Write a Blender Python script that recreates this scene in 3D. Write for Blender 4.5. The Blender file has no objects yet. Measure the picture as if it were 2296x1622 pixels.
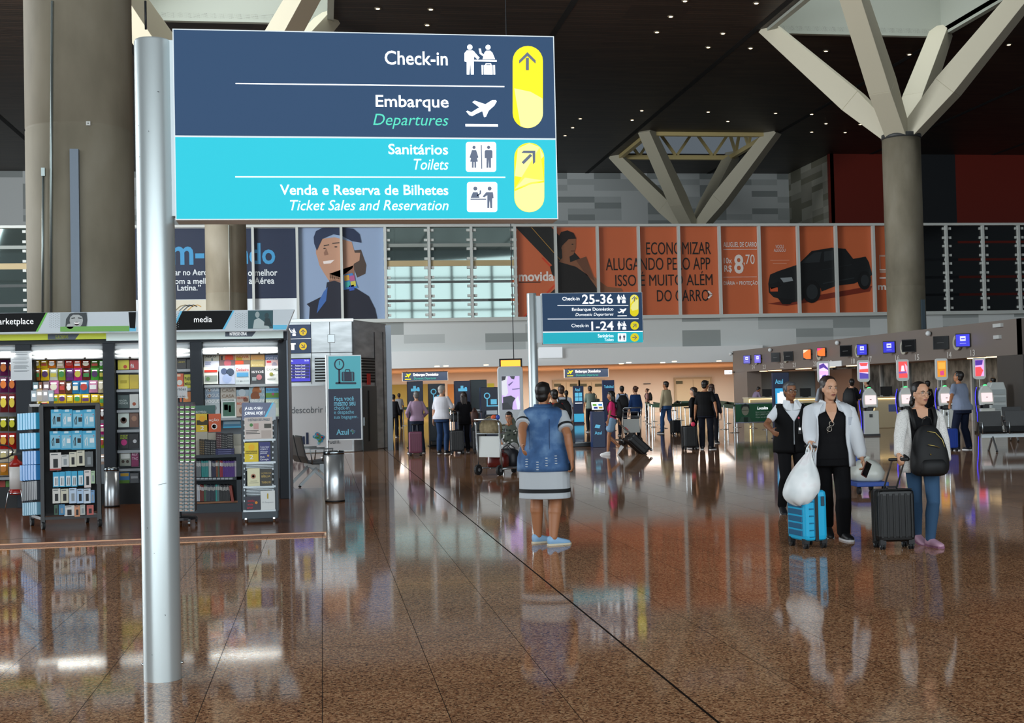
import bpy, bmesh, math, random
from mathutils import Vector, Matrix
random.seed(11)
PI = math.pi
sc = bpy.context.scene
col = sc.collection
# ------------------------------------------------------------------ camera
W, H = 2296, 1622
F = 2840.0                       # focal length in pixels of the 2296 px frame
PITCH, ROLL, YAW = 0.0258, -0.0228, -0.1495
CAMZ = 1.53
def _rot():
    B = Matrix(((1,0,0),(0,0,-1),(0,1,0)))
    c, s = math.cos(YAW), math.sin(YAW); Ry = Matrix(((c,0,s),(0,1,0),(-s,0,c)))
    c, s = math.cos(PITCH), math.sin(PITCH); Rp = Matrix(((1,0,0),(0,c,s),(0,-s,c)))
    c, s = math.cos(ROLL), math.sin(ROLL); Rr = Matrix(((c,-s,0),(s,c,0),(0,0,1)))
    return Rr @ Rp @ Ry @ B
RM = _rot()
CAM = Vector((0, 0, CAMZ))
cd = bpy.data.cameras.new('camera'); cam = bpy.data.objects.new('camera', cd); col.objects.link(cam)
cd.sensor_width = 36.0; cd.lens = F / W * 36.0; cd.clip_end = 500
cam.matrix_world = Matrix.Translation(CAM) @ Matrix((RM[0], -RM[1], -RM[2])).transposed().to_4x4()
sc.camera = cam
# ------------------------------------------------------------------ light of the place
sc.view_settings.view_transform = 'Standard'; sc.view_settings.look = 'None'
sc.view_settings.gamma = 1.0; sc.view_settings.use_curve_mapping = False
sc.view_settings.exposure = 0.0
wd = bpy.data.worlds.new('sky'); sc.world = wd; wd.use_nodes = True
wd.node_tree.nodes['Background'].inputs[0].default_value = (0.62, 0.74, 0.86, 1)
wd.node_tree.nodes['Background'].inputs[1].default_value = 0.16
def area(name, loc, target, sx, sy, power, color):
    l = bpy.data.lights.new(name, 'AREA'); l.shape = 'RECTANGLE'; l.size = sx; l.size_y = sy; l.energy = power; l.color = color
    o = bpy.data.objects.new(name, l); col.objects.link(o); o.location = loc
    o.rotation_euler = (Vector(target) - Vector(loc)).to_track_quat('-Z', 'Z').to_euler()
    return o
# daylight through the glass facade behind the camera and the kerbside glazing, plus one added fill
area('facade_daylight', (2, -16, 9.5), (6, 40, 5.5), 60, 16, 13500, (0.86, 0.95, 1.0))
area('side_daylight', (-34, 22, 8), (10, 34, 2), 50, 12, 9500, (0.86, 0.95, 1.0))
area('banner_wall_fill', (-33, 38, 8.5), (26, 71, 7.5), 30, 13, 25000, (0.9, 0.96, 1.0))  # added fill without a window of its own, brightens the far banner wall
# ------------------------------------------------------------------ pixels to places
def ray(px, py): return RM.transposed() @ Vector(((px - W/2)/F, (py - H/2)/F, 1.0))
def at(px, py, D): return CAM + ray(px, py) * D
def onY(px, py, Y): r = ray(px, py); return CAM + r * (Y / r.y)
def onX(px, py, X): r = ray(px, py); return CAM + r * (X / r.x)
def onZ(px, py, z): r = ray(px, py); return CAM + r * ((z - CAMZ) / r.z)
def depth(p): return (RM @ (Vector(p) - CAM)).z
def hor(px): return H/2 + F*math.tan(PITCH) + (px - W/2) * math.tan(ROLL)
def gr(px, D, z=0.0):
    """the place on the level z that stands at image column px, D metres away"""
    return onZ(px, hor(px) + (CAMZ - z) * F / D, z)
# ------------------------------------------------------------------ materials
def C(h):
    h = h.lstrip('#'); v = [int(h[i:i+2], 16)/255 for i in (0, 2, 4)]
    return tuple((x/12.92 if x <= .04045 else ((x+.055)/1.055)**2.4) for x in v) + (1,)
_M = {}
def mat(h, rough=0.55, metal=0.0, emit=0.0, spec=0.5, alpha=1.0, coat=0.0):
    k = (h, rough, metal, emit, spec, alpha, coat)
    if k in _M: return _M[k]
    m = bpy.data.materials.new('paint_' + h.lstrip('#')); m.use_nodes = True
    b = m.node_tree.nodes['Principled BSDF']
    c = C(h)
    b.inputs['Base Color'].default_value = c; b.inputs['Roughness'].default_value = rough; b.inputs['Metallic'].default_value = metal
    b.inputs['Specular IOR Level'].default_value = spec; b.inputs['Coat Weight'].default_value = coat
    if emit: b.inputs['Emission Color'].default_value = c; b.inputs['Emission Strength'].default_value = emit
    if alpha < 1: b.inputs['Alpha'].default_value = alpha
    _M[k] = m; return m
def nodes_mat(name):
    m = bpy.data.materials.new(name); m.use_nodes = True; nt = m.node_tree
    return m, nt, nt.nodes['Principled BSDF'], (lambda t, **kw: _nn(nt, t, kw)), nt.links.new
def _nn(nt, t, kw):
    n = nt.nodes.new(t)
    for k, v in kw.items(): setattr(n, k, v)
    return n
def ramp(n, stops, const=False):
    cr = n.color_ramp; cr.interpolation = 'CONSTANT' if const else 'LINEAR'
    while len(cr.elements) < len(stops): cr.elements.new(0.5)
    for e, (p, c) in zip(cr.elements, stops): e.position = p; e.color = c if isinstance(c, tuple) else C(c)
def noise_mat(name, stops, scale, rough=0.7, detail=4.0, stretch=(1,1,1), bump=0.0, metal=0.0, spec=0.4):
    m, nt, b, N, L = nodes_mat(name)
    tc = N('ShaderNodeTexCoord'); mp = N('ShaderNodeMapping'); mp.inputs['Scale'].default_value = stretch
    nz = N('ShaderNodeTexNoise'); nz.inputs['Scale'].default_value = scale; nz.inputs['Detail'].default_value = detail
    r = N('ShaderNodeValToRGB'); ramp(r, stops)
    L(tc.outputs['Object'], mp.inputs[0]); L(mp.outputs[0], nz.inputs['Vector']); L(nz.outputs[0], r.inputs[0]); L(r.outputs[0], b.inputs['Base Color'])
    b.inputs['Roughness'].default_value = rough; b.inputs['Metallic'].default_value = metal; b.inputs['Specular IOR Level'].default_value = spec
    if bump:
        bp = N('ShaderNodeBump'); bp.inputs['Strength'].default_value = bump; bp.inputs['Distance'].default_value = 0.01
        L(nz.outputs[0], bp.inputs['Height']); L(bp.outputs[0], b.inputs['Normal'])
    return m
# ------------------------------------------------------------------ mesh builder
def ell(c, ax, ay, n=14, p=2.0):
    out = []
    for i in range(n):
        a = 2*PI*i/n; ca, sa = math.cos(a), math.sin(a)
        if p != 2.0: ca = math.copysign(abs(ca)**(2/p), ca); sa = math.copysign(abs(sa)**(2/p), sa)
        out.append(Vector(c) + Vector(ax)*ca + Vector(ay)*sa)
    return out
def perp(d):
    d = Vector(d).normalized(); u = Vector((0,0,1)) if abs(d.z) < 0.9 else Vector((0,1,0))
    x = d.cross(u).normalized(); return x, x.cross(d).normalized()
def rz(a): return Matrix.Rotation(a, 3, 'Z')
class MB:
    def __init__(s): s.bm = bmesh.new(); s.ms = []
    def mi(s, m):
        if m not in s.ms: s.ms.append(m)
        return s.ms.index(m)
    def vf(s, vs, fs, m):
        i = s.mi(m); b = [s.bm.verts.new(v) for v in vs]
        for f in fs:
            try: q = s.bm.faces.new([b[k] for k in f]); q.material_index = i
            except ValueError: pass
        return s
    def box(s, c, sz, m, R=None):
        c = Vector(c); x, y, z = (q/2 for q in sz); vs = []
        for k in range(8):
            v = Vector((x if k & 1 else -x, y if k & 2 else -y, z if k & 4 else -z)); vs.append(c + (R @ v if R else v))
        return s.vf(vs, [(0,2,3,1),(4,5,7,6),(0,1,5,4),(2,6,7,3),(0,4,6,2),(1,3,7,5)], m)
    def bb(s, lo, hi, m): return s.box([(a+b)/2 for a, b in zip(lo, hi)], [abs(b-a) for a, b in zip(lo, hi)], m)
    def beam(s, p0, p1, w, h, m, up=(0,0,1), w1=None, h1=None):
        p0, p1 = Vector(p0), Vector(p1); d = (p1-p0).normalized(); x = d.cross(Vector(up))
        x = x.normalized() if x.length > 1e-4 else Vector((1,0,0)); y = x.cross(d).normalized(); w1 = w1 or w; h1 = h1 or h
        q = lambda p, a, b: [p + x*i*a/2 + y*j*b/2 for i, j in ((-1,-1),(1,-1),(1,1),(-1,1))]
        return s.vf(q(p0,w,h)+q(p1,w1,h1), [(0,1,2,3),(7,6,5,4),(0,4,5,1),(1,5,6,2),(2,6,7,3),(3,7,4,0)], m)
    def loft(s, rs, m, caps=True):
        n = len(rs[0]); vs = [v for r in rs for v in r]; fs = []
        for k in range(len(rs)-1):
            for i in range(n): j = (i+1) % n; fs.append((k*n+i, k*n+j, (k+1)*n+j, (k+1)*n+i))
        if caps: fs.append(tuple(range(n))[::-1]); fs.append(tuple((len(rs)-1)*n+i for i in range(n)))
        return s.vf(vs, fs, m)
    def cyl(s, p0, p1, r0, m, r1=None, n=16, caps=True):
        p0, p1 = Vector(p0), Vector(p1); x, y = perp(p1-p0); r1 = r0 if r1 is None else r1
        return s.loft([ell(p0, x*r0, y*r0, n), ell(p1, x*r1, y*r1, n)], m, caps)
    def cap(s, p0, p1, r0, m, r1=None, n=10):
        p0, p1 = Vector(p0), Vector(p1); d = (p1-p0).normalized(); x, y = perp(d); r1 = r0 if r1 is None else r1; rs = []
        for a in (80, 50, 20): t = math.radians(a); rs.append(ell(p0 - d*r0*math.sin(t), x*r0*math.cos(t), y*r0*math.cos(t), n))
        for a in (20, 50, 80): t = math.radians(a); rs.append(ell(p1 + d*r1*math.sin(t), x*r1*math.cos(t), y*r1*math.cos(t), n))
        return s.loft(rs, m)
    def ball(s, c, r, m, n=12, R=None):
        c = Vector(c); r = (r,)*3 if isinstance(r, (int, float)) else r; rs = []
        k = max(4, n//2)
        for i in range(k+1):
            t = -PI/2 + PI*(i if 0 < i < k else (0.08 if i == 0 else k-0.08))/k
            q = []
            for j in range(n):
                a = 2*PI*j/n; v = Vector((r[0]*math.cos(t)*math.cos(a), r[1]*math.cos(t)*math.sin(a), r[2]*math.sin(t))); q.append(c + (R @ v if R else v))
            rs.append(q)
        return s.loft(rs, m)
    def tube(s, pts, r, m, n=8, closed=False):
        pts = [Vector(p) for p in pts]; rs = []; N_ = len(pts)
        for i, p in enumerate(pts):
            a = pts[i-1] if (i or closed) else p; b = pts[(i+1) % N_] if (i < N_-1 or closed) else p
            x, y = perp(b-a); 
            if rs:
                x0 = (rs[-1][0]-pts[i-1]); d = (b-a).normalized(); x0 = x0 - d*x0.dot(d)
                if x0.length > 1e-6: x = x0.normalized(); y = x.cross(d).normalized()
            rr = r[i] if isinstance(r, (list, tuple)) else r
            rs.append(ell(p, x*rr, y*rr, n))
        if closed: rs.append(rs[0])
        return s.loft(rs, m, not closed)
    def lathe(s, prof, m, c=(0,0,0), n=24): 
        c = Vector(c); return s.loft([ell(c+Vector((0,0,z)), (r,0,0), (0,r,0), n) for r, z in prof], m)
    def prism(s, poly, d, m):
        n = len(poly); d = Vector(d); a = [Vector(p) for p in poly]
        return s.vf(a+[p+d for p in a], [tuple(range(n)), tuple(range(2*n-1, n-1, -1))] + [(i, i+n, (i+1) % n + n, (i+1) % n) for i in range(n)], m)
    def poly(s, pts, m): return s.vf([Vector(p) for p in pts], [tuple(range(len(pts)))], m)
    def build(s, name, parent=None, smooth=False, bevel=0.0, mods=(), world=False, norm=True, tri=False):
        if norm: bmesh.ops.recalc_face_normals(s.bm, faces=s.bm.faces)
        if tri: bmesh.ops.triangulate(s.bm, faces=[f for f in s.bm.faces if len(f.verts) > 4])
        me = bpy.data.meshes.new(name); s.bm.to_mesh(me); s.bm.free()
        for m in s.ms: me.materials.append(m)
        if smooth:
            for p in me.polygons: p.use_smooth = True
        o = bpy.data.objects.new(name, me); col.objects.link(o)
        if parent is not None:
            o.parent = parent
            if world: o.matrix_parent_inverse = mtx(parent).inverted()
        if bevel:
            b = o.modifiers.new('soft', 'BEVEL'); b.width = bevel; b.segments = 2; b.limit_method = 'ANGLE'; b.harden_normals = False
        for t, kw in mods:
            md = o.modifiers.new(t.lower(), t)
            for k, v in kw.items(): setattr(md, k, v)
        return o
def mtx(o):
    m = Matrix.LocRotScale(o.location, o.rotation_euler, o.scale)
    if o.parent is not None: m = mtx(o.parent) @ o.matrix_parent_inverse @ m
    return m
def tag(o, label, cat, group=None):
    o['label'] = label; o['category'] = cat
    if group: o['group'] = group
    return o
def thing(name, label, cat, loc=(0,0,0), rot=0.0, group=None):
    o = bpy.data.objects.new(name, None); col.objects.link(o); o.location = loc; o.rotation_euler = (0, 0, rot); o.empty_display_size = 0.1
    return tag(o, label, cat, group)
def struct(o): o['kind'] = 'structure'; return o
_kids = {}
def kids(o): return [c for c in col.objects if c.parent == o]
def dup(root, loc=None, rot=None, label=None, group=None, swap=None):
    def cp(o, par):
        c = o.copy(); col.objects.link(c); c.parent = par
        for k in kids(o): cp(k, c)
        return c
    r = cp(root, root.parent)
    if loc is not None: r.location = loc
    if rot is not None: r.rotation_euler = (0, 0, rot)
    if label: r['label'] = label
    if group: r['group'] = group
    return r
ORD = 'first second third fourth fifth sixth seventh eighth ninth tenth eleventh twelfth thirteenth fourteenth fifteenth sixteenth'.split()
# ------------------------------------------------------------------ lettering and flat print on a plane facing the camera side (-Y)
_TX = {}
def text_geo(s, shear=0.0, bold=0.0):
    k = (s, shear, bold)
    if k not in _TX:
        cu = bpy.data.curves.new('writing', 'FONT'); cu.body = s; cu.shear = shear; cu.offset = bold; cu.resolution_u = 3; cu.fill_mode = 'FRONT'
        o = bpy.data.objects.new('writing', cu); me = bpy.data.meshes.new_from_object(o)
        vs = [v.co.copy() for v in me.vertices]; fs = [tuple(p.vertices) for p in me.polygons]
        bpy.data.objects.remove(o); bpy.data.curves.remove(cu); bpy.data.meshes.remove(me)
        x0 = min(v.x for v in vs); x1 = max(v.x for v in vs); y0 = min(v.y for v in vs); y1 = max(v.y for v in vs)
        _TX[k] = ([((v.x-x0)/(x1-x0), (v.y-y0)/(y1-y0)) for v in vs], fs)
    return _TX[k]
class Pl:
    """a flat printed face through the point o with the outward normal n, laid out in photo pixels"""
    def __init__(s, Y=None, X=None, step=0.002, o=None, n=None):
        s.o, s.n = (Vector((0, Y, 0)), Vector((0, -1, 0))) if Y is not None else (Vector((X, 0, 0)), Vector((-1, 0, 0))) if X is not None else (Vector(o), Vector(n).normalized())
        s.st = step; s.u = Vector((0, 0, 1)).cross(s.n).normalized(); s.R = Matrix((s.u, -s.n, (0, 0, 1))).transposed()
    def p(s, x, y, l=0):
        r = ray(x, y); return CAM + r * ((s.o + s.n*l*s.st - CAM).dot(s.n) / r.dot(s.n))
    def frame(s, x0, y0, x1, y1, l):
        xm, ym = (x0+x1)/2, (y0+y1)/2; c = s.p(xm, ym, l)
        return c, abs((s.p(x1, ym, l) - s.p(x0, ym, l)).dot(s.u)), abs(s.p(xm, y0, l).z - s.p(xm, y1, l).z)
    def poly(s, mb, pts, m, l=1): mb.poly([s.p(x, y, l) for x, y in pts], m)
    def rect(s, mb, x0, y0, x1, y1, m, l=1):
        c, w, h = s.frame(x0, y0, x1, y1, l); w = s.u*w/2; h = Vector((0, 0, h/2))
        mb.poly([c-w-h, c+w-h, c+w+h, c-w+h], m)
    def circ(s, mb, x, y, r, m, l=1, ry=None, n=20): s.poly(mb, [(x+r*math.cos(2*PI*i/n), y+(ry or r)*math.sin(2*PI*i/n)) for i in range(n)], m, l)
    def rrect(s, mb, x0, y0, x1, y1, r, m, l=1):
        pts = []
        for cx, cy, a in ((x1-r, y0+r, -90), (x1-r, y1-r, 0), (x0+r, y1-r, 90), (x0+r, y0+r, 180)):
            for k in range(7): t = math.radians(a + 15*k); pts.append((cx + r*math.cos(t), cy + r*math.sin(t)))
        s.poly(mb, pts, m, l)
    def text(s, mb, t, x0, y0, x1, y1, m, shear=0.0, bold=0.0, l=2):
        vs, fs = text_geo(t, shear, bold); c, w, h = s.frame(x0, y0, x1, y1, l)
        mb.vf([c + s.u*(w*(u-.5)) + Vector((0, 0, h*(v-.5))) for u, v in vs], fs, m)
    def panel(s, mb, x0, y0, x1, y1, th, m, l=0):
        c, w, h = s.frame(x0, y0, x1, y1, l); mb.box(c - s.n*th/2, (w, th, h), m, s.R)
    def line(s, mb, pts, w, m, l=1):
        """a stroke w pixels wide"""
        for (xa, ya), (xb, yb) in zip(pts, pts[1:]):
            d = math.hypot(xb-xa, yb-ya) or 1; nx, ny = -(yb-ya)/d*w/2, (xb-xa)/d*w/2
            s.poly(mb, [(xa+nx, ya+ny), (xb+nx, yb+ny), (xb-nx, yb-ny), (xa-nx, ya-ny)], m, l)
# ================================================================== materials of the building
def granite():
    m, nt, b, N, L = nodes_mat('polished_granite')
    g = N('ShaderNodeNewGeometry'); sx = N('ShaderNodeSeparateXYZ'); L(g.outputs['Position'], sx.inputs[0])
    v = N('ShaderNodeTexVoronoi'); v.inputs['Scale'].default_value = 95; L(g.outputs['Position'], v.inputs['Vector'])
    n1 = N('ShaderNodeTexNoise'); n1.inputs['Scale'].default_value = 60; n1.inputs['Detail'].default_value = 3; L(g.outputs['Position'], n1.inputs['Vector'])
    r = N('ShaderNodeValToRGB'); ramp(r, [(.22, '#3c261a'), (.4, '#8a5e43'), (.6, '#ab7b58'), (.8, '#c89f78')])
    mx = N('ShaderNodeMath', operation='ADD'); sp = N('ShaderNodeSeparateColor'); L(v.outputs['Color'], sp.inputs[0])
    ml = N('ShaderNodeMath', operation='MULTIPLY'); ml.inputs[1].default_value = .55; L(sp.outputs[0], ml.inputs[0])
    m2 = N('ShaderNodeMath', operation='MULTIPLY'); m2.inputs[1].default_value = .5; L(n1.outputs[0], m2.inputs[0])
    L(ml.outputs[0], mx.inputs[0]); L(m2.outputs[0], mx.inputs[1]); L(mx.outputs[0], r.inputs[0])
    # slab to slab tone
    def cell(src, size, off):
        a = N('ShaderNodeMath', operation='ADD'); a.inputs[1].default_value = off; L(src, a.inputs[0])
        d = N('ShaderNodeMath', operation='DIVIDE'); d.inputs[1].default_value = size; L(a.outputs[0], d.inputs[0])
        f = N('ShaderNodeMath', operation='FLOOR'); L(d.outputs[0], f.inputs[0]); fr = N('ShaderNodeMath', operation='FRACT'); L(d.outputs[0], fr.inputs[0])
        return f.outputs[0], fr.outputs[0]
    fx, rx = cell(sx.outputs[0], TILE, -TX0 + 60*TILE); fy, ry = cell(sx.outputs[1], 1.2, -TY0 + 60)
    cb = N('ShaderNodeCombineXYZ'); L(fx, cb.inputs[0]); L(fy, cb.inputs[1]); wn = N('ShaderNodeTexWhiteNoise', noise_dimensions='2D'); L(cb.outputs[0], wn.inputs['Vector'])
    mr = N('ShaderNodeMapRange'); mr.inputs[3].default_value = .88; mr.inputs[4].default_value = 1.08; L(wn.outputs[0], mr.inputs[0])
    hs = N('ShaderNodeHueSaturation'); L(r.outputs[0], hs.inputs['Color']); L(mr.outputs[0], hs.inputs['Value'])
    def joint(fr, w):
        a = N('ShaderNodeMath', operation='SUBTRACT'); a.inputs[1].default_value = .5; L(fr, a.inputs[0])
        c = N('ShaderNodeMath', operation='ABSOLUTE'); L(a.outputs[0], c.inputs[0]); d = N('ShaderNodeMath', operation='GREATER_THAN'); d.inputs[1].default_value = .5 - w; L(c.outputs[0], d.inputs[0]); return d.outputs[0]
    jx, jy = joint(rx, .0032), joint(ry, .0022)
    # the wide expansion joint
    e = N('ShaderNodeMath', operation='SUBTRACT'); e.inputs[1].default_value = EXPX; L(sx.outputs[0], e.inputs[0]); ea = N('ShaderNodeMath', operation='ABSOLUTE'); L(e.outputs[0], ea.inputs[0])
    ex = N('ShaderNodeMath', operation='LESS_THAN'); ex.inputs[1].default_value = .0075; L(ea.outputs[0], ex.inputs[0])
    mxa = N('ShaderNodeMath', operation='MAXIMUM'); L(jx, mxa.inputs[0]); L(jy, mxa.inputs[1]); mxb = N('ShaderNodeMath', operation='MAXIMUM'); L(mxa.outputs[0], mxb.inputs[0]); L(ex.outputs[0], mxb.inputs[1])
    mix = N('ShaderNodeMix', data_type='RGBA'); L(mxb.outputs[0], mix.inputs['Factor']); L(hs.outputs[0], mix.inputs['A']); mix.inputs['B'].default_value = C('#150c07')
    L(mix.outputs['Result'], b.inputs['Base Color'])
    n2 = N('ShaderNodeTexNoise'); n2.inputs['Scale'].default_value = .9; n2.inputs['Detail'].default_value = 5; L(g.outputs['Position'], n2.inputs['Vector'])
    rr = N('ShaderNodeMapRange'); rr.inputs[3].default_value = .035; rr.inputs[4].default_value = .085; L(n2.outputs[0], rr.inputs[0]); 
    ro = N('ShaderNodeMath', operation='MAXIMUM'); mo = N('ShaderNodeMath', operation='MULTIPLY'); mo.inputs[1].default_value = .7; L(mxb.outputs[0], mo.inputs[0]); L(mo.outputs[0], ro.inputs[0]); L(rr.outputs[0], ro.inputs[1])
    L(ro.outputs[0], b.inputs['Roughness']); b.inputs['IOR'].default_value = 1.24; b.inputs['Specular IOR Level'].default_value = .36
    return m
TILE = 0.6; EXPX = onZ(1315, 1379, 0).x; TX0 = EXPX; TY0 = onZ(728, 1379, 0).y
def block_wall(name, w, h, tones, axis=0):
    m, nt, b, N, L = nodes_mat(name)
    g = N('ShaderNodeNewGeometry'); sx = N('ShaderNodeSeparateXYZ'); L(g.outputs['Position'], sx.inputs[0])
    dz = N('ShaderNodeMath', operation='DIVIDE'); dz.inputs[1].default_value = h; L(sx.outputs[2], dz.inputs[0]); fz = N('ShaderNodeMath', operation='FLOOR'); L(dz.outputs[0], fz.inputs[0])
    dx = N('ShaderNodeMath', operation='DIVIDE'); dx.inputs[1].default_value = w; L(sx.outputs[axis], dx.inputs[0])
    fx = N('ShaderNodeMath', operation='FLOOR'); L(dx.outputs[0], fx.inputs[0]); cb = N('ShaderNodeCombineXYZ'); L(fx.outputs[0], cb.inputs[0]); L(fz.outputs[0], cb.inputs[1])
    wn = N('ShaderNodeTexWhiteNoise', noise_dimensions='2D'); L(cb.outputs[0], wn.inputs['Vector']); r = N('ShaderNodeValToRGB'); ramp(r, tones, True)
    L(wn.outputs[0], r.inputs[0]); L(r.outputs[0], b.inputs['Base Color']); b.inputs['Roughness'].default_value = .6
    return m
def slat_ceiling():
    m, nt, b, N, L = nodes_mat('dark_slatted_ceiling')
    g = N('ShaderNodeNewGeometry'); sx = N('ShaderNodeSeparateXYZ'); L(g.outputs['Position'], sx.inputs[0])
    d = N('ShaderNodeMath', operation='DIVIDE'); d.inputs[1].default_value = .3; L(sx.outputs[1], d.inputs[0]); fr = N('ShaderNodeMath', operation='FRACT'); L(d.outputs[0], fr.inputs[0])
    lt = N('ShaderNodeMath', operation='LESS_THAN'); lt.inputs[1].default_value = .2; L(fr.outputs[0], lt.inputs[0])
    fl = N('ShaderNodeMath', operation='FLOOR'); L(d.outputs[0], fl.inputs[0]); cb = N('ShaderNodeCombineXYZ'); L(fl.outputs[0], cb.inputs[1])
    d2 = N('ShaderNodeMath', operation='DIVIDE'); d2.inputs[1].default_value = 3.; L(sx.outputs[0], d2.inputs[0]); f2 = N('ShaderNodeMath', operation='FLOOR'); L(d2.outputs[0], f2.inputs[0]); L(f2.outputs[0], cb.inputs[0])
    wn = N('ShaderNodeTexWhiteNoise', noise_dimensions='2D'); L(cb.outputs[0], wn.inputs['Vector']); r = N('ShaderNodeValToRGB'); ramp(r, [(0, '#2e241c'), (1, '#43352a')]); L(wn.outputs[0], r.inputs[0])
    mix = N('ShaderNodeMix', data_type='RGBA'); L(lt.outputs[0], mix.inputs['Factor']); L(r.outputs[0], mix.inputs['A']); mix.inputs['B'].default_value = C('#140f0b'); L(mix.outputs['Result'], b.inputs['Base Color']); b.inputs['Roughness'].default_value = .5
    return m
WHITE = mat('#e8ebea', .5); CREAM = mat('#cfc8b4', .5); CONC = noise_mat('fair_faced_concrete', [(.25, '#6a6353'), (.5, '#857d6b'), (.75, '#979080')], .9, .75, 8, (1, 1, .45), .15)
BLOCK = block_wall('grey_block_cladding', 2.3, .5, [(0, '#d2d6d4'), (.5, '#bcc1bf'), (.75, '#9aa09e')])
BLOCKY = block_wall('grey_block_cladding_side', 2.3, .5, [(0, '#b9b6a6'), (.45, '#a39f90'), (.75, '#85826f')], 1)
STEEL = mat('#a9b0b4', .32, 1.0); BRUSH = mat('#c2cacc', .38, .9); CHROME = mat('#d4d8da', .12, 1.0); BLACK = mat('#0b0b0d', .5); DKGREY = mat('#2a2d31', .5)
DARKM = mat('#17181b', .4); RUBBER = mat('#111214', .7)
GLASSD = mat('#74837f', .03, .8)
# ================================================================== floor and ceiling
mb = MB(); mb.bb((-60, -18, -.3), (75, 112, 0), granite()); struct(mb.build('floor'))
ZC = 20.0; CX = (-4.1, 27.9, -36.1); CY = (22.9, 57.4, 91.9); A = 4.7
SL = slat_ceiling(); JO = mat('#030303', .9)
JX = (-30.6, -20., -9.4, 12.1, 22.4, 33, 43.6, 54)
mb = MB(); xs = sorted({-60., 75.} | {c+s*A for c in CX for s in (-1, 1)}); ys = sorted({-18., 112.} | {c+s*A for c in CY for s in (-1, 1)})
for i in range(len(xs)-1):
    for j in range(len(ys)-1):
        mx_, my_ = (xs[i]+xs[i+1])/2, (ys[j]+ys[j+1])/2
        if any(abs(mx_-a) < A and abs(my_-b) < A for a, b in ((CX[0], CY[0]), (CX[0], CY[1]), (CX[1], CY[0]), (CX[1], CY[1]), (CX[1], CY[2]))): continue
        mb.bb((xs[i], ys[j], ZC), (xs[i+1], ys[j+1], ZC+.25), SL)
for x in JX:
    cuts = [(-18., 112.)]
    for c in CX:
        if abs(x-c) < A: cuts = []
    for a, b_ in cuts: mb.bb((x-.16, a, ZC-.02), (x+.16, b_, ZC+.01), JO)
struct(mb.build('ceiling'))
WELL = mat('#a2a69b', .6)
for n, (cx, cy) in enumerate([(a, b) for a in CX[:2] for b in CY]):
    if cy == CY[2]: continue
    mb = MB()
    for lo, hi in (((cx-A-.3, cy-A, ZC-.15), (cx-A, cy+A, ZC+6)), ((cx+A, cy-A, ZC-.15), (cx+A+.3, cy+A, ZC+6)), ((cx-A-.3, cy+A, ZC-.15), (cx+A+.3, cy+A+.3, ZC+6)), ((cx-A-.3, cy-A-.3, ZC-.15), (cx+A+.3, cy-A, ZC+6))): mb.bb(lo, hi, WELL)
    struct(mb.build('trim_%d' % (n+1)))
# open well with its steel truss over the far column
cx, cy = CX[1], CY[2]; TR = mat('#d2bd82', .5); mb = MB()
for y in (cy-A+.2, cy+A-.2):
    for z in (ZC-.1, ZC+2.2): mb.beam((cx-A, y, z), (cx+A, y, z), .34, .34, TR)
    for k in range(6):
        x0 = cx-A+.3+k*1.5; mb.beam((x0, y, ZC if k % 2 else ZC+2.1), (x0+1.5, y, ZC+2.1 if k % 2 else ZC), .2, .2, TR)
for x in (cx-A+.2, cx+A-.2):
    for z in (ZC-.1, ZC+2.2): mb.beam((x, cy-A, z), (x, cy+A, z), .34, .34, TR)
    for k in range(6):
        y0 = cy-A+.3+k*1.5; mb.beam((x, y0, ZC if k % 2 else ZC+2.1), (x, y0+1.5, ZC+2.1 if k % 2 else ZC), .2, .2, TR)
struct(mb.build('trim_9'))
mb = MB(); mb.bb((cx-A-.2, cy-A-.2, ZC+3.4), (cx+A+.2, cy+A+.2, ZC+3.6), mat('#1c1814', .8)); struct(mb.build('trim_10'))
# daylight falling through the roof wells onto the hall
for nm, cx, cy, e in (('well_daylight', -4.1, 57.4, 1000), ('well_daylight', 27.9, 57.4, 620), ('well_daylight', -4.1, 22.9, 520), ('well_daylight', 27.9, 22.9, 300)):
    area(nm, (cx, cy, ZC+5.6), (cx, cy, 0), 8.8, 8.8, e, (.9, .96, 1))
# ================================================================== columns with four steel branches
ARM = mat('#c9c2ab', .5)
for cx, cy in ((CX[0], CY[0]), (CX[0], CY[1]), (CX[1], CY[1]), (CX[1], CY[2])):
    mb = MB(); ZT = 13.4; mb.lathe([(.9, 0), (.9, 6.24), (.892, 6.25), (.892, 6.29), (.9, 6.3), (.9, ZT)], CONC, (cx, cy, 0), 48)
    mb.lathe([(.94, ZT), (.94, ZT+.22), (.2, ZT+.23)], mat('#3a3c3c', .5), (cx, cy, 0), 40)
    c = struct(mb.build('column', smooth=False))
    for p in c.data.polygons: p.use_smooth = len(p.vertices) == 4
    for sx_ in (-1, 1):
        for sy_ in (-1, 1):
            mb = MB(); p0 = Vector((cx+sx_*.28, cy+sy_*.28, ZT+.2)); p1 = Vector((cx+sx_*(A+.1), cy+sy_*(A+.1), ZC+.15))
            side = Vector((sy_, -sx_, 0)); d = (p1-p0).normalized(); up = side.cross(d)
            pm = p0 + (p1-p0)*.3; mb.beam(p0, pm, 1.0, .75, ARM, up, 1.05, 1.15); mb.beam(pm, p1, 1.05, 1.15, ARM, up, .95, .8)
            struct(mb.build('branch', c, bevel=.02, world=True))
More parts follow.
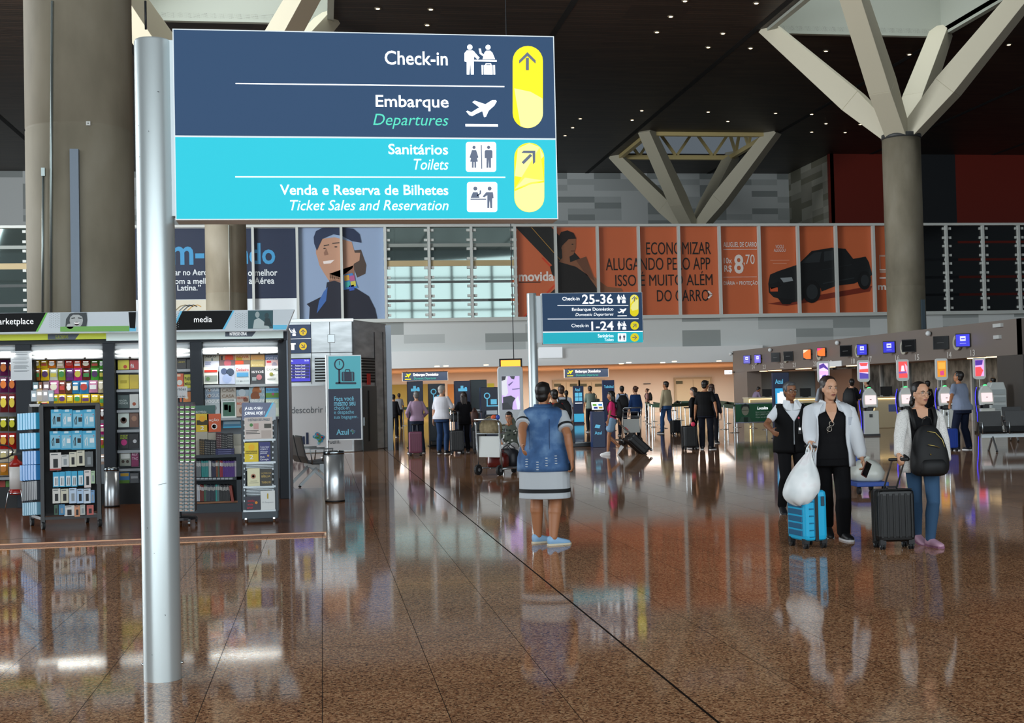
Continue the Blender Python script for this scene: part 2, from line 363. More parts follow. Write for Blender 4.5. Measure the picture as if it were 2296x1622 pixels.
# conduits and trunking on the two columns
GAL = mat('#8d9795', .35, .8)
def conduit(label, pts, r, m=GAL):
    o = MB().tube(pts, r, m, 8).build('conduit', smooth=True); return tag(o, label, 'pipe')
def colpt(px, py, cx, cy, R=.93):
    r = ray(px, py); a = r.x**2+r.y**2; b = -(r.x*cx+r.y*cy); cc = cx*cx+cy*cy-R*R; d = b*b-a*cc
    t = (-b-math.sqrt(d))/a if d > 0 else -b/a
    return CAM + r*t
conduit('thin galvanised conduit running the full height of the big concrete column', [colpt(117, 2, CX[0], CY[0]), colpt(115, 350, CX[0], CY[0]), colpt(114, 705, CX[0], CY[0])], .022)
t = thing('conduit', 'thin galvanised conduit ending in a box at the edge of the big concrete column', 'pipe', colpt(95, 708, CX[0], CY[0], .95))
MB().tube([colpt(97, 388, CX[0], CY[0], .95), colpt(95, 708, CX[0], CY[0], .95)], .02, GAL, 8).build('pipe_run', t, smooth=True, world=True)
p = colpt(97, 386, CX[0], CY[0], .96); MB().box(p, (.06, .06, .14), GAL).build('junction_box', t, world=True)
conduit('dark cable dropping beside the big concrete column behind the sign pole top', [colpt(326, 2, CX[0], CY[0], .95), colpt(327, 66, CX[0], CY[0], .95)], .02, DKGREY)
p0, p1 = colpt(167, 335, CX[0], CY[0], .98), colpt(171, 705, CX[0], CY[0], .98)
tag(MB().beam(p0, p1, .14, .1, mat('#6d7884', .45, .3), (0, 1, 0)).build('cable_trunking'), 'grey blue rectangular cable trunking fixed upright on the big concrete column', 'trunking')
p = colpt(198, 277, CX[0], CY[0], .91); t = MB().box(p, (.07, .03, .07), mat('#d8d8d2')).build('fixing_plate'); tag(t, 'small white square plate on the big concrete column at the pour line', 'plate')
MB().cyl(p+Vector((0, -.017, 0)), p+Vector((0, -.022, 0)), .01, BLACK).build('screw', t)
p0, p1 = colpt(2069, 672, CX[1], CY[1], 1.0), colpt(2071, 738, CX[1], CY[1], 1.0)
tag(MB().beam(p0, p1, .17, .12, mat('#4c5a63', .45, .3), (0, 1, 0)).build('cable_trunking'), 'short blue grey trunking low on the concrete column beyond the check-in island', 'trunking')
p0, p1 = colpt(513, 505, CX[0], CY[1], .96), colpt(516, 700, CX[0], CY[1], .96)
conduit('pale conduit down the middle of the concrete column in front of the welcome banner', [p0, p1], .035, mat('#aeb0a6', .4, .5))
# ================================================================== downlights in the dark ceiling
px_l = [(1536,2),(1696,7),(1504,37),(1473,72),(1621,75),(1588,106),(1683,108),(1852,114.5),(1944,119),(2039,122),(2117,125),(2262,100),(1301,266),(1439,248),(1417.5,269),(1284,286),(1267,304),(1588,251),(1632,272),(1739,254),(1820,256),(1852,277),(1928.6,279),(1820,296),(1895,297),(847,19),(958,56),(966,21),(67,16),(92,55)]
LAMP = mat('#ffe2b0', .5, 0, 6.0); RIM = mat('#6b6252', .5); proto = None
for x, y in px_l:
    p = onZ(x, y, ZC-.02)
    if proto is None:
        proto = thing('ceiling_downlight', 'small round warm downlight lit in the dark slatted ceiling', 'light', p, 0, 'downlights in the dark ceiling')
        MB().lathe([(.11, -.02), (.17, -.02), (.17, .02), (.11, .02)], RIM, n=16).build('rim', proto); MB().lathe([(.002, -.035), (.08, -.03), (.125, -.005), (.125, .01)], LAMP, n=16).build('bulb', proto)
    else: dup(proto, p)
# ================================================================== far walls
YA = 71.0
mb = MB(); mb.bb((-60, 104, 3), (75, 104.4, ZC), BLOCK); struct(mb.build('wall_back'))
xs_ = onY(1862, 400, 95).x
mb = MB(); mb.bb((xs_, 95, 3), (xs_+.3, 104, ZC), BLOCKY); struct(mb.build('wall_right'))
RED = mat('#7d2414', .5); DKW = mat('#23262a', .6)
mb = MB(); zt = onY(1930, 345, 95).z
for a, b_, m in ((1862, 2000, RED), (2000, 2146, DKW), (2146, 2420, RED)):
    mb.bb((onY(a, 500, 95).x, 95, 3), (onY(b_, 500, 95).x, 95.3, zt), m)
mb.bb((xs_, 95.05, zt), (75, 95.3, ZC), mat('#1d1a18', .6)); struct(mb.build('wall_red'))
# mezzanine front: cladding below the banners, white bulkhead, undercroft
zb = onY(1400, 817, YA).z; zw = onY(1400, 780, YA).z; za = onY(1430, 712, YA).z; ztop = onY(1400, 508.5, YA).z
mb = MB(); mb.bb((-60, YA, zb), (75, YA+.5, za), BLOCK); struct(mb.build('wall_mezzanine'))
mb = MB(); mb.bb((onY(700, 800, YA).x, YA-.35, zb), (onY(1706, 800, YA).x, YA, zw), WHITE); struct(mb.build('trim_11'))
mb = MB(); mb.bb((-60, YA+.5, zb), (75, 90, zb+.1), mat('#d8c7b2', .7)); mb.bb((-60, YA+.5, zb+.1), (75, 100, za-.1), mat('#3a3a38')); struct(mb.build('ceiling_undercroft'))
mb = MB(); mb.bb((-60, 89, 0), (75, 89.3, zb), mat('#d3c9b8', .6)); struct(mb.build('wall_undercroft'))
l = area('undercroft_lamps', (14, 81, zb-.06), (14, 81, 0), 34, 9, 3600, (1, .95, .88))
proto = None
for x, y in ((980,822),(1000,821),(1090,819),(1393,816),(1410,813.5),(1486,813.6),(1512,811),(1612,810)):
    p = onZ(x, y, zb-.018)
    if proto is None: proto = tag(MB().lathe([(.002, -.02), (.13, -.02), (.13, .02)], LAMP, n=14).build('ceiling_spotlight'), 'tiny warm downlight under the white bulkhead of the boarding passage', 'light', 'downlights under the white bulkhead'); proto.location = p
    else: dup(proto, p)
# doors in the undercroft wall
DOOR = mat('#c9bd9d', .5); FR = mat('#a89c80', .5)
P89 = Pl(Y=88.95, step=.02)
for n, (x0, x1, y0) in enumerate(((1242, 1296, 856), (1300, 1352, 856), (1515, 1592, 850))):
    d = MB(); a, b_ = onY(x0, 870, 88.95), onY(x1, 870, 88.95); zt_ = onY((x0+x1)/2, y0, 88.95).z
    d.bb((a.x, 88.86, 0), (b_.x, 88.99, zt_), DOOR); o = struct(d.build('door_%d' % (n+1)))
    f = MB(); f.bb((a.x-.12, 88.8, 0), (a.x, 88.99, zt_+.12), FR); f.bb((b_.x, 88.8, 0), (b_.x+.12, 88.99, zt_+.12), FR); f.bb((a.x, 88.8, zt_), (b_.x, 88.99, zt_+.12), FR); f.build('frame', o)
    mx_ = (a.x+b_.x)/2; MB().bb((mx_-.02, 88.83, .1), (mx_+.02, 88.9, zt_-.05), FR).build('meeting_stile', o)
    for x in (x0+8, x1-10): q = onY(x, y0+8, 88.8); MB().box(q, (.5, .04, .2), mat('#4d5138')).build('exit_plate', o)
q = MB(); P89.panel(q, 1443, 860, 1459, 862, .05, DKGREY, 3); tag(q.build('wall_plate'), 'thin dark plate high on the cream wall between the cream doors', 'plate')
# ================================================================== the glazed mezzanine front: steel posts and panes
MUL = [-30, 65, 190, 288, 379, 470, 568, 667, 766, 864, 962, 1057, 1155, 1246, 1340, 1432, 1522, 1613, 1702, 1789, 1874, 1958, 2042, 2121, 2203, 2283, 2365]
WHM = mat('#c9cdc8', .45)
def ylev(x): return 713 - (x-1300)*0.0095, 509 + abs(x-1350)*0.0025
for n, x in enumerate(MUL):
    yb, yt = (718 if x < 1150 else 713-(x-1155)*.0095), 510
    a = onY(x, 600, YA-.1); mb = MB(); mb.bb((a.x-.07, YA-.32, za-.02), (a.x+.07, YA-.06, ztop+.05), WHM)
    struct(mb.build('trim_%d' % (20+n)))
mb = MB(); mb.bb((-25, YA-.34, ztop-.02), (60, YA-.04, ztop+.12), WHM); mb.bb((-25, YA-.34, za-.1), (60, YA-.04, za+.1), WHM); struct(mb.build('trim_12'))
wn_ = 1
for i in range(len(MUL)-1):
    x0, x1 = MUL[i], MUL[i+1]
    if not (x0 < 190 or 860 <= x0 < 1150 or x0 > 2040): continue
    a, b_ = onY(x0, 600, YA).x+.09, onY(x1, 600, YA).x-.09; mb = MB(); h = (ztop-za)/5
    for k in range(5): mb.bb((a, YA-.14, za+k*h+.12), (b_, YA-.11, za+(k+1)*h-.03), GLASSD if x0 < 2040 else mat('#0c0e0e', .08))
    o = struct(mb.build('window_%d' % wn_)); wn_ += 1
    mb = MB()
    for k in range(5):
        for xx in (a, b_):
            for zz in (za+k*h+.3, za+(k+1)*h-.2): mb.box((xx, YA-.2, zz), (.36, .1, .14), WHM)
    mb.build('glass_clamp', o)
    if x0 < 2040: MB().bb((a, YA-.19, za+3*h-.12), (b_, YA-.15, za+3*h+.2), mat('#b9a67c', .6)).bb((a, YA-.17, za+4*h-.08), (b_, YA-.15, za+4*h+.1), mat('#8f9690', .5)).build('rail', o)
# the glass front of the hall, behind the camera: posts and transoms seen in reflections
mb = MB()
for k in range(18): mb.bb((-44+k*5, -14.2, 0), (-43.7+k*5, -13.8, 18), DKGREY)
for z in (4, 8, 12, 16): mb.bb((-44, -14.2, z), (46, -13.8, z+.2), DKGREY)
struct(mb.build('window_facade'))
# ================================================================== pictograms, drawn in unit boxes (y down)
def bx(b, pts): x0, y0, x1, y1 = b; return [(x0+(x1-x0)*x, y0+(y1-y0)*y) for x, y in pts]
def circ_in(P, mb, b, x, y, r, m, l): w = b[2]-b[0]; q = bx(b, [(x, y)])[0]; P.circ(mb, q[0], q[1], r*w, m, l, n=14)
def ic_checkin(P, mb, b, m, l=2):
    circ_in(P, mb, b, .165, .085, .085, m, l); circ_in(P, mb, b, .73, .09, .08, m, l)
    P.poly(mb, bx(b, [(0,.28),(.07,.19),(.25,.19),(.31,.23),(.29,.55),(.29,.98),(.20,.98),(.18,.60),(.155,.98),(.07,.98),(.07,.57),(0,.55)]), m, l)
    P.poly(mb, bx(b, [(.29,.22),(.47,.43),(.41,.49),(.27,.36)]), m, l)
    P.rect(mb, *bx(b, [(.30,.50)])[0], *bx(b, [(1,.555)])[0], m, l)
    P.poly(mb, bx(b, [(.62,.26),(.67,.20),(.80,.20),(.87,.27),(.95,.48),(.56,.48)]), m, l)
    P.poly(mb, bx(b, [(.44,.13),(.51,.13),(.53,.27),(.66,.36),(.60,.40),(.47,.30)]), m, l)
    for a, c in ((.53,.58),(.60,.87),(.89,.95)): P.rect(mb, *bx(b, [(a,.67)])[0], *bx(b, [(c,.98)])[0], m, l)
    P.line(mb, bx(b, [(.66,.67),(.66,.625),(.82,.625),(.82,.67)]), (b[2]-b[0])*.03, m, l)
PLANE = [(.97,.02),(1,.08),(.92,.23),(.74,.41),(.65,.63),(.585,.65),(.53,.43),(.35,.52),(.2,.61),(.11,.58),(.0,.44),(.05,.41),(.17,.47),(.43,.29),(.2,.1),(.28,.045),(.63,.175),(.86,.02)]
def ic_plane(P, mb, b, m, l=2, line=True):
    P.poly(mb, bx(b, PLANE), m, l)
    if line: P.rect(mb, *bx(b, [(-.02,.90)])[0], *bx(b, [(1.04,.99)])[0], m, l)
def ic_toilet(P, mb, b, m, d, l=2):
    P.rrect(mb, *b, (b[2]-b[0])*.09, m, l); l += 1
    circ_in(P, mb, b, .27, .18, .055, d, l); circ_in(P, mb, b, .75, .18, .055, d, l)
    P.poly(mb, bx(b, [(.2,.27),(.34,.27),(.42,.52),(.37,.54),(.40,.66),(.34,.66),(.34,.86),(.285,.86),(.28,.67),(.26,.67),(.255,.86),(.20,.86),(.2,.66),(.14,.66),(.17,.54),(.12,.52)]), d, l)
    P.poly(mb, bx(b, [(.65,.27),(.85,.27),(.88,.31),(.88,.54),(.83,.54),(.83,.86),(.765,.86),(.755,.58),(.745,.86),(.68,.86),(.68,.54),(.62,.54),(.62,.31)]), d, l)
    P.rect(mb, *bx(b, [(.5,.10)])[0], *bx(b, [(.535,.90)])[0], d, l)
def arrow(P, mb, cx, cy, r, ang, m, l=3):
    ca, sa = math.cos(ang), math.sin(ang); T = lambda x, y: (cx + r*(x*ca - y*sa), cy + r*(x*sa + y*ca))
    P.poly(mb, [T(*q) for q in ((-.16,1),(-.16,-.35),(.16,-.35),(.16,1))], m, l)
    P.poly(mb, [T(*q) for q in ((0,-1),(.92,-.08),(.92,.28),(0,-.58),(-.92,.28),(-.92,-.08))], m, l)
NAVY = mat('#0f3558', .35, 0, .36, .2); TEAL = mat('#0ca9ba', .35, 0, .5, .2); INK = mat('#f4f8fa', .4, 0, .85); YEL = mat('#e6d400', .4, 0, .42, .2); PALE = mat('#f0ea8c', .4, 0, .42, .2); SLATE = mat('#4a5570', .4, 0, .1); GREEN = mat('#2fb59a', .4, 0, .6)
POLE = mat('#c3cccd', .33, .6)
def sign(name, label, base, ztop, rad, Yf, box, zdiv_px, draw):
    t = thing(name, label, 'sign', base); P = Pl(Y=Yf, step=.0012 if Yf < 10 else .004)
    mb = MB(); mb.lathe([(rad, 0), (rad, ztop-.01), (rad-.006, ztop), (.001, ztop+.002)], POLE, n=48); o = mb.build('pole', t, smooth=True); o.modifiers.new('e', 'EDGE_SPLIT').split_angle = .7
    x0, y0, x1, y1 = box; c, w, h = P.frame(x0, y0, x1, y1, 0)
    L = lambda v: Vector(v) - Vector(base)
    MB().box(c+Vector((0, .09, 0)), (w, .18, h), mat('#dfe6e8', .35)).build('sign_box', t, world=True)
    bxm = MB(); x_l = c.x - w/2; px0 = base[0]+rad*.86; bxm.bb((px0, c.y+.05, c.z-h/2+.03), (x_l, c.y+.13, c.z+h/2-.05), mat('#d6e0e4', .4)); bxm.build('bracket', t, world=True)
    e = .012; zt, zb_ = c.z+h/2-e*.5, c.z-h/2+e*.5; zd = P.p((x0+x1)/2, zdiv_px, 1).z; q = lambda za_, zb2, m, nm: MB().poly([(x_l+e*.5, c.y-.001, zb2), (x_l+w-e*.5, c.y-.001, zb2), (x_l+w-e*.5, c.y-.001, za_), (x_l+e*.5, c.y-.001, za_)], m).build(nm, t, world=True)
    q(zt, zd+e*.4, NAVY, 'navy_panel'); q(zd-e*.4, zb_, TEAL, 'teal_panel'); draw(P, t); return t
def pill(P, mb, b, light, arr, l=2):
    r = (b[2]-b[0])/2; P.rrect(mb, *b, r*.99, YEL, l); 
    if light: P.poly(mb, light, PALE, l+1)
    arrow(P, mb, *arr, SLATE, l+2)
def draw_big(P, t):
    mb = MB()
    for s, b, sh, bo in (('Check-in', (862.8,114.6,1004,146), 0, .012), ('Embarque', (842.8,214,1006,249), 0, .012), ('Sanitários', (871,323,1004.6,346.5), 0, .012), ('Toilets', (928,356.7,1005.5,380.7), .25, 0), ('Venda e Reserva de Bilhetes', (629.6,414.5,1006.8,437.6), 0, .012), ('Ticket Sales and Reservation', (652,448.7,1007,471.8), .25, 0)): P.text(mb, s, *b, INK, sh, bo)
    P.line(mb, [(528,187.3),(1131,194.3)], 2.6, INK, 2); P.line(mb, [(527.5,396.8),(1133,397.8)], 2.6, INK, 2); mb.build('lettering', t, world=True, norm=False)
    mb = MB(); P.text(mb, 'Departures', 837,256,1006,289.7, GREEN, .25, 0); mb.build('green_lettering', t, world=True, norm=False)
    mb = MB(); ic_checkin(P, mb, (1041.4,100,1113.8,168.8), INK); mb.build('check_in_pictogram', t, world=True, norm=False)
    mb = MB(); ic_plane(P, mb, (1045,223,1113.8,284.5), INK); mb.build('plane_pictogram', t, world=True, norm=False)
    mb = MB(); ic_toilet(P, mb, (1044.5,318.5,1112.5,385.6), INK, SLATE); mb.build('toilet_pictogram', t, world=True, norm=False)
    mb = MB(); P.rrect(mb, 1047,408.3,1115,475.8, 6, INK, 2); ic_checkin_small(P, mb, (1108.5,418,1055,468), SLATE, 3); mb.build('ticket_pictogram', t, world=True, norm=False)
    arc = [(1184+33.5*math.cos(math.radians(a)), 253.5+33.5*math.sin(math.radians(a))) for a in range(0, 121, 12)]
    mb = MB(); pill(P, mb, (1149.4,103,1217.4,287.4), [(1153,198),(1190,206),(1216.5,221)]+arc+[(1160,240)], (1182.5,137,20,0)); mb.build('arrow_pill', t, world=True, norm=False)
    arc = [(1187+33*math.cos(math.radians(a)), 443+33*math.sin(math.radians(a))) for a in range(0, 181, 15)]
    mb = MB(); b = (1153,320.3,1220.5,476.2); P.rrect(mb, *b, 33, YEL, 2); P.poly(mb, [(1220,405),(1190,409),(1154,424)][::-1]+[(1154,395),(1161,333),(1187,321),(1210,330),(1219.5,350)], PALE, 3); P.poly(mb, [(1154,429),(1190,413),(1220,409)]+arc, PALE, 3); arrow(P, mb, 1186,352, 20, PI/4, SLATE, 4); mb.build('arrow_pill', t, world=True, norm=False)
    for s in (-1, 1): MB().cyl((s*.099, 0, .085), (s*.112, 0, .085), .009, CHROME, n=10).build('bolt', t, smooth=True)
    for x, y, dx, dy in ((353,205,4,1),(310,282,9,-2),(333,293,1,3),(312,352,8,-4),(355,1088,18,-4),(330,1183,1,3),(345,1241,2,1),(340,1469,6,2),(370,1378,1,4)): 
        a = ray(x, y); d_ = Vector((a.x, a.y)); bx_, by_ = base_big[0], base_big[1]; A_ = d_.dot(d_); B_ = -(d_.x*bx_+d_.y*by_); C_ = bx_**2+by_**2-.1035**2; D_ = B_*B_-A_*C_
        if D_ <= 0: continue
        k = (-B_-math.sqrt(D_))/A_; p = CAM + a*k; sm = MB(); sm.beam(p, p+Vector((dx*.0024, 0, -dy*.0024)), .003, .002, mat('#33383a')); sm.build('scuff_mark', t, world=True)
def ic_checkin_small(P, mb, b, m, l):
    circ_in(P, mb, b, .2, .1, -.085, m, l); circ_in(P, mb, b, .8, .1, -.085, m, l)
    P.poly(mb, bx(b, [(.06,.26),(.34,.26),(.5,.46),(.43,.5),(.3,.4),(.3,.98),(.22,.98),(.2,.62),(.17,.98),(.09,.98),(.09,.55),(.03,.52)]), m, l)
    P.rect(mb, *bx(b, [(1.0,.55)])[0], *bx(b, [(.34,.60)])[0], m, l); P.poly(mb, bx(b, [(.7,.26),(.9,.26),(1,.52),(.62,.52)]), m, l); P.poly(mb, bx(b, [(.55,.18),(.62,.18),(.62,.3),(.74,.4),(.7,.44),(.56,.34)]), m, l)
base_big = (-.899, 7.26, 0)
sign('wayfinding_sign', 'large navy and teal direction sign reading Check-in and Embarque on a silver pole', base_big, 3.553, .1025, 7.17, (400, 72.5, 1256, 492.3), 308.8, draw_big)
def draw_small(P, t):
    mb = MB()
    for s, b, sh, bo in (('Check-in', (1260.8,665.8,1299.4,674.1), 0, .012), ('25-36', (1305.2,660.2,1374,681.8), 0, .014), ('Embarque Doméstico', (1282.6,690.2,1375.6,699.2), 0, .012), ('Domestic Departures', (1290.3,702,1375.6,710.4), .25, 0), ('Check-in', (1281.3,726.4,1319.6,734), 0, .0), ('1-24', (1325.9,720.8,1375.7,741), 0, .014), ('Sanitários', (1340.5,749.4,1375.7,757), 0, .01), ('Toilets', (1355.4,758.9,1376,765.4), .2, 0)): P.text(mb, s, *b, INK, sh, bo)
    P.line(mb, [(1250,685.3),(1408.8,685.3)], 1.3, INK, 2); P.line(mb, [(1228,715.8),(1431.8,715.2)], 1.3, INK, 2); P.line(mb, [(1217.5,745),(1441,743.3)], 2, INK, 2); mb.build('lettering', t, world=True, norm=False)
    mb = MB(); ic_checkin(P, mb, (1383.7,661,1404,680.4), INK); mb.build('check_in_pictogram', t, world=True, norm=False)
    mb = MB(); ic_plane(P, mb, (1385,691.6,1404.6,709.5), INK); mb.build('plane_pictogram', t, world=True, norm=False)
    mb = MB(); ic_checkin(P, mb, (1384.7,720.8,1405,740), INK); mb.build('check_in_pictogram', t, world=True, norm=False)
    mb = MB(); ic_toilet(P, mb, (1385.4,747.7,1404.2,766.1), INK, SLATE); mb.build('toilet_pictogram', t, world=True, norm=False)
    mb = MB(); P.rrect(mb, 1412.7,660.9,1431.8,709.7, 9.4, YEL, 2); P.poly(mb, [(1414,692),(1416,684),(1425,674),(1431,671),(1431,694),(1418,697)], PALE, 3); P.poly(mb, [(1414,668),(1420,662),(1428,663),(1420,674),(1414,682)], PALE, 3); arrow(P, mb, 1422.3,670.5, 6, 0, SLATE, 4); mb.build('arrow_pill', t, world=True, norm=False)
    for y, a in ((730.3, PI/4), (757, PI/2)): mb = MB(); P.circ(mb, 1423, y, 9.5, YEL, 2); arrow(P, mb, 1423, y, 5.5, a, SLATE, 3); mb.build('arrow_disc', t, world=True, norm=False)
b2 = gr(1200.6, 26.0)
sign('wayfinding_sign', 'smaller navy and teal direction sign reading Check-in 25-36 on its silver pole', tuple(b2), at(1196.5, 657, 26.0).z, .1, b2.y-.09, (1216.5, 656.5, 1441.8, 770.5), 744.2, draw_small)
# hanging blank white panel below it, hanging screen, boarding signs under the bulkhead
def hang(o, p, top, r=.012):
    MB().cyl(p, (p[0], p[1], top), r, DKGREY, n=6).build('hanger', o, world=True)
def slab(name, label, cat, P, x0, y0, x1, y1, th, m, group=None, l=0):
    c, w, h = P.frame(x0, y0, x1, y1, l); t = thing(name, label, cat, c - Vector((0, 0, h/2)), 0, group); return t, c, w, h
P71 = Pl(Y=YA-.6, step=.01)
t, c, w, h = slab('blank_sign', 'blank white panel mounted under the white bulkhead beside the smaller sign pole', 'sign', Pl(Y=YA-.5), 1208, 779, 1260.5, 803, .1, INK)
MB().box(c, (w, .12, h), mat('#e8eef2', .4, 0, .35)).build('sign_face', t, world=True); MB().box(c+Vector((0, .1, 0)), (w*.8, .12, .2), DKGREY).build('wall_mount', t, world=True)
for x0, y0, x1, y1, lab in ((902,833.5,1004.5,854.5,'navy Embarque Doméstico sign hanging over the bag drop queue'), (1265.5,826,1364.5,846.8,'navy Embarque Doméstico sign hanging over the cream double doors')):
    P = Pl(Y=80, step=.02); t, c, w, h = slab('boarding_sign', lab, 'sign', P, x0, y0, x1, y1, .2, None)
    MB().box(c+Vector((0, .1, 0)), (w, .2, h), mat('#b7bcb8', .4)).build('sign_box', t, world=True); mb = MB(); P.rect(mb, x0+1, y0+.8, x1-1, y1-.8, mat('#18304c', .35, 0, .18), 1); mb.build('navy_panel', t, world=True, norm=False)
    mb = MB(); W_ = x1-x0; ic_plane(P, mb, (x0+6,y0+4.5,x0+19,y0+18), YEL, 2); mb.build('plane_pictogram', t, world=True, norm=False)
    mb = MB(); P.text(mb, 'Embarque Doméstico', x0+25,y0+3.6,x0+81,y0+11.5, INK, 0, .012); mb.build('lettering', t, world=True, norm=False)
    mb = MB(); P.text(mb, 'Domestic Departures', x0+26,y0+12.6,x0+76,y0+19, mat('#1f8f84', .4, 0, .5), .2, 0); mb.build('green_lettering', t, world=True, norm=False)
    for s in (-.4, .4): hang(t, (c.x+s*w, 80.1, c.z+h/2), zb+.01, .03)
# ================================================================== the banners on the mezzanine glass
PB = Pl(Y=YA-.02, step=.006)
def banner(label, x0, x1, y0, y1, m):
    t, c, w, h = slab('banner', label, 'banner', PB, x0, y0, x1, y1, .03, m)
    MB().box(c, (w, .03, h), m).build('printed_sheet', t, world=True); return t
DN = mat('#14233f', .5); WT = mat('#dfe5e8', .5); SKYB = mat('#3f95c6', .5); PB.st = .012
t = banner('navy welcome banner with big blue letters and white words on the mezzanine', 288, 666, 512, 718, WT)
mb = MB(); 
for a, b_ in ((288, 667),): PB.rect(mb, a, 512.5, b_, 671, DN, 2)
mb.build('navy_field', t, world=True, norm=False); mb = MB()
PB.text(mb, 'Be', 310,545,376,593, SKYB, 0, .02, 3); PB.text(mb, 'm-', 384,553,458,594, SKYB, 0, .02, 3); PB.text(mb, 'vin', 464,545,556,593, SKYB, 0, .02, 3); PB.text(mb, 'do', 559,545,617,593, SKYB, 0, .02, 3); mb.build('blue_lettering', t, world=True, norm=False); mb = MB()
for s, b in (('par no Aero', (384,604,466,622)), ('com a melh', (384,624,467,637)), ('a Latina.”', (384,639,451,652))): PB.text(mb, s, *b, WT, 0, .015, 3)
mb.build('white_lettering', t, world=True, norm=False); mb = MB()
for s, b in (('o melhor', (556,604,622,619)), ('a Aérea', (558,622,615,637))): PB.text(mb, s, *b, WT, 0, .015, 3)
mb.build('white_lettering', t, world=True, norm=False); mb = MB(); PB.rect(mb, 384, 673, 472, 716, mat('#d8d2bf'), 2)
for k, cc in enumerate(('#8b7d5a','#5c6670','#3f4650','#c79a4c')): PB.line(mb, [(391+k*9,699),(404+k*9,687),(416+k*9,684),(424+k*9,688)], 2, mat(cc), 3)
mb.build('cream_panel', t, world=True, norm=False)
t = banner('tall banner of a smiling flight attendant in a navy cap and colourful scarf', 668, 862.5, 510.5, 718, mat('#8fa3c0', .5))
def art(t, name, items):
    mb = MB()
    for it in items:
        k = it[0]
        if k == 'p': PB.poly(mb, it[1], it[2], it[3])
        elif k == 'r': PB.rect(mb, *it[1], it[2], it[3])
        elif k == 'c': PB.circ(mb, *it[1], it[2], it[3], **(it[4] if len(it) > 4 else {}))
        elif k == 't': PB.text(mb, it[1], *it[2], it[3], it[5] if len(it) > 5 else 0, it[6] if len(it) > 6 else 0, it[4])
        elif k == 'l': PB.line(mb, it[1], it[2], it[3], it[4])
    mb.build(name, t, world=True, norm=False)
cr3 = lambda pts: [(360+x/2.87, 480+y/2.87) for x, y in pts]
SK, SKD, HR, JK = mat('#b98c72'), mat('#8e6652'), mat('#4a3b33'), mat('#15182a')
art(t, 'sky_haze', [('p', cr3([(886,520),(1443,560),(1447,684),(886,684)]), mat('#a4acb8'), 1)])
art(t, 'hair', [('p', cr3([(1170,240),(1290,230),(1325,330),(1318,385),(1265,410),(1240,340)]), HR, 2)])
art(t, 'face', [('p', cr3([(1000,225),(1040,160),(1120,150),(1230,180),(1250,250),(1285,250),(1280,300),(1245,320),(1235,350),(1180,390),(1160,425),(1080,425),(1045,370),(1022,330),(1012,290),(1000,255)]), SK, 3), ('p', cr3([(1085,385),(1245,330),(1250,440),(1085,440)]), SKD, 3), ('p', cr3([(1045,305),(1120,295),(1095,318),(1050,322)]), mat('#e9dcd6'), 4), ('l', cr3([(1050,205),(1085,198)]), 2.5, HR, 4), ('l', cr3([(1105,190),(1150,185)]), 2.5, HR, 4), ('c', (360+1128/2.87, 480+212/2.87, 3.5), mat('#3d2b24'), 4, {'ry': 1.6}), ('c', (360+1055/2.87, 480+222/2.87, 3), mat('#3d2b24'), 4, {'ry': 1.4}), ('p', cr3([(1050,250),(1066,222),(1080,262),(1055,268)]), SKD, 4)])
art(t, 'cap', [('p', cr3([(985,150),(1000,110),(1040,90),(1160,86),(1240,95),(1280,130),(1292,185),(1230,175),(1165,140),(1110,130),(1040,160),(1005,235),(988,190)]), mat('#1c2a48'), 5)])
art(t, 'jacket', [('p', cr3([(955,684),(960,600),(940,580),(1010,545),(1060,520),(1070,440),(1120,430),(1260,480),(1340,530),(1380,610),(1397,684)]), JK, 4)])
art(t, 'scarf', [('p', cr3([(1165,395),(1235,380),(1270,475),(1170,490)]), mat('#3f7fc0'), 5)] + [('p', cr3([(x,y),(x+32,y-6),(x+36,y+28),(x+4,y+34)]), mat(c_), 6) for x, y, c_ in ((1180,398,'#d9a33c'),(1215,400,'#b05a8a'),(1185,440,'#3fb0a8'),(1222,436,'#c9c04a'),(1212,462,'#3558b0'))])
art(t, 'scarf_end', [('p', cr3([(1050,500),(1075,470),(1065,560),(1005,640),(1020,560)]), mat('#3b66a8'), 5)])
cr4 = lambda pts: [(1140+x/1.986, 480+y/1.986) for x, y in pts]
OR, ORD_, ORL = mat('#cc673c', .5), mat('#b54a30', .5), mat('#d07c48', .5)
t = banner('long orange car rental banner with black headline and dark pickup truck on the mezzanine', 1155, 2003, 509, 709, OR)
BK = mat('#14130f', .5); WL = mat('#e9ded6', .5)
art(t, 'red_field', [('p', cr4([(760,57),(1560,57),(1290,300),(1180,455),(1110,455),(930,230)]), ORD_, 1), ('p', cr4([(1560,57),(1720,57),(1720,110)]), ORD_, 1), ('p', cr4([(390,60),(510,60),(300,215),(290,200)]), ORL, 1), ('p', cr4([(1630,57),(1640,57),(1460,215),(1450,210)]), ORL, 1)])
art(t, 'dark_stripe', [('p', cr4([(30,57),(190,57),(330,210),(300,290),(215,250)]), BK, 2), ('p', cr4([(66,467),(210,330),(232,290),(280,340),(130,467)]), BK, 2), ('l', cr4([(60,467),(236,285),(150,195)]), 3, mat('#d8401f'), 3), ('l', cr4([(100,57),(240,215)]), 1.2, mat('#b88a3a'), 3)])
SKM, SKN = mat('#8a5a3e'), mat('#6d4530')
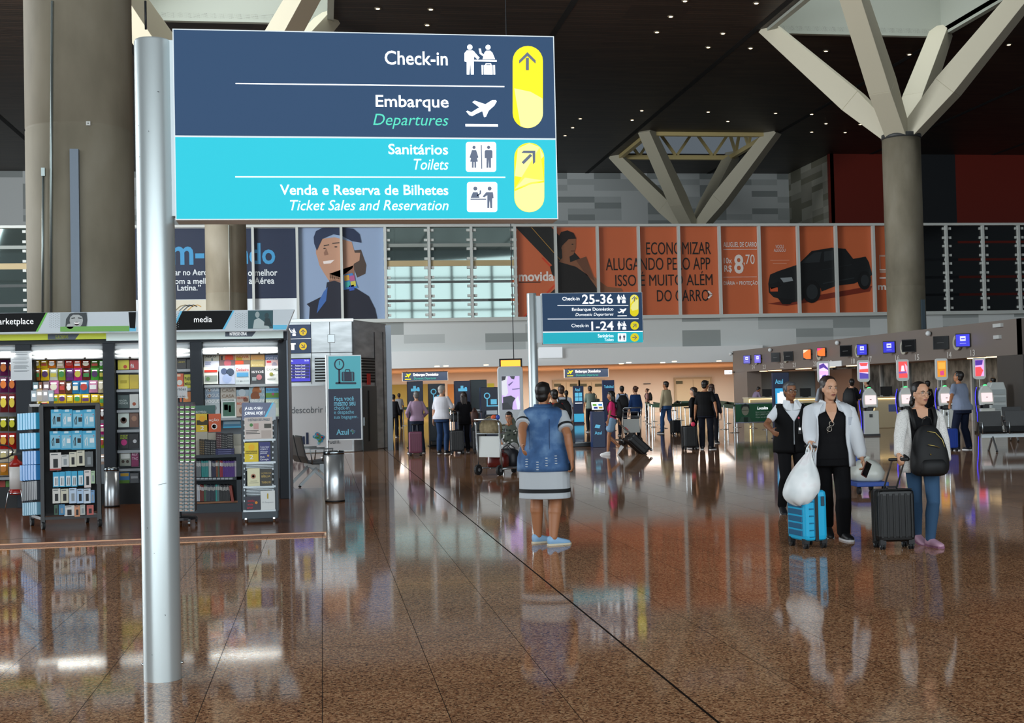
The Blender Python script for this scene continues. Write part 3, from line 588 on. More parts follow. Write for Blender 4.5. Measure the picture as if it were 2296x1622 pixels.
art(t, 'woman_figure', [('p', cr4([(228,130),(262,95),(300,110),(300,150),(290,180),(272,190),(275,215),(345,190),(380,280),(440,325),(500,330),(510,345),(400,350),(330,260),(250,235),(215,225),(240,195),(238,160)]), SKM, 4), ('p', cr4([(218,110),(235,80),(262,73),(290,85),(302,110),(268,112),(240,140),(228,170),(218,140)]), mat('#1d120e'), 5), ('p', cr4([(185,235),(220,212),(300,235),(350,270),(400,340),(420,360),(215,360),(218,290),(195,270)]), mat('#16120f'), 5), ('c', (1140+285/1.986, 480+135/1.986, 2.2), BK, 6, {'ry': 1}), ('l', cr4([(278,165),(296,165)]), 1.6, mat('#5b2418'), 6), ('p', cr4([(300,205),(345,190),(365,250),(385,300),(345,270)]), SKN, 5)])
art(t, 'headline', [('t', 'ECONOMIZAR', (1449,543,1594,571), BK, 3, 0, 0), ('t', 'ALUGANDO PELO APP', (1359,578,1593,606), BK, 3, 0, 0), ('t', 'ISSO É MUITO ALÉM', (1380,609,1598,641), BK, 3, 0, 0), ('t', 'DO CARRO', (1473,650,1590,676), BK, 3, 0, 0), ('l', [(1588,653),(1596,661),(1588,669)], 4, WL, 4)])
art(t, 'logo_lettering', [('t', 'movida', (1163,609,1242,631), WL, 3, 0, .03), ('r', (1163,632,1212,634), BK, 3)])
art(t, 'logo_lettering', [('t', 'movida', (1968,635,2045,650), WL, 3, 0, .03)])
art(t, 'offer_lettering', [('t', 'ALUGUEL DE CARRO', (1622,543,1697,554), WL, 3, 0, .01), ('r', (1622,559,1697,560), WL, 3), ('t', '10x', (1623,578,1641,591), WL, 3, 0, .01), ('t', 'R$', (1624,595,1641,612), WL, 3, 0, .01), ('t', '8', (1646,571,1667,614), WL, 3, 0, .02), ('t', ',70', (1667,571,1692,596), WL, 3), ('r', (1622,621,1697,622), WL, 3), ('t', 'DIÁRIA + PROTEÇÃO', (1623,629,1699,641), WL, 3, 0, .01), ('t', 'VOOU', (1739,549,1757,557), WL, 3), ('t', 'ALUGOU', (1735,558,1761,565), WL, 3), ('r', (1727,583,1770,585), mat('#d98a6a'), 3), ('r', (1733,590,1764,592), mat('#d98a6a'), 3)])
art(t, 'phone_print', [('r', (1972,572,1990,612), mat('#c9a08c'), 3), ('r', (1974,576,1988,606), OR, 4), ('r', (1972,604,1990,606), WL, 5), ('r', (1972,622,1990,625), WL, 5)])
CARB, CARD, CARG = mat('#191b1c', .4), mat('#0c0d0e', .5), mat('#2c3032', .4)
art(t, 'pickup_truck', [('p', cr4([(1155,400),(1620,320),(1610,345),(1240,410)]), mat('#7c2a14'), 2), ('p', cr4([(1157,310),(1165,270),(1200,255),(1290,225),(1350,165),(1440,150),(1500,155),(1535,200),(1590,190),(1605,215),(1620,270),(1600,290),(1560,300),(1540,310),(1460,320),(1395,345),(1390,330),(1330,350),(1310,385),(1260,395),(1180,370),(1160,350)]), CARB, 3), ('p', cr4([(1300,220),(1360,172),(1395,168),(1385,215)]), CARG, 4), ('p', cr4([(1405,168),(1455,160),(1470,200),(1405,212)]), CARG, 4), ('c', (1140+1350/1.986,480+345/1.986, 20), CARD, 5, {'ry': 26}), ('c', (1140+1352/1.986,480+347/1.986, 13), CARG, 6, {'ry': 17}), ('c', (1140+1585/1.986,480+295/1.986, 15), CARD, 5, {'ry': 21}), ('c', (1140+1587/1.986,480+296/1.986, 9), CARG, 6, {'ry': 13}), ('p', cr4([(1200,375),(1270,380),(1255,402),(1220,402)]), CARD, 5), ('r', (1727,645,1744,654), mat('#d0562c'), 5), ('p', cr4([(1210,285),(1262,282),(1268,298),(1225,305)]), mat('#8b9294'), 5), ('p', cr4([(1160,315),(1205,300),(1215,320),(1170,335)]), CARD, 5), ('l', cr4([(1400,310),(1540,285)]), 2.5, CARG, 5), ('l', cr4([(1395,250),(1530,225)]), 1, CARG, 5)])
# ================================================================== wooden platform and the shop kiosk
PZ = .03
WOOD = noise_mat('brown_plank_floor', [(.3, '#5a3018'), (.5, '#74421f'), (.7, '#864f28')], 3, .16, 6, (1, 14, 1), 0, 0, .5)
xr = 0.0; mb = MB(); mb.bb((-9, 14.45, 0), (xr, 21.6, PZ), WOOD); o = mb.build('platform'); tag(o, 'low glossy brown wooden platform carrying the shop kiosk', 'platform')
MB().bb((-9, 14.435, PZ-.009), (xr+.02, 14.47, PZ+.003), mat('#b08468', .35, .8)).bb((xr-.02, 14.47, 0), (xr+.02, 21.6, PZ+.003), mat('#b9a38c', .3, .8)).build('edge_strip', o)
MB().bb((-9, 14.95, PZ), (xr-.45, 14.965, PZ+.001), mat('#2b1409', .5)).build('board_joint', o)
YK = 19.45; KG = mat('#262c33', .55, 0, 0, .3); KD = mat('#15181b', .6); PK = Pl(Y=YK, step=.003); WHL = mat('#e9eef0', .6)
k = thing('shop_kiosk', 'dark grey shop kiosk with black and silver header and open shelf bays', 'kiosk', (-2.9, YK, PZ))
def kx(px, y=900, Y=YK): return onY(px, y, Y).x
zt = onY(300, 766, YK).z; zpl = onY(500, 1078, YK).z; xe0 = -7.2; xe1 = kx(648, 1000)
for x0, x1 in ((36,70),(232,258),(428,455),(625,648)):
    mb = MB(); mb.bb((kx(x0), YK-.02, PZ), (kx(x1), YK+.12, zt), KG); mb.build('post', k, world=True, bevel=.006)
mb = MB(); mb.bb((xe1-.012, YK-.03, PZ), (xe1+.01, YK+1.9, zt+.2), mat('#6a737d', .4, .3)); mb.build('end_panel', k, world=True)
mb = MB(); mb.bb((xe0, YK-.04, zt-.02), (xe1, YK+.14, onY(300, 762, YK).z+.12), KG); mb.build('lintel_beam', k, world=True)
mb = MB(); mb.bb((xe0, YK+.02, PZ), (xe1, YK+.1, zpl), KD); mb.build('plinth', k, world=True)
mb = MB(); mb.bb((xe0, YK+.62, PZ), (xe1, YK+.68, zt+.1), mat('#8d949a', .7)); mb.build('back_panel', k, world=True)
mb = MB(); mb.bb((xe0, YK-.02, zt+.12), (xe1, YK+2.0, zt+.2), KD); mb.build('roof_panel', k, world=True)
for x in (70, 245, 441): mb = MB(); mb.bb((kx(x)-.02, YK+.1, PZ), (kx(x)+.02, YK+.64, zt), KD); mb.build('partition', k, world=True)
for x0, x1, y0, y1 in ((-300,37,787,810),(71,231,785,808),(258,428,782,806),(456,625,778,796)):
    mb = MB(); zz0, zz1 = onY(x0, y1, YK+.03).z, zt+.02; n = 4
    for q in range(n): mb.cyl((kx(x0), YK+.06, zz0+(q+.5)*(zz1-zz0)/n), (kx(x1), YK+.06, zz0+(q+.5)*(zz1-zz0)/n), (zz1-zz0)/n*.52, WHL, n=8)
    o = mb.build('roller_shutter', k, world=True, smooth=True)
    for f in (.2, .75): MB().ball((kx(x0)+(kx(x1)-kx(x0))*f, YK+.015, zz0+.02), .018, BLACK, 8).build('shutter_lock', o, world=True)
# header with printed panels, strip with badges
PH = Pl(Y=YK-.35, step=.003); hp = lambda name, items: _hp(name, items)
def _hp(name, items):
    mb = MB()
    for it in items:
        if it[0] == 'p': PH.poly(mb, it[1], it[2], it[3])
        elif it[0] == 't': PH.text(mb, it[1], *it[2], it[3], 0, it[5] if len(it) > 5 else 0, it[4])
        elif it[0] == 'c': PH.circ(mb, *it[1], it[2], it[3], ry=it[4] if len(it) > 4 else None, n=14)
    mb.build(name, k, world=True, norm=False)
LG = mat('#c9d2d8', .45, 0, .12); BLK = mat('#08090a', .5, 0, 0, .15); GRN = mat('#5cb531', .4, 0, .2); CY = mat('#58b7dc', .4, 0, .2)
a_, b_, c_, d_ = (PH.p(x, y) for x, y in ((-260,706),(660,694),(641,741),(-260,752)))
mb = MB(); mb.prism([a_, b_, c_, d_], (0, .3, 0), LG); mb.build('header', k, world=True)
def dots(x0, x1): return [('c', (x, y + (2 if i % 2 else 0), .8), mat('#8d979e'), 2) for i, x in enumerate(range(x0, x1, 4)) for y in range(703, 738, 5)]
hp('marketplace_panel', [('p', [(-260,707),(103,701.5),(81,744),(-260,750)], BLK, 1), ('p', [(103,701.5),(107,701.4),(85,744),(80,744)], GRN, 2)])
hp('header_lettering', [('t', 'marketplace', (-17,714,75,732), INK, 3)]); hp('header_lettering', [('t', 'media', (435,710,475,723), INK, 3)])
hp('dotted_panel', dots(112, 134)+dots(392, 404)+dots(528, 554))
GRAY1, GRAY2 = mat('#8b949a'), mat('#3d4448')
hp('header_picture', [('p', [(135,702),(196,701),(196,742),(135,742)], mat('#b7c0c3'), 2), ('p', [(146,742),(148,716),(156,704),(168,701.4),(194,701),(196,718),(192,742)], GRAY2, 3), ('c', (171,719,15), mat('#c0c4c2'), 4, 17), ('p', [(154,714),(158,703),(172,701.5),(190,703),(188,712),(176,706),(164,706)], GRAY2, 5), ('p', [(160,713),(168,712),(168,714),(160,715)], BLK, 5), ('p', [(175,712),(183,713),(183,715),(175,714)], BLK, 5), ('c', (172,726,5.5), mat('#3a2526'), 5, 4), ('p', [(166,724),(178,724),(176,726),(168,726)], INK, 6), ('c', (157,732,8), mat('#c6c9c6'), 6, 6), ('p', [(135,733),(290,731),(290,743),(135,744)], mat('#7fbf5c'), 6)])
hp('header_picture', [('p', [(288,700),(305,700),(303,737),(291,736)], BLK, 2), ('p', [(244,735),(305,734),(305,743),(244,744)], CY, 2)])
hp('media_panel', [('p', [(409,698),(522,696.5),(500,738.5),(388,741)], BLK, 1), ('p', [(404,698),(409,698),(388,741),(383,741)], CY, 2), ('p', [(522,696.5),(526,696.4),(504,738.5),(499,738.6)], CY, 2)])
hp('header_picture', [('p', [(556,696.5),(612,696),(612,737),(556,737.5)], mat('#2d5a63'), 2), ('c', (577,706,5), mat('#a9b9ba'), 3, 7), ('p', [(567,737),(570,718),(580,713),(590,720),(604,734),(604,737)], mat('#c4d2d2'), 3), ('c', (598,708,5), mat('#26434a'), 4, 6), ('p', [(592,730),(594,714),(604,714),(610,732)], mat('#1d363c'), 4), ('p', [(612,729),(644,729),(641,739),(612,739)], CY, 3)])
mb = MB(); PS = Pl(Y=YK-.1, step=.003); PS.panel(mb, -260, 746.5, 240, 764, .1, mat('#b7c41e', .4, 0, .25)); mb.build('yellow_strip', k, world=True)
mb = MB(); PS.panel(mb, 240, 744.5, 637, 761.5, .1, mat('#c9d9d6', .4, 0, .25)); mb.build('pale_strip', k, world=True)
for s, b, tb in (('GULOSEIMAS', (107,749,178,762), (124,751.5,153,759.5)), ('INTERESSE GERAL', (505,742.5,575,755), (515,745.5,554,752.5))):
    mb = MB(); PS.poly(mb, [(b[0],b[1]+.5),(b[2],b[1]),(b[2]-10,b[3]),(b[0],b[3])], mat('#5f6c7b'), 1); PS.text(mb, s, *tb, INK if 'I' in s[:1] else mat('#b7c41e'), 0, .01, 2); mb.build('strip_badge', k, world=True, norm=False)
MB().cyl(onY(628, 766, YK-.1), onY(633, 762, YK-.02), .03, BLACK, n=10).build('camera', k, world=True)
# shelf boards of the book bays, tilted magazine rails
def shelf(x0, x1, py, dep=.3, m=KD): mb = MB(); p = onY((x0+x1)/2, py, YK+.12); mb.bb((kx(x0), YK+.12, p.z-.03), (kx(x1), YK+.12+dep, p.z), m); mb.bb((kx(x0), YK+.105, p.z-.035), (kx(x1), YK+.12, p.z+.005), mat('#9aa0a4')); mb.build('shelf_board', k, world=True)
for py in (830,873,919,963,1009,1050,1096): shelf(259, 428, py)
for py in (863,937): shelf(457, 624, py, .2, WHL)
for py in (1085,): shelf(-260, 36, py-10)
for nm, x0, x1, e in (('shelf_lamp', -300, 35, 55), ('shelf_lamp', 72, 230, 42), ('shelf_lamp', 260, 426, 16), ('shelf_lamp', 457, 623, 60)):
    xa, xb = kx(x0), kx(x1); l = area(nm, ((xa+xb)/2, YK-.02, zt-.14), ((xa+xb)/2, YK+.55, zt-1.2), xb-xa, .06, e*.17, (1, .96, .88))
# ================================================================== goods
def bag(P, x0, y0, x1, y1, m, pm, name, label, cat, group, th=.05, ellipse=True, top=None):
    c, w, h = P.frame(x0, y0, x1, y1, 0); mb = MB(); nx, ny = 4, 6; vs = []; fs = []
    for s in (1, -1):
        for j in range(ny+1):
            for i in range(nx+1):
                u, v = i/nx, j/ny; d = th/2*(math.sin(PI*u)**.5)*(math.sin(PI*min(1, max(0, v*1.16-.08)))**.6 if 0 < v < 1 else 0)
                pin = 1-.06*math.sin(PI*v); vs.append(Vector((w*(u-.5)*pin, -s*d - s*.001, h*(v-.5))))
    n = (nx+1)*(ny+1)
    for s in (0, 1):
        for j in range(ny):
            for i in range(nx): q = s*n+j*(nx+1)+i; fs.append((q, q+1, q+nx+2, q+nx+1))
    mb.vf(vs, fs, m); o = mb.build(name, smooth=True); o.location = c; tag(o, label, cat, group)
    if pm:
        mb = MB(); d = -th*.53
        if ellipse: mb.poly([(w*.36*math.cos(2*PI*i/14), d, h*.02+h*.26*math.sin(2*PI*i/14)) for i in range(14)], pm)
        else: mb.poly([(-w*.36, d, -h*.22), (w*.36, d, -h*.22), (w*.36, d, h*.1), (-w*.36, d, h*.1)], pm)
        mb.box((0, d*.8, h*.3), (w*.6, .002, h*.1), top or INK)
        mb.build('print', o, norm=False)
    return o
def crop(off, s): return lambda x0, y0, x1, y1: (off[0]+x0/s, off[1]+y0/s, off[0]+x1/s, off[1]+y1/s)
c3 = crop((0, 780), 4.268); PG = Pl(Y=YK+.3, step=.003)
NM = {'#e8c21a':'yellow','#d9791c':'orange','#d8b9a6':'pale pink','#c8281e':'red','#d4461d':'orange red','#8a2c1c':'red brown','#4d7a26':'green','#b06a20':'amber','#d9dccb':'white','#9cb32a':'lime','#7d3a86':'purple','#c22a7c':'magenta','#6b2a1e':'brown','#4fae3a':'bright green','#cf6aa0':'pink','#8a3f2c':'rust','#6d4a2c':'dark brown','#2f86b8':'blue','#d98fb4':'rose','#cfc39a':'cream','#d8b61c':'golden','#5c1a4a':'dark purple','#6a1d24':'maroon','#3a3a12':'lemon printed black','#a81a16':'crimson','#c9c2ae':'ivory','#d08a2c':'orange white'}
rows = [[(325,120,385,195,'#e8c21a'),(388,120,457,195,'#d8b61c'),(460,120,535,195,'#d9791c'),(540,122,615,195,'#d8b9a6'),(620,122,703,195,'#c8281e'),(705,122,778,195,'#d4461d'),(781,120,865,195,'#8a2c1c'),(868,120,947,195,'#4d7a26'),(950,122,990,195,'#4fae3a')],
 [(322,198,387,315,'#b06a20'),(392,198,472,315,'#e8c21a'),(475,200,553,312,'#d9dccb'),(556,200,627,312,'#9cb32a'),(632,198,703,315,'#7d3a86'),(705,195,787,315,'#c22a7c'),(790,200,865,312,'#6b2a1e'),(868,195,948,315,'#4fae3a'),(950,195,992,310,'#4d7a26')],
 [(470,315,562,440,'#cf6aa0'),(565,315,628,440,'#8a3f2c'),(630,325,690,440,'#6d4a2c'),(692,318,757,440,'#2f86b8'),(758,315,850,442,'#2f86b8'),(850,308,936,430,'#d98fb4'),(938,308,996,432,'#cfc39a')],
 [(515,448,557,536,'#d8b61c'),(558,445,634,538,'#e8c21a'),(636,450,702,536,'#d8b61c'),(704,445,777,538,'#e8c21a'),(779,445,862,538,'#e8c21a'),(868,445,951,536,'#e8c21a'),(953,448,1000,560,'#d8b61c')],
 [(320,516,380,545,'#d8b61c'),(382,516,470,545,'#e8c21a'),(960,575,1000,690,'#6b2a1e'),(958,725,1000,832,'#c22a7c'),(955,855,1000,962,'#9cb32a'),(955,1020,1005,1118,'#d8b9a6')]]
PT = [mat(x) for x in ('#f0e9d2','#e8d54a','#c23b2c','#3f9a4a','#f2f2f2','#5a2a6a')]
SID = ('from the notice', )
for r_, row in enumerate(rows):
    for i, (x0, y0, x1, y1, cc) in enumerate(row):
        lab = '%s sweet bag, %s from the notice in the %s row of sweets' % (NM[cc], ORD[i], ORD[r_])
        bag(PG, *c3(x0, y0, x1, y1), mat(cc, .3), PT[(i*2+r_*3) % 6], 'sweet_bag', lab, 'sweet bag', 'sweet bags hanging in the bay beside the notice', .05, (i+r_) % 2 == 0)
ch = [(120,270,'#5c1a4a'),(280,430,'#5c1a4a'),(440,620,'#6a1d24'),(660,800,'#3a3a12'),(815,970,'#a81a16'),(975,1095,'#c9c2ae'),(1105,1222,'#d08a2c')]
for r_, (y0, y1, cc) in enumerate(ch):
    for i, (x0, x1) in enumerate(((-230,-158),(-150,-80),(-72,-2),(0,78),(84,157))):
        if i < 2: continue
        o = bag(PG, *c3(x0, y0, x1, y1), mat(cc, .3), mat(('#d8741c','#d8741c','#e8cf3a','#d8d21a','#e0a01c','#d8c98a','#d8841c')[r_]), 'crisp_bag', '%s crisp bag, %s row from the top, %s column from the notice' % (NM[cc], ORD[r_], ORD[4-i]), 'crisp bag', 'crisp bags in the end bay', .09, True)
for i, (x0, x1, cc) in enumerate(((-60,-4,'#9a2a1c'),(0,50,'#a83222'),(54,112,'#5f8a3a'))):
    b = MB(); PG.panel(b, *c3(x0, 1275, x1, 1335), .15, mat(cc)); o = b.build('carton'); tag(o, '%s food carton on the bottom shelf under the crisps, %s from the dark post' % (('brick red','red','green')[i], ORD[2-i]), 'carton')
# clear acrylic box holding card packs
t = thing('acrylic_dispenser', 'clear acrylic dispenser with small pastel boxes standing on the accessory rack', 'dispenser', onY(95, 912, 15.9))
P_ = Pl(Y=15.9, step=.004); CLR = mat('#dfe8ea', .1, 0, 0, .5, .25); mb = MB(); P_.panel(mb, *c3(296,408,514,514), .004, CLR, 2); mb.build('front_pane', t, world=True)
for i, (x0, y0, x1, y1, cc) in enumerate([(300,410,347,512,'#9fb6c4'),(350,395,405,512,'#c9a57c'),(410,395,458,512,'#a98c86'),(463,410,512,512,'#9ab4c2'),(315,330,366,405,'#7d9aa0'),(372,328,402,400,'#8a5230'),(415,325,470,395,'#a58a8c')]):
    b = MB(); P_.panel(b, *c3(x0, y0, x1, y1), .05, mat(cc), -1 if i < 4 else -16); o = b.build('card_box'); tag(o, '%s small box %s the clear dispenser, %s from the dark post' % (('pale blue','tan','mauve','sky blue','grey teal','brown','dusty pink')[i], 'in front row of' if i < 4 else 'in back row of', ORD[i % 4]), 'box')
    b = MB(); P_.rect(b, *c3(x0+8, y0+30, x1-8, y0+60), INK, 0 if i < 4 else -15); b.build('print', o, norm=False)
t = thing('notice', 'white printed notice taped over the dark kiosk post', 'notice', PK.p(48, 853, 8)); mb = MB(); PK.panel(mb, 24, 787.5, 71.5, 853, .002, mat('#dfe4e8'), 8); mb.build('paper', t, world=True)
mb = MB(); r2 = random.Random(3)
for y in (790,795,803,806,812,814,820,822,824,826,831,833): PK.rect(mb, 27+r2.random()*6, y, 66-r2.random()*8, y+.8, mat('#6b7176'), 9)
mb.build('print', t, world=True, norm=False)
# ------------------------------------------------------------------ books and magazines
def cover(P, x0, y0, x1, y1, m, name, label, cat, group=None, th=.02, prints=(), l=0):
    b = MB(); P.panel(b, x0, y0, x1, y1, th, m, l); o = b.build(name); tag(o, label, cat, group)
    if prints:
        b = MB(); W_, H_ = x1-x0, y1-y0
        for q in prints:
            if q[0] == 'r': P.rect(b, x0+q[1]*W_, y0+q[2]*H_, x0+q[3]*W_, y0+q[4]*H_, mat(q[5]), l+1)
            elif q[0] == 'c': P.circ(b, x0+q[1]*W_, y0+q[2]*H_, q[3]*W_, mat(q[4]), l+1.5, n=14)
            elif q[0] == 't': P.text(b, q[1], x0+q[2]*W_, y0+q[3]*H_, x0+q[4]*W_, y0+q[5]*H_, mat(q[6]), 0, .01, l+2)
        b.build('cover_print', o, norm=False)
    return o
c1 = crop((0, 680), 2.896); PBK = Pl(Y=YK+.16, step=.003)
bk = [(765,370,838,432,'#d8cc1e',[('c',.65,.7,.16,'#c23b2c')],'yellow book with red dot'),(842,370,900,432,'#b52a2a',[('t','fá',.1,.4,.5,.8,'#f0f0f0')],'red book'),
 (768,465,838,557,'#cdbb22',[('r',.2,.4,.8,.6,'#a8981a')],'mustard book'),(841,465,900,557,'#c2a91c',[],'ochre book'),
 (765,598,838,682,'#27413f',[('t','NADA',.1,.35,.8,.5,'#b9c4c0'),('t','MENOS',.1,.55,.9,.7,'#b9c4c0')],'dark green book with pale capitals'),(842,592,900,682,'#c9cbc6',[('c',.5,.7,.2,'#a24a2a')],'white book with orange mark'),
 (767,708,838,806,'#c4d0c8',[('c',.5,.55,.3,'#54392c'),('c',.5,.5,.18,'#8a6650')],'pale book with a face'),(842,712,900,806,'#6d4a3a',[('c',.5,.4,.3,'#a57c64')],'brown portrait book'),
 (775,850,835,942,'#15181a',[('t','PHILIP',.1,.08,.9,.2,'#b9cf2a'),('t','DICK',.1,.24,.9,.36,'#b9cf2a'),('c',.5,.6,.33,'#c22a7c')],'black book with magenta disc'),(838,850,900,945,'#1a1c20',[('c',.6,.5,.2,'#c9ccce')],'black book'),
 (777,962,850,1058,'#8f9488',[('r',.1,.1,.9,.5,'#d9dcd6'),('c',.3,.7,.14,'#3a2a1c'),('c',.7,.7,.14,'#3a2a1c')],'grey book with two dark portraits'),(853,960,900,1062,'#8a2a5c',[('t','REP',.1,.1,.9,.3,'#e0c0d0'),('t','TAÇ',.1,.4,.9,.6,'#e0c0d0')],'magenta book'),
 (775,1100,842,1200,'#3b78b4',[('r',0,.5,1,1,'#5f8a2c'),('r',.1,.05,.9,.25,'#c9a02c')],'blue and green landscape book'),(845,1105,900,1203,'#75777a',[('r',.1,.2,.9,.35,'#b9bbbd')],'grey book'),
 (1127,362,1146,425,'#c9b91e',[],'yellow book spine edge'),(1150,362,1208,425,'#23201b',[('t','LÍDER',.1,.2,.9,.4,'#b9a84a')],'black gold-lettered book'),(1212,365,1240,425,'#1a1c1e',[],'plain black book'),
 (1127,458,1192,555,'#d4571e',[('r',.1,.05,.7,.2,'#f0d0b0'),('c',.6,.6,.28,'#c9c9c4')],'orange book with white figure'),(1197,463,1245,550,'#c9c21e',[('t','PARE',.08,.2,.95,.45,'#15150f'),('t','MERDA',.08,.6,.95,.8,'#15150f')],'yellow book with black capitals'),
 (1190,575,1245,642,'#d4761e',[('c',.4,.6,.2,'#f0d8b0')],'amber book'),(1127,575,1180,642,'#c9571e',[],'burnt orange book')]
for i, (x0, y0, x1, y1, cc, pr, nm) in enumerate(bk):
    cover(PBK, *c1(x0, y0, x1, y1), mat(cc, .4), 'book', '%s on the %s shelf of the book bay%s' % (nm, ORD[(i//2) if i < 14 else (0 if i < 17 else 1 if i < 19 else 2)], ' by the spinner' if i >= 14 else ''), 'book', 'face-out books in the dark book bay', .03, pr)
c5 = crop((440, 780), 9.01); 
mg = [(150,135,462,400,'#b9b29c',[('t','AERO',.1,.08,.8,.24,'#15181a'),('r',.5,.3,.6,.9,'#5a6a6c')],'grey aircraft magazine',0),(165,268,466,480,'#c9cdda',[('r',.05,.1,.45,.14,'#3a4a8a'),('r',.05,.2,.4,.24,'#3a4a8a'),('r',.05,.3,.42,.34,'#3a4a8a')],'lilac white magazine with three lines',3),(150,388,440,735,'#d8dcd2',[('r',.05,.18,.95,.32,'#c8321e'),('r',.1,.5,.95,.85,'#8a938c'),('c',.3,.7,.14,'#5a7a4a')],'white magazine with red band',6),
 (475,140,788,400,'#b06a2c',[('c',.6,.25,.28,'#e0441c'),('r',.05,.1,.2,.8,'#2a1a14')],'brown magazine with orange lamp',0),(478,250,790,450,'#6a4a4a',[('c',.5,.3,.24,'#a8505c')],'dark red magazine',3),(466,365,782,735,'#a9b4cc',[('c',.3,.3,.2,'#3a4a6a'),('c',.7,.35,.25,'#2a3a50'),('c',.5,.7,.3,'#8fa0c4')],'blue lilac magazine with faces',6),
 (790,130,1090,400,'#dcb26a',[('t','NOVA',.08,.1,.9,.3,'#c8501c'),('r',.05,.2,.45,.5,'#c9a41e')],'golden magazine',0),(790,255,1090,420,'#6a5a4a',[('r',0,.05,.55,.5,'#d4451c')],'brown and orange magazine',3),(787,342,1083,738,'#aeb8bc',[('t','Dinheiro',.08,.18,.92,.34,'#b5242a'),('r',.1,.4,.9,.62,'#3f84b0'),('t','DE MILHÕES',.08,.78,.95,.88,'#7d8a90')],'grey magazine with red title',6),
 (1098,140,1383,420,'#d9962c',[('t','ÉPOCA',.1,.3,.9,.45,'#f0d0a0')],'amber magazine',0),(1098,250,1383,440,'#a9975c',[('t','ÉPOCA',.1,.45,.9,.6,'#d8cfa8')],'olive magazine',3),(1100,388,1385,735,'#23262a',[('t','ISTOÉ',.08,.2,.92,.36,'#e6e6e6'),('c',.6,.6,.2,'#a5646a'),('r',.1,.6,.4,.8,'#7d8a8c')],'black magazine with white title',6),
 (1395,140,1650,380,'#5a6a94',[('t','VOCÊ S/A',.05,.15,.95,.4,'#d0d4e0')],'blue magazine with pale title',0),(1398,245,1655,440,'#c4a9a9',[('r',.1,.1,.45,.3,'#c8323a'),('c',.7,.5,.2,'#8f8a9a')],'pink grey magazine',3),(1392,368,1668,740,'#e4e8e4',[('t','EXAME',.12,.12,.95,.24,'#8a938a'),('c',.45,.45,.14,'#8a8a3a'),('r',.55,.47,.7,.5,'#8a8a3a'),('r',.15,.65,.8,.68,'#7a8078'),('r',.15,.72,.75,.75,'#7a8078')],'white magazine with a snail',6),
 (172,800,472,960,'#7f92a4',[('t','VOGUE',.03,.1,.97,.5,'#d8dee2'),('c',.32,.4,.1,'#6a4a3a')],'blue fashion magazine at the back',0),(174,915,474,1080,'#7a8ea2',[('t','VOGUE',.03,.1,.97,.5,'#d8dee2'),('c',.3,.4,.12,'#8a6450')],'blue fashion magazine amidst its twins',3),(175,1042,476,1400,'#a9b2b4',[('t','VOGUE',.03,.03,.97,.2,'#f0f2f2'),('c',.6,.5,.2,'#7a7f82')],'pale fashion magazine at the front',6),
 (490,790,800,960,'#a39a8c',[('t','CASA',.1,.2,.9,.6,'#7d6f60')],'beige home magazine at the back',0),(490,908,800,1080,'#b0a699',[('t','CASA',.1,.2,.9,.6,'#8a7460')],'beige home magazine before its twin',3),(503,1035,806,1415,'#d2d8d4',[('t','CASA JARDIM',.08,.03,.85,.12,'#6d7a74'),('r',.12,.17,.92,.92,'#37604f'),('r',.2,.3,.45,.6,'#8fae7a'),('r',.5,.35,.65,.7,'#b9c8c0')],'white framed magazine with green garden picture',6),
 (812,850,1064,1000,'#8fa4b0',[('c',.45,.4,.3,'#b9c4ca')],'blue grey magazine with face',0),(812,978,1062,1130,'#b9a79a',[('t','BOA FORMA',.08,.1,.8,.4,'#c4502c'),('c',.75,.5,.2,'#7a4f3c')],'pale magazine with orange title',3),(812,1092,1064,1390,'#b5a090',[('t','BOA',.05,.05,.6,.2,'#c4502c'),('c',.5,.6,.3,'#8a6a54')],'beige magazine with orange title',6),
 (1066,790,1385,960,'#8aa9b4',[('c',.5,.5,.3,'#a5602c'),('t','VIVA',.65,.05,.98,.45,'#e0e4e4')],'turquoise magazine with brown dog, rear copy,',0),(1066,912,1388,1080,'#8aa9b4',[('c',.4,.4,.3,'#8a4a20'),('t','VIVA',.62,.05,.98,.45,'#e0e4e4')],'turquoise magazine with brown dog, nearer copy,',3),(1088,1035,1382,1390,'#b4c4c8',[('t','PENSE LEVE',.02,.02,.98,.17,'#f4f6f6')],'pale magazine with bold white title',6),
 (1405,770,1668,960,'#6a3030',[],'dark red magazine',0),(1405,815,1670,1060,'#4aa0c4',[('t','RUNNER',.05,.05,.95,.25,'#1f7fc0'),('r',0,.4,1,.8,'#6a9a3a'),('c',.55,.5,.1,'#c4507a')],'blue and green jogging magazine',3),(1407,1036,1680,1390,'#cfe0c4',[('t','SAÚDE',.05,.05,.9,.22,'#f6faf2'),('r',.1,.5,.95,.9,'#e8efe0')],'white green magazine',6),
 (540,1465,905,1622,'#2f6f8f',[('r',.05,.1,.95,.5,'#7d9aa8'),('r',0,.8,1,1,'#4aa8cc')],'blue mountain magazine',0)]
PM = Pl(Y=YK+.2, step=.006)
for i, (x0, y0, x1, y1, cc, pr, nm, l) in enumerate(mg):
    cover(PM, *c5(x0, y0, x1, y1), mat(cc, .3), 'magazine', nm + ' on the %s rail of the magazine bay' % ('upper' if i < 15 else 'middle' if i < len(mg)-1 else 'lower'), 'magazine', 'magazines in the lit magazine bay', .008, pr, l)
for i, (y, cc) in enumerate(((955,'#c9cfd0'),(985,'#a9a08c'),(1000,'#6a5a9a'),(1020,'#c0b04a'),(1050,'#8a2a3c'))):
    cover(PM, 614, y, 623, y+14, mat(cc), 'magazine', '%s magazine edge peeping out between the newspaper stand and the end post' % ('white','beige','violet','yellow','dark red')[i], 'magazine', None, .01)
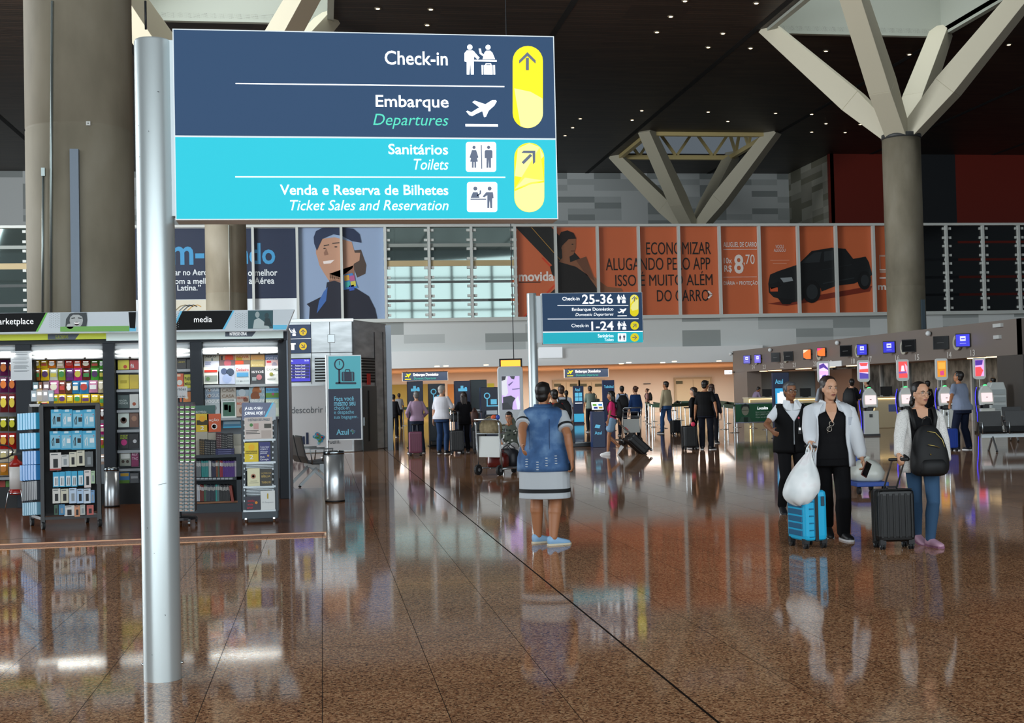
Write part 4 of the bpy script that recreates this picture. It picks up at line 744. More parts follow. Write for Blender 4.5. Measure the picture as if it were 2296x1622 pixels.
# ------------------------------------------------------------------ newspaper stand on castors
c4 = crop((420, 860), 4.77); YN = gr(583, 15.55).y
t = thing('newspaper_stand', 'narrow grey newspaper stand on castors reading JÁ LEU O SEU JORNAL HOJE', 'stand', onY(583, 1170, YN)); t.location.z = PZ
PN = Pl(Y=YN, step=.003); NG = mat('#3b444b', .5); WIRE = mat('#aab2b6', .35, .6); f = lambda *b: c4(*b)
mb = MB(); b = f(585,1360,972,1452); PN.panel(mb, *b, .34, NG); mb.build('base', t, world=True, bevel=.01)
for x in (582, 925): mb = MB(); PN.panel(mb, *f(x,362,x+42,1362), .3, NG); mb.build('side_panel', t, world=True)
mb = MB(); PN.panel(mb, *f(600,370,940,1360), .02, mat('#a7b0b4', .5), -40); mb.build('back_panel', t, world=True)
for y in (600, 842, 1100, 1356):
    mb = MB(); PN.panel(mb, *f(598,y-4,945,y+18), .1, WIRE, 6); mb.build('ledge', t, world=True)
for y0 in (860, 1120):
    mb = MB()
    for q in range(5): PN.panel(mb, *f(612,y0+q*16,930,y0+q*16+7), .006, WIRE, -4-q)
    mb.build('wire_rail', t, world=True)
for x in (610, 915):
    mb = MB()
    for q in range(16): y = 380+q*58; PN.panel(mb, *f(x-6,y,x+6,y+20), .004, WIRE, 5)
    mb.build('wire_lattice', t, world=True)
hd = MB(); x0, y0, x1, y1 = f(582,205,946,392); PN.rrect(hd, x0, y0, x1, y1, 4, mat('#6f7893', .5), 4); PN.panel(hd, x0+.5, y0+3, x1-.5, y1, .012, mat('#6f7893', .5), 3); h_ = hd.build('header_board', t, world=True, norm=False)
hd = MB(); PN.poly(hd, [f(x,y,0,0)[:2] for x, y in ((915,210),(945,215),(945,390),(815,390))], mat('#b7c3cc'), 6); PN.poly(hd, [f(x,y,0,0)[:2] for x, y in ((905,206),(925,206),(830,391),(808,391))], CY, 7); hd.build('stripe', t, world=True, norm=False)
hd = MB(); PN.text(hd, 'JÁ LEU O SEU', *f(612,248,800,288), INK, 0, .005, 8); PN.text(hd, 'JORNAL HOJE ?', *f(612,302,826,345), INK, 0, .005, 8); hd.build('header_lettering', t, world=True, norm=False)
nb = onY(583, 1172, YN)
for dx in (-.17, .17):
    for dy in (.05, .3):
        mb = MB(); p = Vector((nb.x+dx, YN+dy-.02, PZ+.035)); mb.cyl(p-Vector((.012,0,0)), p+Vector((.012,0,0)), .035, CHROME, n=12); mb.cyl(p, p+Vector((0,0,.09)), .008, CHROME, n=6); mb.build('castor', t, world=True)
tag_ = [(612,362,912,595,'#cfc3bb',[('t','O ESTADO DE S. PAULO',.12,.06,.9,.17,'#4a6478'),('c',.24,.36,.06,'#4a8a4a'),('r',.32,.28,.5,.55,'#c49a96'),('r',.7,.3,.95,.5,'#4f4f48'),('r',.05,.6,.5,.63,'#5a5654'),('r',.05,.67,.45,.7,'#5a5654'),('r',.05,.74,.55,.77,'#5a5654'),('r',.6,.6,.95,.95,'#b9aca4')],'newspaper','folded pinkish newspaper on the top ledge of the newspaper stand','newspaper',.02,9),
 (612,635,760,840,'#e3c81a',[('c',.5,.25,.22,'#f0b81a'),('t','OPORTUNIDADES',.08,.42,.92,.5,'#1a180c'),('t','DISFARÇADAS',.08,.52,.92,.6,'#1a180c'),('t','2',.36,.64,.64,.86,'#f4f4ee')],'book','yellow book with a bulb on the newspaper stand','book',.03,9),
 (768,628,888,836,'#23286e',[('t','Como fazer',.1,.2,.9,.3,'#d8dcee'),('t','amigos e',.1,.32,.75,.42,'#d8dcee'),('t','influenciar',.1,.44,.8,.53,'#d8dcee'),('t','pessoas',.1,.55,.7,.64,'#d8dcee'),('t','Dale',.1,.72,.5,.81,'#f0f0f4'),('t','Carnegie',.1,.84,.85,.96,'#f0f0f4'),('c',.8,.7,.1,'#c9a44a')],'book','navy book with white lettering next to the yellow one on the newspaper stand','book',.03,9),
 (642,908,775,1100,'#dcd9b4',[('c',.48,.45,.2,'#a8745c'),('c',.48,.45,.1,'#6a1c14'),('r',.25,.7,.8,.73,'#a8a588'),('r',.15,.8,.9,.83,'#a8a588')],'book','cream book with a dark red seed motif on the newspaper stand','book',.02,9),
 (778,913,908,1098,'#2d2a20',[('t','LIÇÕES DA',.1,.2,.9,.32,'#c4a860'),('t','BÍBLIA',.12,.35,.85,.5,'#c4a860'),('t','TRABALHO',.12,.72,.88,.85,'#c4a860')],'book','dark brown book with gold letters on the newspaper stand','book',.02,9),
 (628,1210,780,1358,'#1f1a2c',[('t','minha',.12,.22,.6,.4,'#c4283a'),('t','vida',.1,.5,.5,.65,'#c4283a'),('t','amor',.08,.76,.5,.9,'#c4283a'),('c',.72,.45,.1,'#d9861c')],'book','dark book with red script on the lowest ledge of the newspaper stand','book',.02,9),
 (785,1148,938,1355,'#d9dcd9',[('r',.44,.2,.54,.42,'#b9a03a'),('c',.49,.18,.05,'#b9a03a'),('t','O Pequeno',.1,.56,.9,.66,'#a9aeb0')],'book','white book with a gold emblem on the lowest ledge of the newspaper stand','book',.02,9)]
for x0, y0, x1, y1, cc, pr, nm, lab, cat, th, l in tag_: cover(PN, *c4(x0, y0, x1, y1), mat(cc, .4), nm, lab, cat, None, th, pr, l)
# ------------------------------------------------------------------ low bookcase with spines
YB = gr(470, 17.0).y; PBC = Pl(Y=YB, step=.004)
t = thing('low_bookcase', 'low dark grey bookcase with two rows of book spines beside the newspaper stand', 'bookcase', onY(490, 1152, YB)); t.location.z = PZ
xa, xb = onY(400, 1100, YB).x, onY(541, 1100, YB).x; zz = lambda py: onY(480, py, YB).z
for nm, lo, hi in (('top_board', (xa, YB, zz(1027)), (xb, YB+.4, zz(1020.5))), ('side_panel', (xb-.06, YB, PZ), (xb, YB+.4, zz(1027))), ('side_panel', (xa, YB, PZ), (xa+.03, YB+.4, zz(1027))), ('back_panel', (xa, YB+.38, PZ), (xb, YB+.4, zz(1027))), ('shelf_board', (xa, YB, zz(1078)), (xb, YB+.38, zz(1071))), ('base', (xa, YB+.01, PZ), (xb, YB+.4, zz(1130)))): MB().bb(lo, hi, NG).build(nm, t, world=True)
MB().bb((xa, YB-.015, zz(1129)), (xb-.05, YB+.02, zz(1125)), mat('#9a6a48')).build('wood_strip', t, world=True)
mb = MB()
for q in range(9): PBC.panel(mb, *c4(96+q*44, 1010, 132+q*44, 1028), .004, mat('#c3cbd0'), 2)
mb.build('price_label', t, world=True)
def spines(row, y0, y1, th=.16, l=-3):
    n = 0
    for x0, x1, cnt, cc, nm in row:
        w = (x1-x0)/cnt
        for q in range(cnt):
            jit = (q*37 % 5)*2; a = c4(x0+q*w+.7, y0+jit, x0+(q+1)*w-.7, y1); b = MB(); PBC.panel(b, *a, th, mat(cc, .4), l); o = b.build('book')
            tag(o, '%s book spine%s on the %s shelf of the low bookcase' % (nm, '' if cnt == 1 else ', one of the set', 'upper' if y0 < 1000 else 'lower'), 'book', '%s spines in the low bookcase' % nm)
            b = MB(); PBC.rect(b, a[0]+.3, a[1]+4, a[2]-.3, a[1]+12, mat('#c9c9c4' if cc < '#7' else '#e6e6e6'), l+1); b.build('spine_print', o, norm=False)
spines([(40,92,5,'#5a5e62','dark grey'),(92,147,5,'#7d8488','grey'),(150,226,7,'#2f9a98','teal'),(228,256,2,'#c9ced0','white'),(260,306,4,'#26264a','navy'),(306,326,1,'#8a4a26','brown'),(326,345,2,'#4a6a5a','green grey'),(346,379,2,'#a3243c','crimson'),(380,505,11,'#5b2f93','purple'),(507,526,2,'#c4b9cc','pale lilac')], 828, 1002)
spines([(40,95,3,'#9aa0a8','silver'),(95,134,2,'#c3c6cc','pale grey'),(135,176,3,'#7d2f24','red brown'),(178,200,1,'#3f6a54','dark green'),(200,245,3,'#3a4652','slate'),(246,300,4,'#22303f','dark blue'),(301,318,1,'#2fa39a','bright turquoise'),(318,342,1,'#5a7a80','grey teal'),(343,455,7,'#121316','black')], 1085, 1262)
b = MB(); P_ = PBC; q0, q1 = P_.p(*c4(490,1262,0,0)[:2], -2), P_.p(*c4(462,1092,0,0)[:2], -2); b.beam(q0, q1, .035, .16, mat('#9a3f30', .4), (0,1,0)); b.build('book'); tag(col.objects[-1], 'brick red book leaning at the end of the lower bookcase shelf', 'book')
for nm, x0, y0, x1, y1, cc, pr, lab in (('sign_board',40,237,298,330,'#2a5652',[('t','RECOMENDA',.2,.62,.64,.9,'#c4d0cc')],'dark green RECOMENDA board standing behind the yellow and orange books'),
  ('book',92,325,228,518,'#dcb81a',[('c',.5,.28,.24,'#e8a81a'),('r',.06,.36,.94,.62,'#3a3212'),('t','2',.36,.68,.64,.9,'#f0efe6')],'yellow book standing on a cream block on the low bookcase'),
  ('book',212,325,358,520,'#cf5622',[('t','AÇÃO',.12,.26,.85,.44,'#f2ece4'),('c',.52,.7,.22,'#f0e4dc'),('c',.52,.7,.15,'#cf5622'),('c',.52,.7,.08,'#f0e4dc')],'orange AÇÃO book with a white target on the low bookcase')):
    cover(PBC, *c4(x0, y0, x1, y1), mat(cc, .4), nm, lab, 'book' if nm == 'book' else 'sign', None, .03, pr, -40 if nm == 'book' else -55)
for x0, y0, x1, y1, th, m_, nm, lab in ((92,520,218,772,.1,'#b9b2a2','book_riser','cream block under the yellow book on the low bookcase'),(222,528,306,700,.1,'#b0a998','book_riser','cream block under the orange book on the low bookcase'),(492,545,574,660,.12,'#a9a698','book_riser','beige block beside the black book stack on the low bookcase'),(500,662,576,766,.14,'#c0bba9','book_riser','lower cream block at the newspaper stand end of the low bookcase')):
    b = MB(); PBC.panel(b, *c4(x0, y0, x1, y1), th, mat(m_), -30); tag(b.build(nm), lab, 'block')
for x0, x1, cnt, y0, y1, cc, nm in ((128,182,3,598,772,'#3a2c18','gold lettered black'),(184,248,4,600,772,'#15171b','white striped black'),(250,302,3,605,772,'#1d2023','plain black'),(310,362,3,528,695,'#4a1420','dark red'),(364,425,4,535,695,'#101216','silver striped black'),(427,486,3,530,695,'#1a1c20','matt black')):
    w = (x1-x0)/cnt
    for q in range(cnt):
        b = MB(); a = c4(x0+q*w+.5, y0+q*2, x0+(q+1)*w-.5, y1); PBC.panel(b, *a, .14, mat(cc, .4), -6); o = b.build('book'); tag(o, '%s book standing on top of the low bookcase' % nm, 'book', '%s books on top of the low bookcase' % nm)
        b = MB()
        for z in range(6): PBC.rect(b, a[0]+.6, a[1]+5+z*5, a[2]-.6, a[1]+6.2+z*5, mat('#b5b5ae' if 'gold' not in nm else '#b08f4a'), -5)
        b.build('spine_print', o, norm=False)
for q in range(3):
    b = MB(); PBC.panel(b, *c4(303, 700+q*23, 500, 721+q*23), .14, mat('#2b2d66', .4), -4); o = b.build('book'); tag(o, 'dark blue book lying flat under the dark red books, %s from the top' % ORD[q], 'book')
    b = MB(); PBC.rect(b, *c4(330, 706+q*23, 470, 712+q*23), mat('#8f94c0'), -3); b.build('spine_print', o, norm=False)
# ------------------------------------------------------------------ card spinner rack
cb = gr(404, 15.4, PZ); t = thing('card_spinner', 'tall black spinner rack of small cards beside the silver sign pole', 'rack', (cb.x, cb.y, PZ))
MB().cyl((0,0,.1), (0,0,1.62), .018, DARKM, n=10).build('pole', t); MB().cyl((0,0,.07), (0,0,.1), .2, DARKM, n=20).build('base', t)
for a in range(5):
    mb = MB(); q = Vector((.2*math.cos(a*1.2566-.9), .2*math.sin(a*1.2566-.9), .03)); mb.cyl(q-Vector((.012,0,0)), q+Vector((.012,0,0)), .03, CHROME, n=10); mb.box(q+Vector((0,0,.04)), (.03,.03,.03), DARKM); mb.build('castor', t)
hw = .2; MB().box((0, 0, .83), (hw*2-.02, hw*1.4-.02, 1.32), DARKM).build('card_tower', t)
PC = Pl(Y=cb.y-hw*.7-.004, step=.002); PC2 = PC
mb = MB(); PC.panel(mb, 388, 867, 420, 893, .006, mat('#c9cfd2', .2, 0, 0, .5, .6)); PC.text(mb, 'cartões', 390, 870, 417, 876, BLACK); PC.text(mb, 'R$ 5,00', 392, 888, 415, 892, BLACK); mb.build('header_plate', t, world=True, norm=False)
x_l, x_r, y_t, y_m, y_b = 389, 438.5, 907, 1037, 1148
pc = None
for r_ in range(12):
    for c_ in range(4):
        x0 = x_l+c_*(x_r-x_l)/4+.4; x1 = x0+(x_r-x_l)/4-.8; y0 = y_t+r_*(y_m-y_t)/12+.5; y1 = y0+(y_m-y_t)/12-.8
        c, w, h = PC.frame(x0, y0, x1, y1, 2)
        if pc is None:
            pc = tag(MB().box((0,0,0), (w, .006, h), mat('#4a2340', .4)).build('gift_card'), 'small purple and green gift card pack in the upper part of the spinner', 'card', 'purple cards on the spinner')
            MB().poly([(-w*.45,-.0035,-h*.2),(w*.45,-.0035,-h*.3),(w*.45,-.0035,h*.12),(-w*.3,-.0035,h*.2)], mat('#7fb86a')).box((0,-.003,-h*.4), (w*.6, .002, h*.12), INK).build('print', pc, norm=False); pc.location = c
        else: dup(pc, c)
pc = None
for r_ in range(14):
    for c_ in range(4):
        x0 = x_l+1+c_*(x_r-x_l-3)/4+.4; x1 = x0+(x_r-x_l-3)/4-.8; y0 = y_m+r_*(y_b-y_m)/14+.6; y1 = y0+(y_b-y_m)/14-1
        c, w, h = PC.frame(x0, y0, x1, y1, 2)
        if pc is None:
            pc = tag(MB().box((0,0,0), (w, .006, h), mat('#8f989a', .4)).build('keyring_card'), 'tiny pale trinket card in the lower part of the spinner', 'card', 'pale cards on the spinner')
            MB().box((-w*.1,-.004,-h*.1), (w*.5, .004, h*.35), mat('#c9a08a')).box((w*.2,-.004,h*.25), (w*.4, .003, h*.25), mat('#3a4a48')).build('print', pc); pc.location = c
        else: dup(pc, c)
# ------------------------------------------------------------------ phone accessory rack
A0, A1, A2 = onZ(97, 1188, PZ), onZ(224, 1181, PZ), onZ(57, 1174, PZ)
u1 = (A1-A0).normalized(); u2 = (A2-A0).normalized(); wF = (A1-A0).length; wS = .62; A2 = A0 + u2*wS; A3 = A1 + u2*wS; HR_ = onY(97, 909, A0.y).z
n1 = Vector((u1.y, -u1.x, 0)); n2 = Vector((-u2.y, u2.x, 0)); n2 = n2 if n2.x < 0 else -n2
t = thing('accessory_rack', 'black wheeled rack of blue boxed phone accessories at the platform edge', 'rack', A0)
PF = Pl(o=A0, n=n1, step=.003); PSd = Pl(o=A0, n=n2, step=.003)
for p in (A0, A1, A2, A3): MB().beam(p+Vector((0,0,.1)), Vector((p.x,p.y,HR_)), .045, .045, DARKM).build('upright', t, world=True)
for p, q in ((A0,A1),(A2,A3),(A0,A2),(A1,A3)):
    for z in (.16, HR_): MB().beam(Vector((p.x,p.y,z)), Vector((q.x,q.y,z)), .035, .035, DARKM).build('rail', t, world=True)
MB().beam(A0+u1*.02+u2*.12+Vector((0,0,.16)), A0+u1*.02+u2*.12+Vector((0,0,HR_)), .16, .02, DARKM, u1).build('corner_panel', t, world=True)
b = MB(); m1 = A0+u2*.14; m2 = A1+u2*.14; b.prism([m1+Vector((0,0,.18)), m2+Vector((0,0,.18)), Vector((m2.x,m2.y,HR_)), Vector((m1.x,m1.y,HR_))], u2*.02, mat('#0e0f11', .7)); b.build('peg_panel', t, world=True)
b = MB(); m1 = A0+u1*.16; m2 = A2+u1*.16; b.prism([m1+Vector((0,0,.18)), m2+Vector((0,0,.18)), Vector((m2.x,m2.y,HR_)), Vector((m1.x,m1.y,HR_))], u1*.02, mat('#0e0f11', .7)); b.build('peg_panel', t, world=True)
for p in (A0, A1, A2, A3):
    w_ = MB(); q = Vector((p.x, p.y, PZ+.05)); w_.cyl(q-n2*.018, q+n2*.018, .05, RUBBER, n=16); w_.cyl(q-n2*.02, q+n2*.02, .015, CHROME, n=10); w_.beam(q+Vector((0,0,.03)), q+Vector((0,0,.1)), .05, .05, DARKM); w_.build('castor', t, world=True)
BLU, BLD = '#2fa3cc', '#2b7fc0'
fr = [[(487,592,590,770,BLU),(590,592,692,770,BLU),(695,598,796,770,BLU),(796,592,908,770,BLU)],[(476,800,582,975,BLU),(582,800,686,975,BLU),(686,795,786,975,BLU),(788,795,916,972,BLU)],
 [(477,1005,585,1175,'#d4cfcb'),(587,1025,660,1140,'#c9c9c6'),(663,1000,733,1140,'#cfccb9'),(735,985,810,1130,'#cdc9b4'),(813,995,890,1140,'#555a5c')],[(507,1192,565,1335,BLU),(567,1188,622,1333,BLU),(627,1183,681,1330,BLU),(684,1183,739,1330,BLU),(746,1180,799,1320,BLU),(806,1172,870,1340,'#d9cfcc'),(872,1180,908,1300,'#a9c4a0')],
 [(503,1350,578,1490,'#cfcdc6'),(582,1352,656,1487,'#cbc7b2'),(662,1345,733,1490,'#b9cbe0'),(737,1352,798,1490,'#a9c4e0'),(800,1350,868,1490,'#c4d0dc'),(870,1365,905,1485,'#6f9ac4')],[(518,1505,556,1600,'#1f4a34'),(563,1502,620,1600,'#3a7fa8'),(616,1512,712,1620,'#d2d0cc'),(713,1512,765,1618,'#c98a64'),(768,1505,815,1600,'#b5b9b4'),(830,1508,896,1600,'#b95a52')]]
def c3o(x0, y0, x1, y1): return c3(x0, y0, x1, y1)
CN = {BLU: 'blue', BLD: 'deep blue', '#d4cfcb':'large white', '#c9c9c6':'grey white', '#cfccb9':'ivory', '#cdc9b4':'cream', '#555a5c':'smoky', '#d9cfcc':'white pink', '#a9c4a0':'pale green', '#cfcdc6':'off-white', '#cbc7b2':'parchment', '#b9cbe0':'white blue', '#a9c4e0':'sky blue', '#c4d0dc':'pale blue', '#6f9ac4':'steel blue', '#1f4a34':'dark green', '#3a7fa8':'blue red', '#d2d0cc':'white', '#c98a64':'orange white', '#b5b9b4':'silver', '#b95a52':'red'}
for r_, row in enumerate(fr):
    for i, (x0, y0, x1, y1, cc) in enumerate(row):
        a = c3o(x0, y0, x1, y1); b = MB(); lay = 2+(i*3) % 5; PF.panel(b, *a, .05, mat(cc, .35), lay); o = b.build('accessory_box'); W_, H_ = a[2]-a[0], a[3]-a[1]
        tag(o, '%s accessory box, %s peg row of the front of the accessory rack, %s along' % (CN[cc], ORD[r_], ORD[i]), 'box', 'accessory boxes on the front of the rack')
        b = MB(); dk = '#15171a'; light = '#e6ecee'
        if r_ < 2:
            PF.rect(b, a[0]+W_*.08, a[1]+H_*.2, a[2]-W_*.08, a[3]-H_*.08, mat('#7fc0d8', .2), lay+1); PF.line(b, [(a[0]+W_*.25, a[3]-H_*.2), (a[0]+W_*.2, a[1]+H_*.55), (a[0]+W_*.35, a[1]+H_*.35), (a[0]+W_*.38, a[3]-H_*.2)], 1.6, mat(light if i % 2 else dk), lay+2); PF.rect(b, a[0]+W_*.55, a[1]+H_*.4, a[2]-W_*.12, a[3]-H_*.35, mat(light if i % 2 else dk), lay+2); PF.rect(b, a[0]+W_*.3, a[1], a[0]+W_*.7, a[1]+H_*.12, mat('#bfe0ee'), lay+1); PF.circ(b, a[2]-W_*.15, a[1]+H_*.28, 1.2, mat('#b5485c'), lay+2)
        elif r_ == 3 and i < 5: PF.rect(b, a[0]+W_*.12, a[1]+H_*.3, a[2]-W_*.12, a[3]-H_*.06, mat('#dfe8ec'), lay+1); PF.line(b, [(a[0]+W_*.4, a[1]+H_*.4), (a[0]+W_*.38, a[3]-H_*.12)], 1.2, mat(dk), lay+2); PF.line(b, [(a[0]+W_*.65, a[1]+H_*.4), (a[0]+W_*.65, a[3]-H_*.12)], 1.2, mat(dk), lay+2)
        else:
            PF.rect(b, a[0]+W_*.3, a[1]+H_*.35, a[0]+W_*.72, a[3]-H_*.15, mat(dk if (i+r_) % 3 else '#8a9296'), lay+1); PF.rect(b, a[0]+W_*.1, a[1]+H_*.08, a[2]-W_*.3, a[1]+H_*.13, mat('#5a5f62'), lay+1)
            if cc == '#d4cfcb': PF.rect(b, a[0], a[3]-H_*.1, a[2], a[3]-.3, mat('#a8322c'), lay+1)
        b.build('print', o, norm=False)
        b = MB(); q = PF.p((a[0]+a[2])/2, a[1]+.3, lay); b.cyl(q-n1*.054, q-n1*(.14), .004, CHROME, n=6); o2 = b.build('peg_hook', t, world=True)
sd = [(198,620,382,775,7,BLU),(220,812,382,960,6,BLU),(248,985,383,1110,5,BLD),(222,1118,383,1260,6,BLD),(240,1272,390,1450,9,'#30363e'),(248,1475,390,1592,7,'#6f9fb4')]
for r_, (x0, y0, x1, y1, cnt, cc) in enumerate(sd):
    w = (x1-x0)/cnt
    for i in range(cnt):
        a = c3o(x0+i*w+1, y0+(cnt-i)*1.5, x0+(i+1)*w-1, y1-(cnt-i)*-2); b = MB(); c, ww, hh = PSd.frame(*a, 2); b.box(c+n2*.0, (ww*.86, .09, hh), mat(cc, .35), PSd.R); o = b.build('accessory_box')
        tag(o, '%s boxed accessory seen edge-on, %s peg row of the shaded rack side' % ('cyan' if cc == BLU else 'deep blue' if cc == BLD else 'dark slim' if cc == '#30363e' else 'pale small', ORD[r_]), 'box', 'row %s of boxes on the rack side' % ORD[r_])
# fire extinguisher on a wire stand, waste bins
e = gr(37, 18.2, PZ); t = thing('fire_extinguisher', 'red and white fire extinguisher on a wire floor stand under the crisp bags', 'extinguisher', (e.x, e.y, PZ))
MB().lathe([(.001,.22),(.085,.22),(.09,.24),(.09,.30)], mat('#a02018', .3), n=20).lathe([(.091,.3),(.091,.62)], mat('#d9d4d0', .4), n=20).lathe([(.09,.62),(.085,.68),(.03,.73),(.02,.78)], mat('#a02018', .3), n=20).build('cylinder', t, smooth=True)
MB().beam((-.06,0,.79), (.08,0,.81), .03, .03, BLACK).build('valve_handle', t)
MB().tube([(-.2+.17*math.cos(a/12*2*PI), -.03, .84+.1*math.sin(a/12*2*PI)) for a in range(12)], .012, BLACK, 6, True).build('hose', t, smooth=True)
for x in (-.09, .09): MB().tube([(x*.8,-.08,.3),(x,-.1,.25),(x*1.4,-.14,0)], .006, CHROME, 6).build('stand_leg', t, smooth=True)
MB().tube([(.1*math.cos(a/12*2*PI), .1*math.sin(a/12*2*PI), .24) for a in range(12)], .006, CHROME, 6, True).build('stand_ring', t, smooth=True)
def bin_(label, p, r, h):
    t = thing('waste_bin', label, 'bin', p); MB().lathe([(r*.97,.012),(r,.02),(r,h-.05)], mat('#d4d9dc', .3, .85), n=36).build('body', t, smooth=True)
    MB().lathe([(r*1.03,h-.05),(r*1.05,h-.03),(r*1.05,h-.01),(r*.98,h),(r*.8,h-.005),(r*.78,h-.2),(.002,h-.2)], mat('#8d9498', .2, 1.0), n=36).build('rim', t, smooth=True); MB().lathe([(.001,0),(r*1.03,0),(r*1.03,.02),(r*.99,.025)], BLACK, n=36).build('base_ring', t, smooth=True); return t
bin_('polished steel waste bin on the granite floor at the corner of the wooden platform', gr(750.5, 18.75), .148, .75)
bin_('polished steel waste bin on the wooden platform behind the accessory rack', gr(251, 18.35, PZ), .105, .57)
# ================================================================== steel clad booth with the airline wall panel
YBO = gr(715, 35.6).y; PO = Pl(Y=YBO, step=.004); CLAD = noise_mat('brushed_steel_cladding', [(.3, '#b4babc'), (.7, '#dde2e4')], 1.2, .38, 3, (1, 1, 4), 0, .65)
q0 = PO.p(560, 1018); q1 = PO.p(795, 1018); q2 = gr(871, 38.2); ztb = PO.p(715, 718).z
bo = thing('steel_booth', 'brushed steel clad booth behind the shop kiosk with navy sign and flight screen', 'booth', (q1.x, q1.y, 0))
mb = MB(); mb.prism([(q0.x, YBO, 0), (q1.x, YBO, 0), (q2.x, q2.y, 0), (q2.x, q2.y+4, 0), (q0.x, q2.y+4, 0)], (0, 0, ztb), CLAD); mb.build('shell', bo, world=True, bevel=.02)
mb = MB(); PO.panel(mb, 560, 716, 793, 722.5, .04, mat('#d9e0e2', .3, .5), 11); mb.build('cornice_panel', bo, world=True)
for x in (698, 740, 792): mb = MB(); PO.panel(mb, x-.6, 722, x+.6, 862, .005, DKGREY, 2); mb.build('seam', bo, world=True)
mb = MB(); PO.panel(mb, 560, 791.5, 793, 793, .005, DKGREY, 2); mb.build('seam', bo, world=True)
mb = MB(); PO.panel(mb, 734.5, 750, 751, 768.5, .05, mat('#b9c0c2', .3, .7), 13); mb.build('access_hatch', bo, world=True, bevel=.01)
mb = MB(); PO.rect(mb, 600, 728.5, 697, 792.5, mat('#21395f', .35, 0, .2), 6); PO.line(mb, [(640,761),(697,759)], 1, INK, 7); mb.build('navy_sign', bo, world=True, norm=False)
mb = MB(); ic_checkin(PO, mb, (646,737,664,754), INK, 8); PO.rect(mb, 650, 770, 663, 773, INK, 8); PO.rect(mb, 653, 773, 660, 785, INK, 8); mb.build('sign_pictogram', bo, world=True, norm=False)
for y, a in ((744.5, 0), (776.5, PI*.75)): mb = MB(); PO.circ(mb, 679.5, y, 8.5, mat('#e8c41c', .4, 0, .5), 8); arrow(PO, mb, 679.5, y, 5.5, a, SLATE, 9); mb.build('arrow_disc', bo, world=True, norm=False)
t = thing('flight_screen', 'wide blue flight information screen on the steel booth', 'screen', PO.p(660, 857, 10)); mb = MB(); PO.panel(mb, 596, 804, 697, 857.5, .06, BLACK, 24); mb.build('casing', t, world=True)
mb = MB(); PO.rect(mb, 598, 806, 695.5, 856, mat('#3a35b8', .3, 0, .9), 26); mb.build('display', t, world=True, norm=False)
mb = MB(); PO.text(mb, 'Partidas', 644, 807.5, 657, 811.5, INK, 0, 0, 28); PO.text(mb, '16:16', 683, 806.5, 692, 810.5, INK, 0, 0, 28)
for r_ in range(5):
    y = 817+r_*6.6+3; PO.rect(mb, 598, y-2.8, 694, y+2.8, mat('#20206a', .3, 0, .5), 27); PO.text(mb, 'Flt fechado', 636, y-1.8, 655, y+1.8, INK, 0, 0, 28); PO.text(mb, 'Position Closed', 662, y-1.8, 684, y+1.8, INK, 0, 0, 28)
mb.build('screen_lettering', t, world=True, norm=False)
for nm, x0, x1, P_ in (('louvre', 706, 732, PO),):
    mb = MB(); PO.panel(mb, x0, 803, x1, 856, .02, mat('#121416'), 6)
    for r_ in range(8): PO.panel(mb, x0, 806+r_*6.3, x1, 808.6+r_*6.3, .03, mat('#aab1b3', .3, .8), 12)
    mb.build(nm, bo, world=True)
# lower white printed wall
mb = MB(); PO.rect(mb, 560, 866, 789, 1013, mat('#d9dde0', .45), 5); mb.build('white_wall_panel', bo, world=True, norm=False); NV = mat('#14284c', .5); GT = mat('#5d656c', .5)
mb = MB(); PO.text(mb, 'você descobrir Portugal', 612, 912, 790, 931, GT, 0, 0, 7); PO.text(mb, 'voam.', 733, 985.5, 763, 995.5, GT, 0, 0, 7); mb.build('wall_lettering', bo, world=True, norm=False)
mb = MB(); PO.text(mb, 'Azul', 622, 971, 692, 998, NV, 0, .03, 7); mb.build('wall_logo', bo, world=True, norm=False)
MAPP = [(.35,.0),(.55,.08),(.62,.2),(.95,.3),(1,.42),(.85,.6),(.8,.78),(.65,.82),(.5,1),(.4,.95),(.45,.75),(.35,.6),(.2,.52),(.02,.45),(0,.3),(.15,.25),(.2,.1)]
def brmap(P, mb, b, l):
    P.poly(mb, bx(b, MAPP), mat('#3f9ac0', .5), l); r4 = random.Random(5)
    for cx_, cy_ in ((.2,.35),(.4,.2),(.55,.3),(.75,.4),(.45,.45),(.65,.58),(.55,.72),(.48,.88),(.3,.45),(.82,.5)):
        u = bx(b, [(cx_, cy_)])[0]; s = (b[2]-b[0])*.09; P.poly(mb, [(u[0]-s,u[1]-s),(u[0]+s,u[1]-s*.8),(u[0]+s*.8,u[1]+s),(u[0]-s,u[1]+s*.7)], mat(r4.choice(['#4aa36a','#d9a33c','#c4504a','#3a6ab0','#8ac4d4','#5a8a3a'])), l+1)
mb = MB(); brmap(PO, mb, (701,969,729,998), 7); mb.build('wall_emblem', bo, world=True, norm=False)
dvec = (Vector((q2.x, q2.y, 0))-Vector((q1.x, q1.y, 0))).normalized(); nch = Vector((dvec.y, -dvec.x, 0)); PCH = Pl(o=(q1.x, q1.y, 0), n=nch, step=.004)
mb = MB(); PCH.panel(mb, 812, 803, 841, 858, .02, mat('#121416'), 6)
for r_ in range(8): PCH.panel(mb, 812, 806+r_*6.4, 841, 808.5+r_*6.4, .03, mat('#7d8486', .3, .8), 12)
mb.build('louvre', bo, world=True)
mb = MB(); PCH.panel(mb, 814, 866, 846, 1012, .02, mat('#7d8284', .35, .9), 6); d_ = mb.build('door', bo, world=True)
mb = MB(); PCH.panel(mb, 826.5, 876, 829, 990, .02, BLACK, 8); mb.build('door_gap', d_, world=True); mb = MB(); PCH.panel(mb, 818, 936, 821, 955, .03, CHROME, 14); mb.build('handle', d_, world=True)
